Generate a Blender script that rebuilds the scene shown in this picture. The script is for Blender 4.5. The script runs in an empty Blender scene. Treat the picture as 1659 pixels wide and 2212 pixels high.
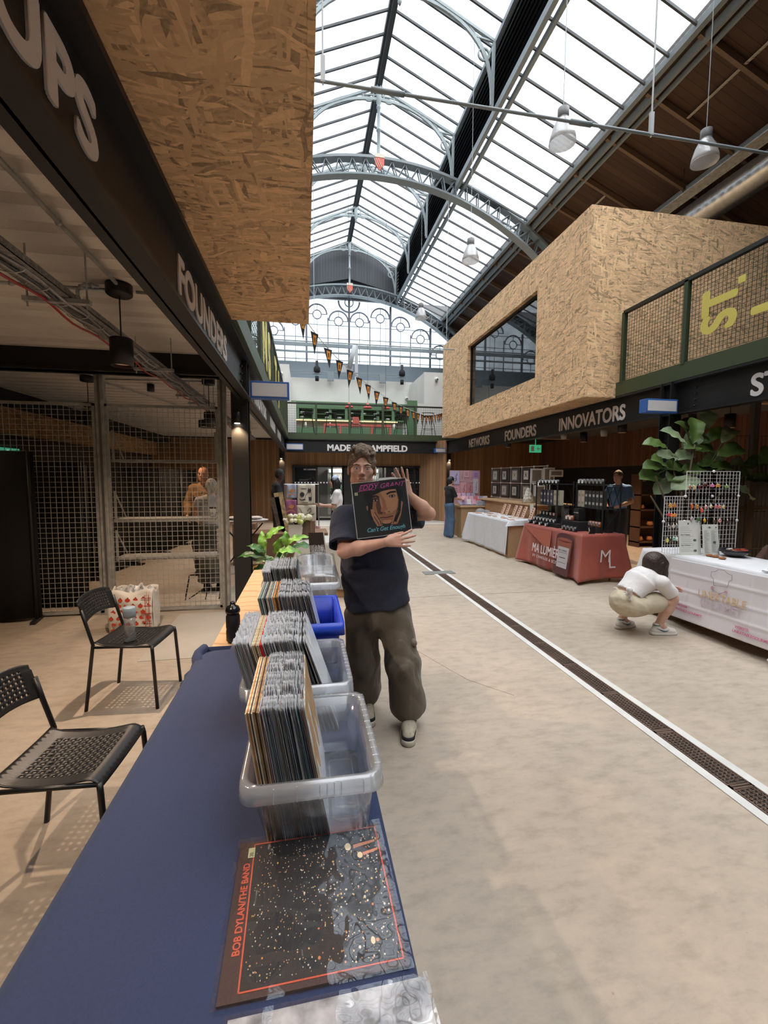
import bpy, bmesh, math, random
import numpy as np
from mathutils import Vector, Matrix, Euler
random.seed(7)
SC = bpy.context.scene
COL = SC.collection
R = math.radians
# ------------------------------------------------------------------ camera
YAW, PIT, ROL, FPX, CAMH = R(10.1916), R(4.4942), R(-0.1971), 946.17, 1.6
_f = Vector((math.sin(YAW)*math.cos(PIT), math.cos(YAW)*math.cos(PIT), -math.sin(PIT)))
_r = Vector((math.cos(YAW), -math.sin(YAW), 0.0))
_d = _f.cross(_r)
_c, _s = math.cos(ROL), math.sin(ROL)
_r, _d = _c*_r+_s*_d, -_s*_r+_c*_d
cd = bpy.data.cameras.new('camera'); cam = bpy.data.objects.new('camera', cd); COL.objects.link(cam)
cam.matrix_world = Matrix(((_r.x, -_d.x, -_f.x, 0), (_r.y, -_d.y, -_f.y, 0), (_r.z, -_d.z, -_f.z, CAMH), (0, 0, 0, 1)))
cd.sensor_fit = 'VERTICAL'; cd.sensor_height = 24; cd.lens = FPX/2212*24; cd.clip_start = 0.05; cd.clip_end = 200
SC.camera = cam
# ------------------------------------------------------------------ sky, exposure
wd = bpy.data.worlds.new('overcast_sky'); SC.world = wd; wd.use_nodes = True
wn = wd.node_tree.nodes; bg = wn['Background']; bg.inputs[0].default_value = (0.90, 0.95, 1.0, 1); bg.inputs[1].default_value = 2.8
SC.view_settings.view_transform = 'Standard'; SC.view_settings.look = 'None'; SC.view_settings.gamma = 1
SC.view_settings.use_curve_mapping = False
SC.view_settings.exposure = 0.38
SC.cycles.transparent_max_bounces = 24
SC.cycles.max_bounces = 7; SC.cycles.diffuse_bounces = 4; SC.cycles.glossy_bounces = 3; SC.cycles.transmission_bounces = 6
SC.cycles.sample_clamp_indirect = 6
SC.cycles.caustics_reflective = False; SC.cycles.caustics_refractive = False
SC.cycles.use_denoising = True
# ------------------------------------------------------------------ lights (daylight through the roof, lamps of the hall)
def portal(loc, rot, sx, sy, tag):
    l = bpy.data.lights.new('daylight_'+tag, 'AREA'); l.shape = 'RECTANGLE'; l.size = sx; l.size_y = sy
    l.cycles.is_portal = True
    o = bpy.data.objects.new('daylight_'+tag, l); COL.objects.link(o); o.location = loc; o.rotation_euler = rot
def lamp(kind, loc, power, col=(1, .78, .55), size=.08, spot=None, tgt=None, blend=.5, nm='lamp_light'):
    l = bpy.data.lights.new(nm, kind); l.energy = power; l.color = col
    if kind == 'SPOT': l.spot_size = R(spot); l.spot_blend = blend; l.shadow_soft_size = size
    elif kind == 'AREA': l.size = size
    else: l.shadow_soft_size = size
    o = bpy.data.objects.new(nm, l); COL.objects.link(o); o.location = loc
    if tgt: o.rotation_euler = (Vector(tgt)-Vector(loc)).to_track_quat('-Z', 'Y').to_euler()
    return o
_sl = bpy.data.lights.new('overcast_daylight', 'SUN'); _sl.energy = 12.5; _sl.angle = R(105); _sl.color = (1, .97, .93)
_so = bpy.data.objects.new('overcast_daylight', _sl); COL.objects.link(_so); _so.rotation_euler = (R(20), R(14), 0)
YM, YL = 4.5, 34.0
portal((5.55, YM, 9.85), (0, R(20), 0), 2.3, YL, 'right_slope')
portal((-1.3, YM, 9.85), (0, R(-20), 0), 2.3, YL, 'left_slope')
portal((3.3, YM, 12.2), (0, R(24), 0), 2.6, YL, 'lantern_right')
portal((0.95, YM, 12.2), (0, R(-24), 0), 2.6, YL, 'lantern_left')
portal((2.1, 21.75, 8.4), (R(-90), 0, 0), 12, 3.6, 'end_window')
# ------------------------------------------------------------------ helpers
def at(px, py, Y=None, z=None, X=None):
    d = _r*((px-829.5)/FPX)+_d*((py-1106)/FPX)+_f
    t = Y/d.y if Y is not None else ((z-CAMH)/d.z if z is not None else X/d.x)
    return Vector((d.x*t, d.y*t, CAMH+d.z*t))
_m = {}
def mat(name, col=(.5, .5, .5), rough=.6, metal=0, noise=None, bump=None, spec=.5, alpha=1, emit=None, coat=0, sheen=0, trans=0):
    if name in _m: return _m[name]
    m = bpy.data.materials.new(name); m.use_nodes = True; _m[name] = m
    nt = m.node_tree; b = nt.nodes['Principled BSDF']
    b.inputs['Base Color'].default_value = (*col, 1); b.inputs['Roughness'].default_value = rough
    b.inputs['Metallic'].default_value = metal; b.inputs['Specular IOR Level'].default_value = spec
    if coat: b.inputs['Coat Weight'].default_value = coat; b.inputs['Coat Roughness'].default_value = .08
    if sheen: b.inputs['Sheen Weight'].default_value = sheen
    if emit: b.inputs['Emission Color'].default_value = (*emit[0], 1); b.inputs['Emission Strength'].default_value = emit[1]
    if alpha < 1: b.inputs['Alpha'].default_value = alpha
    if trans: b.inputs['Transmission Weight'].default_value = trans
    if noise or bump:
        tc = nt.nodes.new('ShaderNodeTexCoord')
    if noise:   # (scale, amount, detail, stretch)
        sc, amt = noise[0], noise[1]; st = noise[2] if len(noise) > 2 else (1, 1, 1)
        mp = nt.nodes.new('ShaderNodeMapping'); mp.inputs['Scale'].default_value = st
        nt.links.new(tc.outputs['Object'], mp.inputs[0])
        n = nt.nodes.new('ShaderNodeTexNoise'); n.inputs['Scale'].default_value = sc; n.inputs['Detail'].default_value = 5
        nt.links.new(mp.outputs[0], n.inputs[0])
        cr = nt.nodes.new('ShaderNodeValToRGB'); e = cr.color_ramp.elements
        e[0].position = .3; e[1].position = .7
        e[0].color = (*[max(0, c*(1-amt)) for c in col], 1); e[1].color = (*[min(1, c*(1+amt)) for c in col], 1)
        nt.links.new(n.outputs[0], cr.inputs[0]); nt.links.new(cr.outputs[0], b.inputs['Base Color'])
    if bump:
        n2 = nt.nodes.new('ShaderNodeTexNoise'); n2.inputs['Scale'].default_value = bump[0]; n2.inputs['Detail'].default_value = 4
        mp2 = nt.nodes.new('ShaderNodeMapping'); mp2.inputs['Scale'].default_value = bump[2] if len(bump) > 2 else (1, 1, 1)
        nt.links.new(tc.outputs['Object'], mp2.inputs[0]); nt.links.new(mp2.outputs[0], n2.inputs[0])
        bp = nt.nodes.new('ShaderNodeBump'); bp.inputs['Strength'].default_value = bump[1]; bp.inputs['Distance'].default_value = .02
        nt.links.new(n2.outputs[0], bp.inputs['Height']); nt.links.new(bp.outputs[0], b.inputs['Normal'])
    return m
def clear(name, tint=(1, 1, 1), milk=.12, gloss=.12, rough=.08, wob=None, tl_=.5):
    """thin clear plastic or glass: see-through, a little milky, shiny"""
    if name in _m: return _m[name]
    m = bpy.data.materials.new(name); m.use_nodes = True; _m[name] = m
    nt = m.node_tree; N = nt.nodes; L = nt.links
    N.remove(N['Principled BSDF']); out = N['Material Output']
    t = N.new('ShaderNodeBsdfTransparent'); t.inputs[0].default_value = (*tint, 1)
    d = N.new('ShaderNodeBsdfDiffuse'); d.inputs[0].default_value = (.85, .87, .9, 1)
    tl = N.new('ShaderNodeBsdfTranslucent'); tl.inputs[0].default_value = (.85, .87, .9, 1)
    ad = N.new('ShaderNodeMixShader'); ad.inputs[0].default_value = tl_; L.new(d.outputs[0], ad.inputs[1]); L.new(tl.outputs[0], ad.inputs[2])
    m1 = N.new('ShaderNodeMixShader'); m1.inputs[0].default_value = milk; L.new(t.outputs[0], m1.inputs[1]); L.new(ad.outputs[0], m1.inputs[2])
    g = N.new('ShaderNodeBsdfGlossy'); g.inputs['Roughness'].default_value = rough
    if gloss <= 0:
        L.new(m1.outputs[0], out.inputs[0]); return m
    lw = N.new('ShaderNodeLayerWeight'); lw.inputs[0].default_value = .5
    pw = N.new('ShaderNodeMath'); pw.operation = 'POWER'; pw.inputs[1].default_value = 4; L.new(lw.outputs['Facing'], pw.inputs[0])
    mm = N.new('ShaderNodeMath'); mm.operation = 'MULTIPLY_ADD'; mm.inputs[1].default_value = .55; mm.inputs[2].default_value = .035+gloss*.2; L.new(pw.outputs[0], mm.inputs[0])
    m2 = N.new('ShaderNodeMixShader'); L.new(mm.outputs[0], m2.inputs[0]); L.new(m1.outputs[0], m2.inputs[1]); L.new(g.outputs[0], m2.inputs[2])
    L.new(m2.outputs[0], out.inputs[0])
    if wob:
        tc = N.new('ShaderNodeTexCoord'); n2 = N.new('ShaderNodeTexNoise'); n2.inputs['Scale'].default_value = wob[0]
        bp = N.new('ShaderNodeBump'); bp.inputs['Strength'].default_value = wob[1]; bp.inputs['Distance'].default_value = .01
        L.new(tc.outputs['Object'], n2.inputs[0]); L.new(n2.outputs[0], bp.inputs['Height']); L.new(bp.outputs[0], g.inputs['Normal'])
    return m
def osb(name, k=1.0, base=(.52, .33, .16), ax=(0, 2), sc=1.0):
    """strand board: overlapping elongated chips in several directions; ax = the two coordinates of the face"""
    m = bpy.data.materials.new(name); m.use_nodes = True; nt = m.node_tree; N = nt.nodes; L = nt.links; b = N['Principled BSDF']
    tc = N.new('ShaderNodeTexCoord'); sp = N.new('ShaderNodeSeparateXYZ'); L.new(tc.outputs['Object'], sp.inputs[0])
    cb = N.new('ShaderNodeCombineXYZ'); L.new(sp.outputs[ax[0]], cb.inputs[0]); L.new(sp.outputs[ax[1]], cb.inputs[1])
    ns = N.new('ShaderNodeTexNoise'); ns.inputs['Scale'].default_value = 5*sc; L.new(cb.outputs[0], ns.inputs[0])
    vm = N.new('ShaderNodeVectorMath'); vm.operation = 'MULTIPLY_ADD'; vm.inputs[1].default_value = (.075/sc,)*3; L.new(ns.outputs['Color'], vm.inputs[0]); L.new(cb.outputs[0], vm.inputs[2])
    prev = None
    for i in range(7):
        mp = N.new('ShaderNodeMapping'); mp.inputs['Rotation'].default_value = (0, 0, i*1.13+(i % 3)*.35); mp.inputs['Location'].default_value = (i*3.1, i*1.3, 0)
        mp2 = N.new('ShaderNodeMapping'); q = (1, .8, 1.25, .7, 1.1, 1.5, .9)[i]*sc; mp2.inputs['Scale'].default_value = (7*q, 54*q, 1)
        L.new(vm.outputs[0], mp.inputs[0]); L.new(mp.outputs[0], mp2.inputs[0])
        v = N.new('ShaderNodeTexVoronoi'); v.voronoi_dimensions = '2D'; v.inputs['Scale'].default_value = 1.0; v.inputs['Randomness'].default_value = 1
        L.new(mp2.outputs[0], v.inputs[0])
        s = N.new('ShaderNodeSeparateColor'); L.new(v.outputs['Color'], s.inputs[0])
        if prev is None: prev = (s.outputs[0], s.outputs[1])
        else:
            gt = N.new('ShaderNodeMath'); gt.operation = 'GREATER_THAN'; L.new(s.outputs[0], gt.inputs[0]); L.new(prev[0], gt.inputs[1])
            mx = N.new('ShaderNodeMath'); mx.operation = 'MAXIMUM'; L.new(s.outputs[0], mx.inputs[0]); L.new(prev[0], mx.inputs[1])
            mi = N.new('ShaderNodeMix'); mi.data_type = 'FLOAT'; L.new(gt.outputs[0], mi.inputs[0]); L.new(prev[1], mi.inputs[2]); L.new(s.outputs[1], mi.inputs[3])
            prev = (mx.outputs[0], mi.outputs[0])
    cr = N.new('ShaderNodeValToRGB'); e = cr.color_ramp.elements
    e[0].position = 0; e[0].color = (*[c*.42*k for c in base], 1); e[1].position = 1; e[1].color = (*[min(1, c*1.35*k) for c in base], 1)
    for p, q in ((.10, .60), (.26, .88), (.55, 1.0), (.85, 1.16)):
        a = e.new(p); a.color = (*[min(1, c*q*k) for c in base], 1)
    n3 = N.new('ShaderNodeTexNoise'); n3.inputs['Scale'].default_value = 38*sc; n3.inputs['Detail'].default_value = 6; n3.inputs['Distortion'].default_value = 1.5; L.new(vm.outputs[0], n3.inputs[0])
    ma = N.new('ShaderNodeMath'); ma.operation = 'MULTIPLY_ADD'; ma.inputs[1].default_value = .55; L.new(n3.outputs[0], ma.inputs[0])
    sb = N.new('ShaderNodeMath'); sb.operation = 'SUBTRACT'; sb.inputs[1].default_value = .275; L.new(prev[1], sb.inputs[0]); L.new(sb.outputs[0], ma.inputs[2])
    L.new(ma.outputs[0], cr.inputs[0]); L.new(cr.outputs[0], b.inputs['Base Color']); b.inputs['Roughness'].default_value = .75
    bp = N.new('ShaderNodeBump'); bp.inputs['Strength'].default_value = .25; bp.inputs['Distance'].default_value = .004
    L.new(prev[0], bp.inputs['Height']); L.new(bp.outputs[0], b.inputs['Normal'])
    return m
def planks(name, col, width=.11, axis=0, vary=.35, gap=.06, rough=.7, grain=(30, 30, 1.5)):
    """boards: axis = coordinate across the boards"""
    m = bpy.data.materials.new(name); m.use_nodes = True; nt = m.node_tree; N = nt.nodes; L = nt.links; b = N['Principled BSDF']
    tc = N.new('ShaderNodeTexCoord'); sp = N.new('ShaderNodeSeparateXYZ'); L.new(tc.outputs['Object'], sp.inputs[0])
    dv = N.new('ShaderNodeMath'); dv.operation = 'DIVIDE'; dv.inputs[1].default_value = width; L.new(sp.outputs[axis], dv.inputs[0])
    fl = N.new('ShaderNodeMath'); fl.operation = 'FLOOR'; L.new(dv.outputs[0], fl.inputs[0])
    fr = N.new('ShaderNodeMath'); fr.operation = 'FRACT'; L.new(dv.outputs[0], fr.inputs[0])
    wn_ = N.new('ShaderNodeTexWhiteNoise'); wn_.noise_dimensions = '1D'; L.new(fl.outputs[0], wn_.inputs['W'])
    mp = N.new('ShaderNodeMapping'); mp.inputs['Scale'].default_value = grain; L.new(tc.outputs['Object'], mp.inputs[0])
    cb = N.new('ShaderNodeVectorMath'); cb.operation = 'ADD'; L.new(mp.outputs[0], cb.inputs[0]); L.new(wn_.outputs['Color'], cb.inputs[1])
    n = N.new('ShaderNodeTexNoise'); n.inputs['Scale'].default_value = 1; n.inputs['Detail'].default_value = 4; n.inputs['Distortion'].default_value = .6; L.new(cb.outputs[0], n.inputs[0])
    ad = N.new('ShaderNodeMath'); ad.operation = 'MULTIPLY_ADD'; ad.inputs[1].default_value = .5; L.new(wn_.outputs['Value'], ad.inputs[0])
    m5 = N.new('ShaderNodeMath'); m5.operation = 'MULTIPLY'; m5.inputs[1].default_value = .5; L.new(n.outputs[0], m5.inputs[0]); L.new(m5.outputs[0], ad.inputs[2])
    cr = N.new('ShaderNodeValToRGB'); e = cr.color_ramp.elements; e[0].position = .1; e[1].position = .85
    e[0].color = (*[c*(1-vary) for c in col], 1); e[1].color = (*[min(1, c*(1+vary)) for c in col], 1)
    L.new(ad.outputs[0], cr.inputs[0])
    g = N.new('ShaderNodeMath'); g.operation = 'GREATER_THAN'; g.inputs[1].default_value = gap; L.new(fr.outputs[0], g.inputs[0])
    mx = N.new('ShaderNodeMix'); mx.data_type = 'RGBA'; L.new(g.outputs[0], mx.inputs[0]); mx.inputs[6].default_value = (*[c*.25 for c in col], 1); L.new(cr.outputs[0], mx.inputs[7])
    L.new(mx.outputs[2], b.inputs['Base Color']); b.inputs['Roughness'].default_value = rough
    bp = N.new('ShaderNodeBump'); bp.inputs['Strength'].default_value = .5; bp.inputs['Distance'].default_value = .01; L.new(g.outputs[0], bp.inputs['Height']); L.new(bp.outputs[0], b.inputs['Normal'])
    return m
class B:
    """collects shapes into one mesh"""
    def __init__(s): s.v = []; s.f = []; s.mi = []; s.cur = 0; s.sm = []; s.smooth = False
    def add(s, vs, fs, T=None):
        o = len(s.v)
        for p in vs:
            p = Vector(p); s.v.append(tuple(T @ p) if T else tuple(p))
        for f in fs: s.f.append([i+o for i in f]); s.mi.append(s.cur); s.sm.append(s.smooth)
        return s
    def box(s, a, b, T=None):
        (x0, y0, z0), (x1, y1, z1) = a, b
        return s.add([(x0, y0, z0), (x1, y0, z0), (x1, y1, z0), (x0, y1, z0), (x0, y0, z1), (x1, y0, z1), (x1, y1, z1), (x0, y1, z1)],
              [(0, 3, 2, 1), (4, 5, 6, 7), (0, 1, 5, 4), (1, 2, 6, 5), (2, 3, 7, 6), (3, 0, 4, 7)], T)
    def bar(s, p, q, w, h=None, up=(0, 0, 1)):
        p, q = Vector(p), Vector(q); h = h or w; d = (q-p)
        if d.length < 1e-7: return s
        d.normalize(); u = Vector(up)
        if abs(d.dot(u)) > .98: u = Vector((0, 1, 0)) if abs(d.y) < .9 else Vector((1, 0, 0))
        x = d.cross(u).normalized(); y = x.cross(d)
        vs = [a+x*i*w/2+y*j*h/2 for a in (p, q) for i, j in ((-1, -1), (1, -1), (1, 1), (-1, 1))]
        return s.add(vs, [(0, 3, 2, 1), (4, 5, 6, 7), (0, 1, 5, 4), (1, 2, 6, 5), (2, 3, 7, 6), (3, 0, 4, 7)])
    def tube(s, pts, r, n=8, cap=True, flat=None):
        pts = [Vector(p) for p in pts]; rs = r if isinstance(r, (list, tuple)) else [r]*len(pts)
        vs = []; fs = []; px = None
        for i, p in enumerate(pts):
            d = (pts[min(i+1, len(pts)-1)]-pts[max(i-1, 0)]).normalized()
            if px is None:
                u = Vector((0, 0, 1)) if abs(d.z) < .9 else Vector((1, 0, 0)); px = d.cross(u).normalized()
            else: px = (px-d*px.dot(d)).normalized()
            y = d.cross(px)
            for k in range(n):
                a = 2*math.pi*k/n; vs.append(p+(px*math.cos(a)+y*math.sin(a)*(flat or 1))*rs[i])
        for i in range(len(pts)-1):
            for k in range(n): fs.append((i*n+k, i*n+(k+1) % n, (i+1)*n+(k+1) % n, (i+1)*n+k))
        if cap: fs.append(tuple(range(n-1, -1, -1))); fs.append(tuple(range((len(pts)-1)*n, len(pts)*n)))
        s.smooth = n > 6; s.add(vs, fs); s.smooth = False; return s
    def lathe(s, c, prof, n=20, T=None, cap=True):
        c = Vector(c); vs = []; fs = []
        for r, z in prof:
            for k in range(n): a = 2*math.pi*k/n; vs.append(c+Vector((r*math.cos(a), r*math.sin(a), z)))
        for i in range(len(prof)-1):
            for k in range(n): fs.append((i*n+k, i*n+(k+1) % n, (i+1)*n+(k+1) % n, (i+1)*n+k))
        if cap:
            if prof[0][0] > 1e-4: fs.append(tuple(range(n-1, -1, -1)))
            if prof[-1][0] > 1e-4: fs.append(tuple(range((len(prof)-1)*n, len(prof)*n)))
        s.smooth = True; s.add(vs, fs, T); s.smooth = False; return s
    def ball(s, c, r, n=12, T=None):
        r = r if isinstance(r, (list, tuple)) else (r, r, r); vs = []; fs = []; m = max(4, n//2)
        for i in range(m+1):
            t = math.pi*i/m
            for k in range(n): a = 2*math.pi*k/n; vs.append((c[0]+r[0]*math.sin(t)*math.cos(a), c[1]+r[1]*math.sin(t)*math.sin(a), c[2]-r[2]*math.cos(t)))
        for i in range(m):
            for k in range(n): fs.append((i*n+k, i*n+(k+1) % n, (i+1)*n+(k+1) % n, (i+1)*n+k))
        s.smooth = True; s.add(vs, fs, T); s.smooth = False; return s
    def grid(s, fn, nu, nv, smooth=True, thick=0):
        vs = [fn(i/nu, j/nv) for j in range(nv+1) for i in range(nu+1)]
        fs = [(j*(nu+1)+i, j*(nu+1)+i+1, (j+1)*(nu+1)+i+1, (j+1)*(nu+1)+i) for j in range(nv) for i in range(nu)]
        s.smooth = smooth; s.add(vs, fs); s.smooth = False; return s
    def poly(s, pts, d, o=Vector((0, 0, 0))):
        """flat prism from points, thickness vector d"""
        pts = [Vector(p) for p in pts]; n = len(pts); d = Vector(d)
        s.add([p for p in pts]+[p+d for p in pts], [tuple(range(n))[::-1], tuple(range(n, 2*n))]+[(i, (i+1) % n, n+(i+1) % n, n+i) for i in range(n)])
        return s
def link(name, me, mats, parent=None):
    o = bpy.data.objects.new(name, me); COL.objects.link(o)
    for m_ in (mats if isinstance(mats, (list, tuple)) else [mats]):
        if m_: me.materials.append(m_)
    if parent:
        o.parent = parent
        o.matrix_parent_inverse = parent_mw(parent).inverted()
    return o
def parent_mw(p):
    m_ = Matrix.LocRotScale(p.location, p.rotation_euler, p.scale)
    return (parent_mw(p.parent) @ p.matrix_parent_inverse @ m_) if p.parent else m_
def build(name, b, mats, parent=None, bevel=0, solid=0, sub=0):
    me = bpy.data.meshes.new(name); me.from_pydata(b.v, [], b.f)
    me.polygons.foreach_set('material_index', b.mi); me.polygons.foreach_set('use_smooth', b.sm); me.update()
    bm = bmesh.new(); bm.from_mesh(me); bmesh.ops.recalc_face_normals(bm, faces=bm.faces); bm.to_mesh(me); bm.free()
    o = link(name, me, mats, parent)
    if solid: md = o.modifiers.new('solid', 'SOLIDIFY'); md.thickness = solid; md.offset = 0
    if bevel: md = o.modifiers.new('bevel', 'BEVEL'); md.width = bevel; md.segments = 2; md.limit_method = 'ANGLE'; md.angle_limit = R(50)
    if sub: md = o.modifiers.new('sub', 'SUBSURF'); md.levels = sub; md.render_levels = sub
    return o
def tag(o, label=None, cat=None, group=None, kind=None):
    if label: o['label'] = label
    if cat: o['category'] = cat
    if group: o['group'] = group
    if kind: o['kind'] = kind
    return o
def thing(name, label, cat, loc=(0, 0, 0), group=None, rotz=0, kind=None):
    o = bpy.data.objects.new(name, None); COL.objects.link(o); o.location = loc; o.rotation_euler = (0, 0, rotz); o.empty_display_size = .1
    return tag(o, label, cat, group, kind)
def struct(name, b, m, parent=None, **k):
    o = build(name, b, m, parent, **k)
    if not parent: o['kind'] = 'structure'
    return o
def kids(o): return [c for c in bpy.data.objects if c.parent == o]
def dup(root, M4, label=None, group=None, _k=None):
    """copy of a thing with its parts and sub-parts; M4 = world transform applied on top"""
    r = root.copy(); COL.objects.link(r)
    r.matrix_basis = M4 @ root.matrix_basis
    if label: r['label'] = label
    if group: r['group'] = group
    def rec(src, dst):
        for ch in kids(src):
            c = ch.copy(); COL.objects.link(c); c.parent = dst; rec(ch, c)
    rec(root, r)
    return r
def text(name, s, size, m, parent, loc, u, n, ext=.004, bold=0, xs=1, align='LEFT', spacing=1, shear=0, fat=0):
    """u = reading direction, n = face normal"""
    c = bpy.data.curves.new('t', 'FONT'); c.body = s; c.size = size; c.extrude = ext; c.offset = bold; c.align_x = align; c.space_character = spacing; c.shear = shear
    c.resolution_u = 6
    t = bpy.data.objects.new('t', c); COL.objects.link(t); bpy.context.view_layer.update()
    me = bpy.data.meshes.new_from_object(t.evaluated_get(bpy.context.evaluated_depsgraph_get())); bpy.data.objects.remove(t); bpy.data.curves.remove(c)
    if fat:
        bm = bmesh.new()
        for i, (dx, dy) in enumerate(((-1, 0), (1, 0), (0, -1), (0, 1), (.7, .7), (-.7, .7), (.7, -.7), (-.7, -.7))):
            m2 = me.copy(); m2.transform(Matrix.Translation((dx*fat, dy*fat, i*ext*.02))); bm.from_mesh(m2); bpy.data.meshes.remove(m2)
        bm.to_mesh(me); bm.free()
    u, n = Vector(u).normalized(), Vector(n).normalized(); v = n.cross(u)
    Mt = Matrix(((u.x*xs, v.x, n.x, loc[0]), (u.y*xs, v.y, n.y, loc[1]), (u.z*xs, v.z, n.z, loc[2]), (0, 0, 0, 1)))
    me.transform(Mt); me.materials.clear()
    return link(name, me, m, parent)
class Pl:
    """a flat face in space for printed artwork"""
    def __init__(s, o, u, v): s.o, s.u, s.v = Vector(o), Vector(u), Vector(v); s.n = s.u.cross(s.v).normalized()
    def p(s, a, b, d=0): return s.o+s.u*a+s.v*b+s.n*d
    def poly(s, b, pts, d0, t=.0004): return b.poly([s.p(x, y, d0) for x, y in pts], s.n*t)
    def ell(s, b, cx, cy, rx, ry, d0, n=20, t=.0004, rot=0, a0=0, a1=360):
        c_, s_ = math.cos(rot), math.sin(rot); k = range(n) if a1-a0 >= 360 else range(n+1)
        pts = []
        for i in k:
            a = R(a0+(a1-a0)*i/n); x, y = rx*math.cos(a), ry*math.sin(a); pts.append((cx+x*c_-y*s_, cy+x*s_+y*c_))
        return s.poly(b, pts, d0, t)
    def line(s, b, pts, w, d0, t=.0004):
        for (x0, y0), (x1, y1) in zip(pts, pts[1:]):
            l = math.hypot(x1-x0, y1-y0) or 1e-6; nx, ny = -(y1-y0)/l*w/2, (x1-x0)/l*w/2
            s.poly(b, [(x0-nx, y0-ny), (x1-nx, y1-ny), (x1+nx, y1+ny), (x0+nx, y0+ny)], d0, t)
        return b
def wires(b, o, u, v, nu, nv, r, lim=None):
    """welded mesh: o corner, u and v full edge vectors"""
    o, u, v = Vector(o), Vector(u), Vector(v)
    for i in range(nu+1): b.bar(o+u*i/nu, o+u*i/nu+v, r, r)
    for j in range(nv+1): b.bar(o+v*j/nv, o+v*j/nv+u, r, r)
    return b
# ================================================================== materials of the hall
CONC = mat('concrete', (.41, .34, .268), .75, noise=(.9, .12), bump=(40, .1))
def _conc():
    nt = CONC.node_tree; N = nt.nodes; L = nt.links; b = N['Principled BSDF']
    tc = N.new('ShaderNodeTexCoord')
    src = b.inputs['Base Color'].links[0].from_socket
    mp = N.new('ShaderNodeMapping'); mp.inputs['Scale'].default_value = (1.2, 2.6, 1); L.new(tc.outputs['Object'], mp.inputs[0])
    n = N.new('ShaderNodeTexNoise'); n.inputs['Scale'].default_value = 5.5; n.inputs['Detail'].default_value = 8; n.inputs['Roughness'].default_value = .68; L.new(mp.outputs[0], n.inputs[0])
    cr = N.new('ShaderNodeValToRGB'); e = cr.color_ramp.elements; e[0].position = .3; e[0].color = (.8, .8, .78, 1); e[1].position = .5; e[1].color = (1, 1, 1, 1); a = e.new(.78); a.color = (1.16, 1.15, 1.13, 1)
    L.new(n.outputs[0], cr.inputs[0])
    mx = N.new('ShaderNodeMix'); mx.data_type = 'RGBA'; mx.blend_type = 'MULTIPLY'; mx.inputs[0].default_value = 1; L.new(src, mx.inputs[6]); L.new(cr.outputs[0], mx.inputs[7])
    v = N.new('ShaderNodeTexVoronoi'); v.inputs['Scale'].default_value = 9; v.feature = 'F1'; L.new(tc.outputs['Object'], v.inputs[0])
    lt = N.new('ShaderNodeMath'); lt.operation = 'LESS_THAN'; lt.inputs[1].default_value = .035; L.new(v.outputs['Distance'], lt.inputs[0])
    m2 = N.new('ShaderNodeMix'); m2.data_type = 'RGBA'; L.new(lt.outputs[0], m2.inputs[0]); L.new(mx.outputs[2], m2.inputs[6]); m2.inputs[7].default_value = (.33, .26, .2, 1)
    L.new(m2.outputs[2], b.inputs['Base Color'])
_conc()
BLK = mat('black_steel', (.016, .0155, .016), .45, spec=.4, bump=(60, .03))
BLKM = mat('matt_black', (.010, .010, .011), .8)
GREYP = mat('grey_painted_iron', (.23, .27, .29), .5, bump=(25, .05))
GREYD = mat('dark_grey_paint', (.035, .04, .045), .6)
GREENP = mat('dark_green_paint', (.045, .065, .03), .5)
WHT = mat('white_plaster', (.72, .71, .67), .85, noise=(1.5, .04))
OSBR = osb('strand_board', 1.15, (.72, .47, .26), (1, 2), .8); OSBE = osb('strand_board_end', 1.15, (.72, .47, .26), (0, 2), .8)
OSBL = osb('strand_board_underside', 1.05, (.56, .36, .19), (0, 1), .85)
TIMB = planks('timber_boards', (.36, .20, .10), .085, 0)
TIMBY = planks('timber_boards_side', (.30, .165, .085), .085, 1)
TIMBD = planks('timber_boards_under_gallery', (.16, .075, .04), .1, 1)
ROOFW = planks('roof_boards', (.068, .034, .021), .16, 1, .35, .05, .75, (1.5, 30, 1.5))
GABLE = planks('gable_boards', (.055, .06, .066), .13, 0, .12, .08)
DECK = mat('white_deck', (.72, .67, .60), .6, noise=(2, .06), bump=(55, .25, (1, 3, 1)))
GALV = mat('galvanised_steel', (.40, .40, .38), .4, .35, noise=(14, .25))
LETT = mat('sign_lettering_white', (.78, .70, .66), .5)
LETM = mat('sign_lettering_cool', (.80, .78, .78), .5)
CHROME = mat('bright_metal', (.6, .6, .6), .25, 1)
BLUES = mat('blue_sign', (.04, .13, .42), .45)
SIGNW = mat('sign_face_white', (.66, .64, .64), .5)
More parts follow.
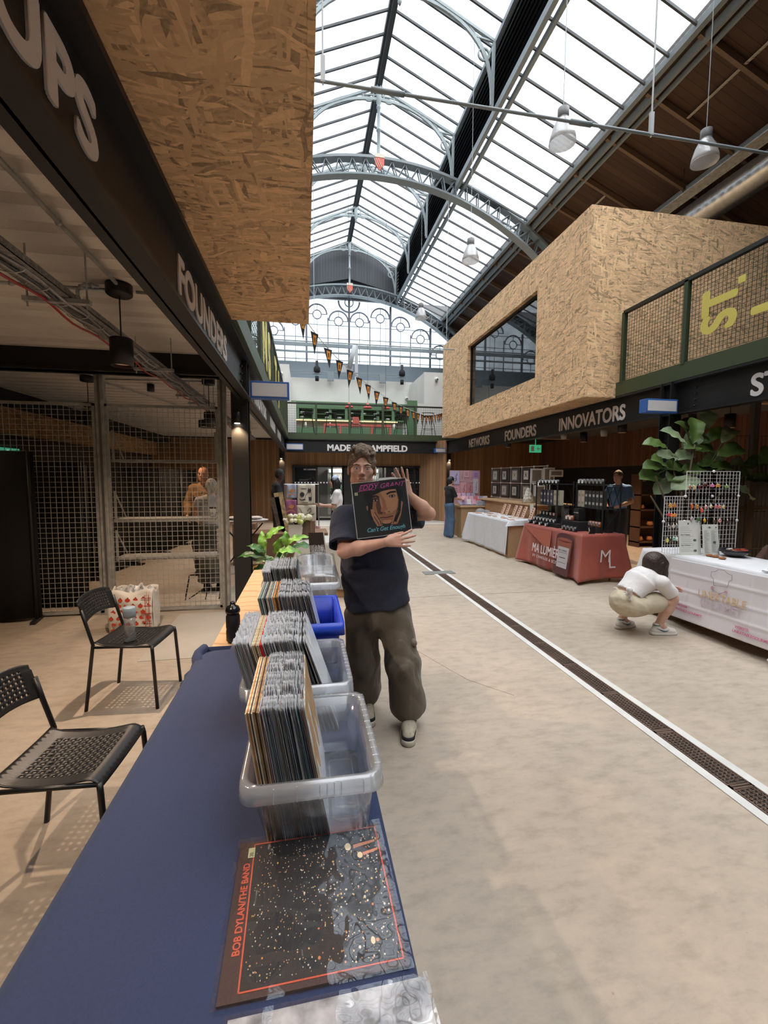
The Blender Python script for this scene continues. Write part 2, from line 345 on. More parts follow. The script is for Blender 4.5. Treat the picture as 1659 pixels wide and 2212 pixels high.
# glazing: translucent ribbed sheet
def glaze(name, milk=.10, tint=(.86, .88, .9), axis=1, freq=9, depth=.12):
    m = clear(name, tint, milk, 0, .3)
    nt = m.node_tree; N = nt.nodes; L = nt.links
    t = [n for n in N if n.type == 'BSDF_TRANSPARENT'][0]
    tc = N.new('ShaderNodeTexCoord'); sp = N.new('ShaderNodeSeparateXYZ'); L.new(tc.outputs['Object'], sp.inputs[0])
    w = N.new('ShaderNodeMath'); w.operation = 'MULTIPLY'; w.inputs[1].default_value = freq*6.283; L.new(sp.outputs[axis], w.inputs[0])
    s = N.new('ShaderNodeMath'); s.operation = 'SINE'; L.new(w.outputs[0], s.inputs[0])
    n = N.new('ShaderNodeTexNoise'); n.inputs['Scale'].default_value = 3; n.inputs['Detail'].default_value = 6; L.new(tc.outputs['Object'], n.inputs[0])
    ad = N.new('ShaderNodeMath'); ad.operation = 'MULTIPLY_ADD'; ad.inputs[1].default_value = depth; L.new(s.outputs[0], ad.inputs[0]); L.new(n.outputs[0], ad.inputs[2])
    cr = N.new('ShaderNodeValToRGB'); e = cr.color_ramp.elements; e[0].position = .25; e[0].color = (*[c*.62 for c in tint], 1); e[1].position = .75; e[1].color = (*tint, 1)
    L.new(ad.outputs[0], cr.inputs[0]); L.new(cr.outputs[0], t.inputs[0])
    return m
GLZ1 = glaze('ribbed_roof_sheet', .08, (.62, .65, .68), 1, 9, .22)
GLZ2 = glaze('lantern_roof_sheet', .08, (.62, .65, .69), 1, 14, .06)
GLZ3 = glaze('obscured_end_glass', .08, (.52, .59, .62), 0, .4, .12)
DGLASS = clear('dark_window_glass', (.16, .18, .19), .02, .25, .02)
CGLASS = clear('clear_glass', (.8, .84, .84), .02, .1, .02)
# ================================================================== floor
b = B(); b.box((-9, -8, -.12), (14, 22, 0)); fl = struct('floor', b, CONC)
CRK = mat('floor_joint', (.16, .12, .09), .9)
def crack(name, pts, w, m, top=.0012):
    b = B()
    P = []
    for (x0, y0), (x1, y1) in zip(pts, pts[1:]):
        n = 14
        for i in range(n): t = i/n; P.append((x0+(x1-x0)*t+random.uniform(-1, 1)*w*.7, y0+(y1-y0)*t+random.uniform(-1, 1)*w*.7))
    P.append(pts[-1])
    for p, q in zip(P, P[1:]): b.bar((*p, top/2), (*q, top/2), w*random.uniform(.6, 1.2), top)
    return build(name, b, m, fl)
crack('floor_crack', [(1.25, 5.6), (2.2, 5.62), (3.6, 5.58)], .006, CRK)
crack('floor_crack', [(.9, 4.1), (1.25, 3.2), (1.5, 2.9)], .003, CRK)
crack('floor_crack', [(-3.2, 3.2), (-1.6, 4.3), (-.5, 5.0)], .004, mat('pale_scratch', (.55, .45, .36), .9))
crack('floor_crack', [(-.95, .98), (-.62, 1.06), (-.4, 1.1)], .012, mat('pale_scratch', (.55, .45, .36), .9))
crack('floor_crack', [(1.4, 4.4), (2.0, 4.2), (2.35, 4.25)], .004, mat('pale_scratch', (.55, .45, .36), .9))
b = B(); b.box((-.6, 14.3, 0), (5.0, 16.35, .012)); b.box((-.6, 14.25, 0), (5.0, 14.31, .016)); struct('trim_1', b, [mat('pale_threshold_slab', (.5, .48, .44), .8)])
b = B(); b.box((-1.45, 4.0, 0), (-.75, 5.35, .004)); struct('trim_2', b, [mat('floor_patch', (.42, .38, .33), .8, noise=(3, .06))])
# drain channel with cast grating
dr = thing('floor_drain', 'long cast iron drain grating between two pale concrete strips running the length of the hall', 'drain', (2.22, 8, 0))
DX0, DX1 = 2.09, 2.345
PALE = mat('pale_kerb_strip', (.62, .61, .58), .8, noise=(8, .06))
b = B(); b.box((DX0, .3, 0), (DX0+.055, 14.3, .006)); build('kerb_strip', b, PALE, dr)
b = B(); b.box((DX1-.055, .3, 0), (DX1, 14.3, .006)); build('kerb_strip', b, PALE, dr)
GRAT = mat('rusty_cast_iron', (.13, .085, .062), .6, .3, noise=(5, .3)); GRD = mat('drain_dark', (.02, .016, .014), .8)
b = B(); b.box((DX0+.055, .3, 0), (DX1-.055, 14.3, .002)); build('channel', b, GRD, dr)
b = B(); x0, x1 = DX0+.058, DX1-.058
for s in range(28):
    y0 = .3+s*.5; y1 = y0+.494
    b.box((x0, y0, .002), (x0+.010, y1, .008)); b.box((x1-.010, y0, .002), (x1, y1, .008)); b.box((x0, y0, .002), (x1, y0+.012, .008)); b.box((x0, y1-.012, .002), (x1, y1, .008))
    if y0 < 6.5:
        for i in range(4):
            cx = x0+.0255+i*(x1-x0-.051)/3
            for j in range(11):
                cy = y0+.04+j*.0415+(i % 2)*.02
                n = 8; vs = []
                for k in range(n): a = 2*math.pi*k/n; vs += [(cx+.009*math.cos(a), cy+.015*math.sin(a), .0085), (cx+.005*math.cos(a), cy+.009*math.sin(a), .0085)]
                b.add(vs, [(2*k, 2*((k+1) % n), 2*((k+1) % n)+1, 2*k+1) for k in range(n)])
                if j < 10: b.bar((cx+.008, cy+.010, .006), (cx-.006 if i else cx, cy+.036, .006), .005, .004)
            if i < 3: pass
        for j in range(23): b.bar((x0, y0+.02+j*.0207, .004), (x1, y0+.02+j*.0207+.006, .004), .007, .003)
    else:
        for j in range(16): b.box((x0, y0+.015+j*.03, .002), (x1, y0+.03+j*.03, .007))
build('grating', b, GRAT, dr)
b = B(); b.box((DX0-.15, 6.9, .001), (DX1+.12, 7.12, .009)); build('cross_cover', b, mat('grey_cover', (.2, .2, .19), .6, noise=(20, .2)), dr)
# ================================================================== outer walls
b = B(); b.box((-9.1, -8, 0), (-8.9, 22, 7)); struct('wall_left', b, GREYD)
b = B(); b.box((13.6, -8, 0), (13.8, 22, 7)); struct('wall_right', b, GREYD)
b = B(); b.box((-9, -8.2, 0), (14, -8, 13)); struct('wall_front', b, GREYD)
# rear ground-floor timber wall with glazed shopfront
b = B(); b.box((-9, 16.4, 0), (-.42, 16.55, 2.95)); b.box((-.42, 16.4, 2.03), (4.68, 16.55, 2.95))
b.box((4.68, 16.4, 0), (4.9, 16.55, 2.95)); b.box((4.9, 15.9, 0), (9, 16.05, 2.95)); struct('wall_rear', b, TIMB)
b = B(); b.add([(4.3, 16.4, 0), (5.0, 15.3, 0), (5.05, 15.3, 0), (4.9, 16.4, 0), (4.3, 16.4, 2.95), (5.0, 15.3, 2.95), (5.05, 15.3, 2.95), (4.9, 16.4, 2.95)], [(0, 1, 5, 4), (1, 2, 6, 5), (2, 3, 7, 6), (4, 5, 6, 7)])
struct('wall_rear_corner', b, TIMB)
b = B(); b.box((-5.3, -8, 0), (-5.2, 16.4, 2.95)); struct('wall_left_inner', b, mat('brown_wall', (.06, .04, .03), .7))
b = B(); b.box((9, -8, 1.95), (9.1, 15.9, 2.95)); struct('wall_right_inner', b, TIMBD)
b = B(); b.box((9.02, -8, 0), (9.12, 15.9, 1.95)); struct('wall_right_lower', b, BLKM)
# shopfront
t = thing('glazed_shopfront', 'black framed glass shopfront with double doors in the timber wall at the far end', 'shopfront', (2.1, 16.4, 0))
b = B()
for x in (-.42, .42, .98, 1.38, 1.95, 2.9, 3.55, 4.12, 4.62): b.box((x-.035, 16.33, 0), (x+.035, 16.42, 2.03))
b.box((-.42, 16.33, 1.97), (4.66, 16.42, 2.03)); b.box((-.42, 16.33, 0), (4.66, 16.42, .1)); b.box((1.38, 16.33, 0), (1.72, 16.42, 2.0)); b.box((3.0, 16.33, 0), (3.3, 16.42, 2.0))
build('frame', b, BLK, t)
for x0, x1 in ((-.38, .39), (.45, .95), (1.72, 1.92), (1.98, 2.87), (3.3, 3.52), (3.58, 4.09), (4.15, 4.59)):
    b = B(); b.box((x0, 16.37, .1), (x1, 16.38, 1.97)); build('pane', b, CGLASS if .4 < x0 < 3.5 else DGLASS, t)
b = B()
for x0, x1 in ((-.38, .9), (3.6, 4.6)):
    x = x0
    while x < x1: b.box((x, 16.355, 1.38), (x+.055, 16.36, 1.43)); x += .115
build('manifestation_dots', b, LETM, t)
text('window_lettering', 'MC CAMPFIELD', .075, LETM, t, (-.05, 16.35, 1.86), (1, 0, 0), (0, -1, 0), .001)
b = B(); b.box((1.05, 16.28, 0), (1.3, 16.34, .9)); build('door_kickplate', b, mat('pale_metal', (.5, .5, .5), .4, .6), t)
# lit bar interior behind the shopfront
b = B(); b.box((-.6, 18.4, 0), (4.9, 18.5, 2.95)); struct('wall_bar_rear', b, mat('dim_grey', (.12, .12, .12), .8))
cab = thing('drinks_cabinet', 'lit drinks cabinet with rows of bottles behind the shopfront glass', 'cabinet', (1.9, 18, 0))
b = B(); b.box((.9, 17.9, .1), (3.0, 18.35, 1.95)); build('body', b, mat('cabinet_grey', (.35, .37, .36), .5), cab)
b = B(); b.box((.95, 17.86, 1.8), (2.95, 17.9, 1.93)); build('light_box', b, mat('cab_light', (.8, .8, .8), .5, emit=((.9, .95, 1), 1.2)), cab)
for k, c in enumerate([(.05, .3, .1), (.5, .45, .3), (.1, .35, .2), (.5, .5, .5)]):
    b = B(); z = .35+k*.36
    for i in range(22):
        x = 1.0+i*.088; b.lathe((x, 17.82, z), [(.03, 0), (.03, .16), (.012, .2), (.012, .25)], 6)
    build('bottle_row', b, mat('bottles%d' % k, c, .2), cab)['kind'] = 'stuff'
    b = B(); b.box((.95, 17.75, z-.02), (2.95, 17.9, z)); build('shelf', b, GALV, cab)
lamp('AREA', (2.1, 17.2, 2.7), 90, (1, .93, .82), 1.2, nm='bar_ceiling_light')
# ================================================================== steel frame
def ibeam_y(name, label, xw, s, y0, y1, zb, zt):
    """s=+1: lettered face looks to +x"""
    t = thing(name, label, 'beam', (xw, (y0+y1)/2, zb))
    b = B(); b.box((xw-.006, y0, zb), (xw+.006, y1, zt)); b.box((min(xw-.05*s, xw+.09*s), y0, zb), (max(xw-.05*s, xw+.09*s), y1, zb+.018))
    b.box((min(xw-.05*s, xw+.09*s), y0, zt-.03), (max(xw-.05*s, xw+.09*s), y1, zt)); build('girder', b, BLK, t)
    b = B()
    for yc in (5.3, 15.6, -5.1):
        for z in (2.56, 2.64, 2.72, 2.80): b.ball((xw+.02*s, yc-.24, z), .014, 6); b.ball((xw+.02*s, yc+.24, z), .014, 6)
    build('bolt_heads', b, BLK, t); return t
ZB, ZT = 2.475, 2.93
bl = ibeam_y('steel_beam', 'black steel beam on the left with large pale lettering running along the hall', -.69, 1, -8, 15.7, ZB, ZT)
br = ibeam_y('steel_beam', 'black steel beam on the right lettered NETWORKS FOUNDERS INNOVATORS', 5.09, -1, -8, 15.7, ZB, ZT)
bb = thing('steel_beam', 'black steel beam at the far end lettered MADE IN CAMPFIELD', 'beam', (2.1, 15.7, ZB))
b = B(); b.box((-.69, 15.69, ZB), (5.09, 15.71, ZT)); b.box((-.69, 15.62, ZB), (5.09, 15.76, ZB+.03)); b.box((-.69, 15.62, ZT-.03), (5.09, 15.76, ZT)); build('girder', b, BLK, bb)
CAP = .24
def word(s, par, x, y0, y1, z, side, m=LETT, cap=CAP):
    """fit a word between y0 and y1 (start, end in reading order)"""
    L_ = abs(y1-y0); o = text('lettering', s, cap/.70, m, par, (0, 0, 0), (1, 0, 0), (0, 0, 1), .004, 0, fat=.010)
    xs = [v.co.x for v in o.data.vertices]; w = max(xs)-min(xs); k = L_/w
    u = Vector((0, 1 if y1 > y0 else -1, 0)); n = Vector((side, 0, 0)); v_ = n.cross(u)
    Mt = Matrix(((u.x*k, v_.x, n.x, x), (u.y*k, v_.y, n.y, y0), (u.z*k, v_.z, n.z, z), (0, 0, 0, 1))) @ Matrix.Translation((-min(xs), 0, 0))
    o.data.transform(Mt); return o
word('STARTUPS', bl, -.68, .22, 1.72, 2.645, 1, LETT, .20); word('FOUNDERS', bl, -.68, 2.68, 4.2, 2.63, 1, LETT, .20)
word('INNOVATORS', bl, -.68, 6.4, 8.25, 2.63, 1, LETM, .20); word('FOUNDERS', bl, -.68, 9.2, 10.7, 2.63, 1, LETM, .20); word('NETWORKS', bl, -.68, 11.6, 13.1, 2.63, 1, LETM, .20)
word('NETWORKS', br, 5.08, 13.2, 11.65, 2.555, -1); word('FOUNDERS', br, 5.08, 10.68, 9.12, 2.555, -1); word('INNOVATORS', br, 5.08, 8.22, 6.35, 2.555, -1)
word('STARTUPS', br, 5.08, 4.33, 2.8, 2.555, -1, LETM)
o = text('lettering', 'MADE IN CAMPFIELD', .3, LETM, bb, (.78, 15.68, 2.545), (1, 0, 0), (0, -1, 0), .006, 0, fat=.013)
xs = [v.co.x for v in o.data.vertices]; k = 2.9/(max(xs)-min(xs))
for v in o.data.vertices: v.co.x = .78+(v.co.x-min(xs))*k
def column(x, y, label, z1=2.93):
    t = thing('steel_column', label, 'column', (x, y, 0))
    b = B(); b.box((x-.09, y-.095, 0), (x+.09, y-.08, z1)); b.box((x-.09, y+.08, 0), (x+.09, y+.095, z1)); b.box((x-.008, y-.08, 0), (x+.008, y+.08, z1)); build('post', b, BLK, t)
    b = B(); b.box((x-.15, y-.15, 0), (x+.15, y+.15, .015)); build('base_plate', b, BLK, t); return t
column(-.72, 5.3, 'near left black steel column beside the mesh fence'); column(5.06, 5.44, 'black steel column behind the big potted fig tree')
column(-.78, 15.65, 'far left black steel column in the rear corner'); column(5.15, 15.5, 'far right black steel column beside the pink print stall')
def wall_light(x, y, z, label, on=True):
    t = thing('spotlight', label, 'light', (x, y, z)); b = B(); b.lathe((x, y, z), [(.036, -.06), (.036, .06), (.03, .065)], 14); build('housing', b, BLK, t)
    b = B(); b.lathe((x, y, z-.064), [(0, 0), (.03, 0), (.03, .004)], 12); build('lens', b, mat('warm_bulb', (1, .8, .6), .5, emit=((1, .8, .58), 12)), t)
    lamp('SPOT', (x, y, z-.08), 28, (1, .68, .4), .03, 110, (x, y+.02, 0), nm='column_spot_light')
wall_light(-.74, 5.163, 2.26, 'small black downlight on the near left column'); wall_light(-.8, 15.515, 2.3, 'small black downlight on the far left column'); wall_light(5.18, 15.365, 2.3, 'small black downlight on the far right column')
def blade(x0, x1, y, z0, z1, label, d=.12):
    t = thing('projecting_sign', label, 'sign', ((x0+x1)/2, y, z0)); b = B(); b.box((x0, y, z0), (x1, y+d, z1)); build('case', b, BLUES, t, bevel=.004)
    k = .022; b = B(); b.box((x0+k, y-.004, z0+k), (x1-k, y, z1-k)); build('face_panel', b, SIGNW, t)
blade(-.6, -.17, 5.2, 2.49, 2.68, 'blank blue framed sign on the near left column'); blade(4.47, 4.95, 5.2, 2.48, 2.66, 'blank blue framed sign on the right beam above the fig tree', .13)
blade(-.62, -.05, 15.3, 2.53, 2.74, 'blank blue framed sign in the far left corner'); blade(4.62, 5.02, 15.3, 2.5, 2.66, 'blank blue framed sign in the far right corner', .2)
# ================================================================== decks and galleries
def corr(x0, x1, y0, y1, z, name):
    b = B(); y = y0
    while y < y1:
        P = [(0, 0), (.14, 0), (.17, .04), (.19, .04), (.2, .032), (.21, .04), (.23, .04), (.26, 0)]
        for (a, za), (c, zc) in zip(P, P[1:]): b.add([(x0, y+a, z+za), (x1, y+a, z+za), (x1, y+c, z+zc), (x0, y+c, z+zc)], [(0, 1, 2, 3)])
        y += .26
    b.box((x0, y0, z+.045), (x1, y1, z+.2)); return struct(name, b, DECK)
corr(-5.2, -.7, -6, 15.9, 2.95, 'ceiling_left')
b = B(); b.box((5.1, -8, 2.95), (9.2, 15.9, 3.15)); struct('ceiling_right', b, BLKM)
b = B(); b.box((-9, 15.78, 2.95), (13.6, 21.3, 3.15)); struct('ceiling_rear', b, BLKM)
b = B(); b.box((9.2, -8, 2.95), (13.6, 15.75, 3.15)); b.box((-8.9, -8, 2.96), (-5.2, 15.75, 3.15)); struct('ceiling_outer', b, BLKM)
xb = thing('steel_beam', 'plain black steel cross beam under the white left ceiling', 'beam', (-3, 5.3, 2.72))
b = B(); b.box((-5.2, 5.26, 2.72), (-.76, 5.36, 2.98)); b.box((-5.2, 5.2, 2.72), (-.76, 5.42, 2.74)); build('girder', b, BLK, xb)
# bulkhead of strand board
b = B(); b.box((-5.2, -6, 2.34), (-5.0, 16.3, 2.78)); struct('trim_3', b, osb('strand_band', .9, (.50, .29, .13), (1, 2), .62))
b = B(); b.box((-5.2, -6, 2.78), (-4.55, 16.3, 2.95)); struct('trim_4', b, BLKM)
# edge channels
GST = mat('gallery_channel_green', (.055, .075, .035), .5)
def channel(name, a, bq, lab):
    t = thing(name, lab, 'fascia', a); b = B(); b.box(a, bq); build('channel_steel', b, GST, t)
channel('gallery_fascia', (-.66, 3.99, 2.935), (-.56, 15.7, 3.15), 'green painted gallery edge on the left side')
channel('gallery_fascia', (5.0, -6, 2.935), (5.06, 6.5, 3.15), 'green painted gallery edge on the right side above the STARTUPS lettering')
channel('gallery_fascia', (-.6, 15.66, 2.935), (5.2, 15.76, 3.15), 'green painted gallery edge at the far end')
WIREG = mat('green_wire', (.04, .05, .025), .5)
def railing(label, p, q, posts, z0=3.15, z1=4.22, nz=20, pitch=.052, r=.004, post_r=.05):
    p, q = Vector(p), Vector(q); t = thing('railing', label, 'railing', (p+q)/2)
    d = (q-p); n = max(1, int(d.length/pitch))
    b = B(); b.bar((p.x, p.y, z1), (q.x, q.y, z1), .06, .05); build('handrail', b, mat('handrail_dark', (.02, .022, .016), .5), t)
    for f in posts:
        c = p+d*f; b = B(); b.box((c.x-post_r/2, c.y-post_r/2, z0-.02), (c.x+post_r/2, c.y+post_r/2, z1)); build('post', b, GREENP, t)
    b = B(); wires(b, (p.x, p.y, z0+.02), (d.x, d.y, 0), (0, 0, z1-z0-.05), n, int((z1-z0)/pitch), r); build('mesh_infill', b, WIREG, t)
    return t
rr = railing('green mesh railing on the right gallery with big yellow letters', (5.02, 6.38, 0), (5.02, -1.5, 0), (0, .148, .30, .45, .6, .75, .9, 1), 3.15, 4.22, post_r=.06)
rl = railing('green mesh railing on the left gallery beyond the strand board pod', (-.6, 4.1, 0), (-.6, 15.6, 0), (0, .1, .2, .3, .4, .5, .6, .7, .8, .9, 1), pitch=.08, r=.005)
rb = railing('green mesh railing in front of the upstairs bar at the far end', (-.6, 15.68, 0), (5.03, 15.68, 0), (0, .178, .386, .597, .808, 1), 3.13, 4.16, pitch=.085, r=.004, post_r=.07)
YEL = mat('yellow_print', (.72, .62, .14), .5)
def ylet(s, y, z, size, xs=1.0):
    return text('yellow_lettering', s, size, YEL, rr, (4.985, y, z), (0, 0, 1), (-1, 0, 0), .003, 0, xs, fat=.026)
ylet('ST', 4.50, 3.40, .62, .8); ylet('J', 3.86, 3.42, .62, .8); 
b = B(); b.box((4.98, 4.39, 3.86), (4.99, 4.48, 3.94)); build('yellow_lettering', b, YEL, rr)
for y, s in ((6.6, 'N'), (7.6, 'S'), (9.2, 'T'), (10.4, 'J')):
    text('yellow_lettering', s, 1.0, YEL, rl, (-.575, y, 3.3), (0, 1, 0), (1, 0, 0), .003, 0, fat=.04)
# ================================================================== strand board pods
def podr():
    t = thing('strand_board_pod', 'big pale strand board box room with a dark window projecting over the right side', 'room', (6.7, 10, 2.93))
    X, Y0, Y1, Z0, Z1 = 4.45, 6.5, 14.0, 2.92, 5.86; wy0, wy1, wz0, wz1 = 8.1, 11.8, 3.56, 5.22; th = .16
    b = B(); b.box((X, Y0+.002, Z0), (X+th, wy0, Z1)); b.box((X, wy1, Z0), (X+th, Y1, Z1)); b.box((X, wy0, Z0), (X+th, wy1, wz0)); b.box((X, wy0, wz1), (X+th, wy1, Z1)); build('hall_side_wall', b, OSBR, t)
    b = B(); b.box((X+.002, Y0, Z0), (9.3, Y0+.1, Z1)); build('end_wall', b, OSBE, t)
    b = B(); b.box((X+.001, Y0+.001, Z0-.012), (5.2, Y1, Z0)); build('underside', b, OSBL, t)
    b = B(); b.box((X+.17, Y0+.11, Z1-.1), (9.28, Y1-.11, Z1-.005)); b.box((X+.17, Y1-.1, Z0+.01), (9.28, Y1-.005, Z1-.11)); build('roof', b, OSBR, t)
    w = B(); w.box((X+.09, wy0, wz0), (X+.15, wy0+.05, wz1)); w.box((X+.09, wy1-.05, wz0), (X+.15, wy1, wz1)); w.box((X+.09, wy0, wz0), (X+.15, wy1, wz0+.05)); w.box((X+.09, wy0, wz1-.05), (X+.15, wy1, wz1)); w = build('window_frame', w, BLK, t)
    g = B(); g.box((X+.115, wy0+.04, wz0+.04), (X+.125, wy1-.04, wz1-.04)); build('pane', g, DGLASS, w)
    b = B(); b.box((X+.2, Y0+.12, Z0+.02), (9.2, Y1-.12, Z0+.06)); b.box((9.1, Y0+.12, Z0), (9.2, Y1-.12, Z1-.12)); build('interior_lining', b, mat('dim_interior', (.1, .1, .1), .9), t)
podr()
t = thing('strand_board_pod', 'brown strand board box room hanging overhead on the left', 'room', (-2.5, 0, 2.93))
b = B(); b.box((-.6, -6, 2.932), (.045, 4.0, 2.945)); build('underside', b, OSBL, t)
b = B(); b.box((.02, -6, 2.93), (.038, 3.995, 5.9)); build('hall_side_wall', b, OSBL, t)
b = B(); b.box((-5.2, 3.9, 3.16), (.02, 3.99, 5.9)); b.box((-.55, 3.9, 2.946), (.02, 3.99, 3.16)); build('end_wall', b, OSBE, t)
b = B(); b.box((-5.2, -6, 5.85), (.02, 3.9, 5.9)); build('roof', b, OSBR, t)
# ================================================================== upstairs bar at the far end
b = B(); b.box((-1.6, 19.9, 3.15), (4.9, 20.05, 5.95)); struct('wall_gallery_rear', b, WHT)
b = B(); b.box((4.75, 17.4, 3.15), (7.5, 17.55, 5.83)); b.box((4.76, 17.56, 3.15), (4.86, 19.89, 5.82)); struct('wall_gallery_right', b, WHT)
b = B(); b.box((-3, 17.4, 3.15), (-.55, 17.55, 5.88)); b.box((-.66, 17.56, 3.15), (-.56, 19.89, 5.87)); struct('wall_gallery_left', b, WHT)
GRN = mat('bar_green', (.10, .2, .1), .6); RED = mat('bar_red', (.62, .13, .1), .5)
bar = thing('bar_unit', 'green upstairs bar with shelves and a glowing strip behind the far railing', 'bar', (2, 19, 3.15))
b = B(); b.box((-.4, 19.3, 3.15), (4.3, 19.75, 3.74)); build('counter_cabinet', b, GRN, bar)
b = B(); b.box((-.55, 19.8, 4.1), (4.74, 19.88, 4.9)); build('upper_back_panel', b, mat('bar_dark', (.045, .075, .035), .6), bar)
b = B(); b.box((-.4, 19.76, 3.74), (4.4, 19.86, 4.09)); build('splashback', b, mat('tile_grey', (.36, .34, .31), .5), bar)
b = B()
for i in range(7):
    x = -.35+i*.7; b.box((x, 19.5, 4.12), (x+.12, 19.78, 4.60))
b.box((-.4, 19.49, 4.09), (4.4, 19.79, 4.15)); b.box((-.4, 19.52, 4.34), (4.4, 19.78, 4.36)); b.box((-.55, 19.5, 4.58), (4.74, 19.79, 4.88)); build('upper_shelf_frame', b, GRN, bar)
for i in range(8):
    for z in (4.16, 4.37):
        if (i*3+int(z*10)) % 4: x = -.1+i*.54; b = B(); b.lathe((x, 19.62, z), [(.07, 0), (.10, .03), (.10, .08), (.0, .08)], 10); build('stacked_bowls', b, mat('bowl_grey', (.42, .42, .40), .5), bar)
b = B(); b.box((-.4, 19.45, 4.05), (4.1, 19.5, 4.09)); build('light_strip', b, mat('warm_strip', (1, .7, .4), .5, emit=((1, .62, .3), 1.0)), bar)
b = B()
for x in (.78, 1.42, 2.75, 3.55): b.box((x, 18.5, 3.15), (x+.09, 18.6, 3.80))
b.box((.78, 18.49, 3.74), (3.64, 18.61, 3.83)); build('red_frame', b, RED, bar)
b = B(); b.box((1.98, 18.45, 3.84), (2.25, 18.5, 4.12)); build('red_notice', b, RED, bar)
for x, w_ in ((.05, .05), (1.1, .04), (2.4, .05), (3.95, .07)): b = B(); b.lathe((x, 19.5, 3.74), [(w_, 0), (w_, .2), (w_*.4, .25)], 8); build('jar', b, WHT, bar)
b = B(); b.box((-.62, 16.6, 3.15), (-.3, 16.65, 4.35)); struct('trim_5', b, WHT)
b = B(); b.box((4.35, 16.9, 3.15), (5.02, 16.95, 4.5)); struct('trim_6', b, WHT)
b = B(); b.box((3.95, 16.9, 3.15), (4.34, 16.95, 4.6)); struct('trim_7', b, GRN)
b = B(); b.box((5.0, 14.9, 3.15), (5.1, 15.0, 4.75)); struct('trim_8', b, RED)
def stool(x, y, z=3.15):
    t = thing('bar_stool', 'black bar stool upstairs behind the far mesh railing', 'stool', (x, y, z), 'stools along the upstairs railing')
    b = B(); b.lathe((x, y, z+.72), [(.02, 0), (.19, .01), (.2, .03), (.19, .045)], 12); build('seat', b, BLKM, t)
    b = B(); b.tube([(x-.19, y+.15, z+.9), (x-.2, y-.02, z+.88), (x, y-.19, z+.86), (x+.2, y-.02, z+.88), (x+.19, y+.15, z+.9)], .016, 6); b.tube([(x-.2, y-.02, z+.88), (x-.17, y, z+.74)], .01, 5); b.tube([(x+.2, y-.02, z+.88), (x+.17, y, z+.74)], .01, 5); build('back_hoop', b, BLKM, t)
    for i, j in ((-1, -1), (1, -1), (1, 1), (-1, 1)): b = B(); b.tube([(x+.13*i, y+.13*j, z+.73), (x+.23*i, y+.22*j, z)], .011, 6); build('leg', b, BLKM, t)
    b = B(); b.tube([(x+.2*math.cos(a*math.pi/4), y+.2*math.sin(a*math.pi/4), z+.28) for a in range(9)], .007, 5); build('foot_ring', b, BLKM, t)
for x in (.12, .95, 1.85, 2.75, 3.55, 4.6): stool(x, 16.2)
for i, x in enumerate((1.7, 2.43, 3.14)):
    t = thing('pendant_lamp', 'small red pendant lamp above the far upstairs bar, %s of the three' % ('leftmost', 'middle', 'rightmost')[i], 'pendant lamp', (x, 17.2, 4.4), 'red lamps above the upstairs bar')
    b = B(); b.lathe((x, 17.2, 4.28), [(.17, 0), (.15, .06), (.05, .14), (.05, .2), (0, .2)], 16); build('shade', b, mat('lamp_red', (.7, .1, .09), .4), t)
    b = B(); b.tube([(x, 17.2, 4.48), (x, 17.2, 12.35)], .006, 5); build('cord', b, BLK, t)
# beam and projectors above the bar, end conduit
t = thing('truss_rail', 'long grey horizontal rail crossing in front of the arched end window', 'rail', (2.1, 20.8, 7.4))
b = B(); b.box((-6, 20.7, 7.55), (10, 20.8, 7.7)); b.box((-6, 20.72, 7.28), (10, 20.78, 7.34)); build('rail_bars', b, GREYP, t)
t = thing('lighting_bar', 'grey metal lighting bar with black spot fittings above the white far wall', 'light bar', (2, 19.5, 6.2))
b = B(); b.box((-.6, 19.6, 6.15), (4.6, 19.66, 6.2)); b.box((-.6, 19.6, 6.05), (4.6, 19.64, 6.08))
for x in (1, 3.3): b.box((x, 19.58, 5.8), (x+.28, 19.68, 6.15))
build('bar_steel', b, GREYP, t)
for x in (.55, 4.3): b = B(); b.lathe((x, 19.5, 6.1), [(.1, 0), (.14, .05), (.14, .2), (.06, .3), (.06, .5)], 10); b.lathe((x, 19.5, 5.75), [(.08, 0), (.08, .2)], 10); build('spot_fitting', b, BLKM, t)
t = thing('wall_projector', 'slanted white projector tube fixed high on the end wall', 'projector', (2.1, 20.3, 6.8))
b = B(); b.tube([(2.0, 20.2, 6.5), (2.25, 20.0, 7.5)], [.12, .09], 12); b.bar((2.35, 20.3, 5.9), (2.35, 20.3, 7.6), .14, .05); b.box((1.6, 20.4, 6.35), (2.2, 20.5, 6.7)); build('tube_body', b, mat('pale_grey', (.5, .52, .53), .5), t)
for x, y, z, l in ((-.85, 17.35, 5.5, 'left white gallery wall'), (5.25, 17.35, 5.55, 'right white gallery wall'), (4.6, 19.85, 5.2, 'white wall beside the bar')):
    t = thing('security_camera', 'small white dome camera on the %s' % l, 'camera', (x, y, z)); b = B(); b.ball((x, y-.06, z), .07, 12); b.lathe((x, y, z), [(.06, -.05), (.06, .07)], 10); build('housing', b, WHT, t); b = B(); b.ball((x, y-.12, z-.01), .028, 8); build('lens', b, BLKM, t)
t = thing('security_camera', 'black dome camera on the far timber wall under the beam', 'camera', (4.55, 16.3, 2.3)); b = B(); b.ball((4.55, 16.3, 2.28), .09, 12); build('housing', b, BLKM, t); b = B(); b.ball((4.55, 16.21, 2.27), .03, 8); build('lens', b, GREYD, t)
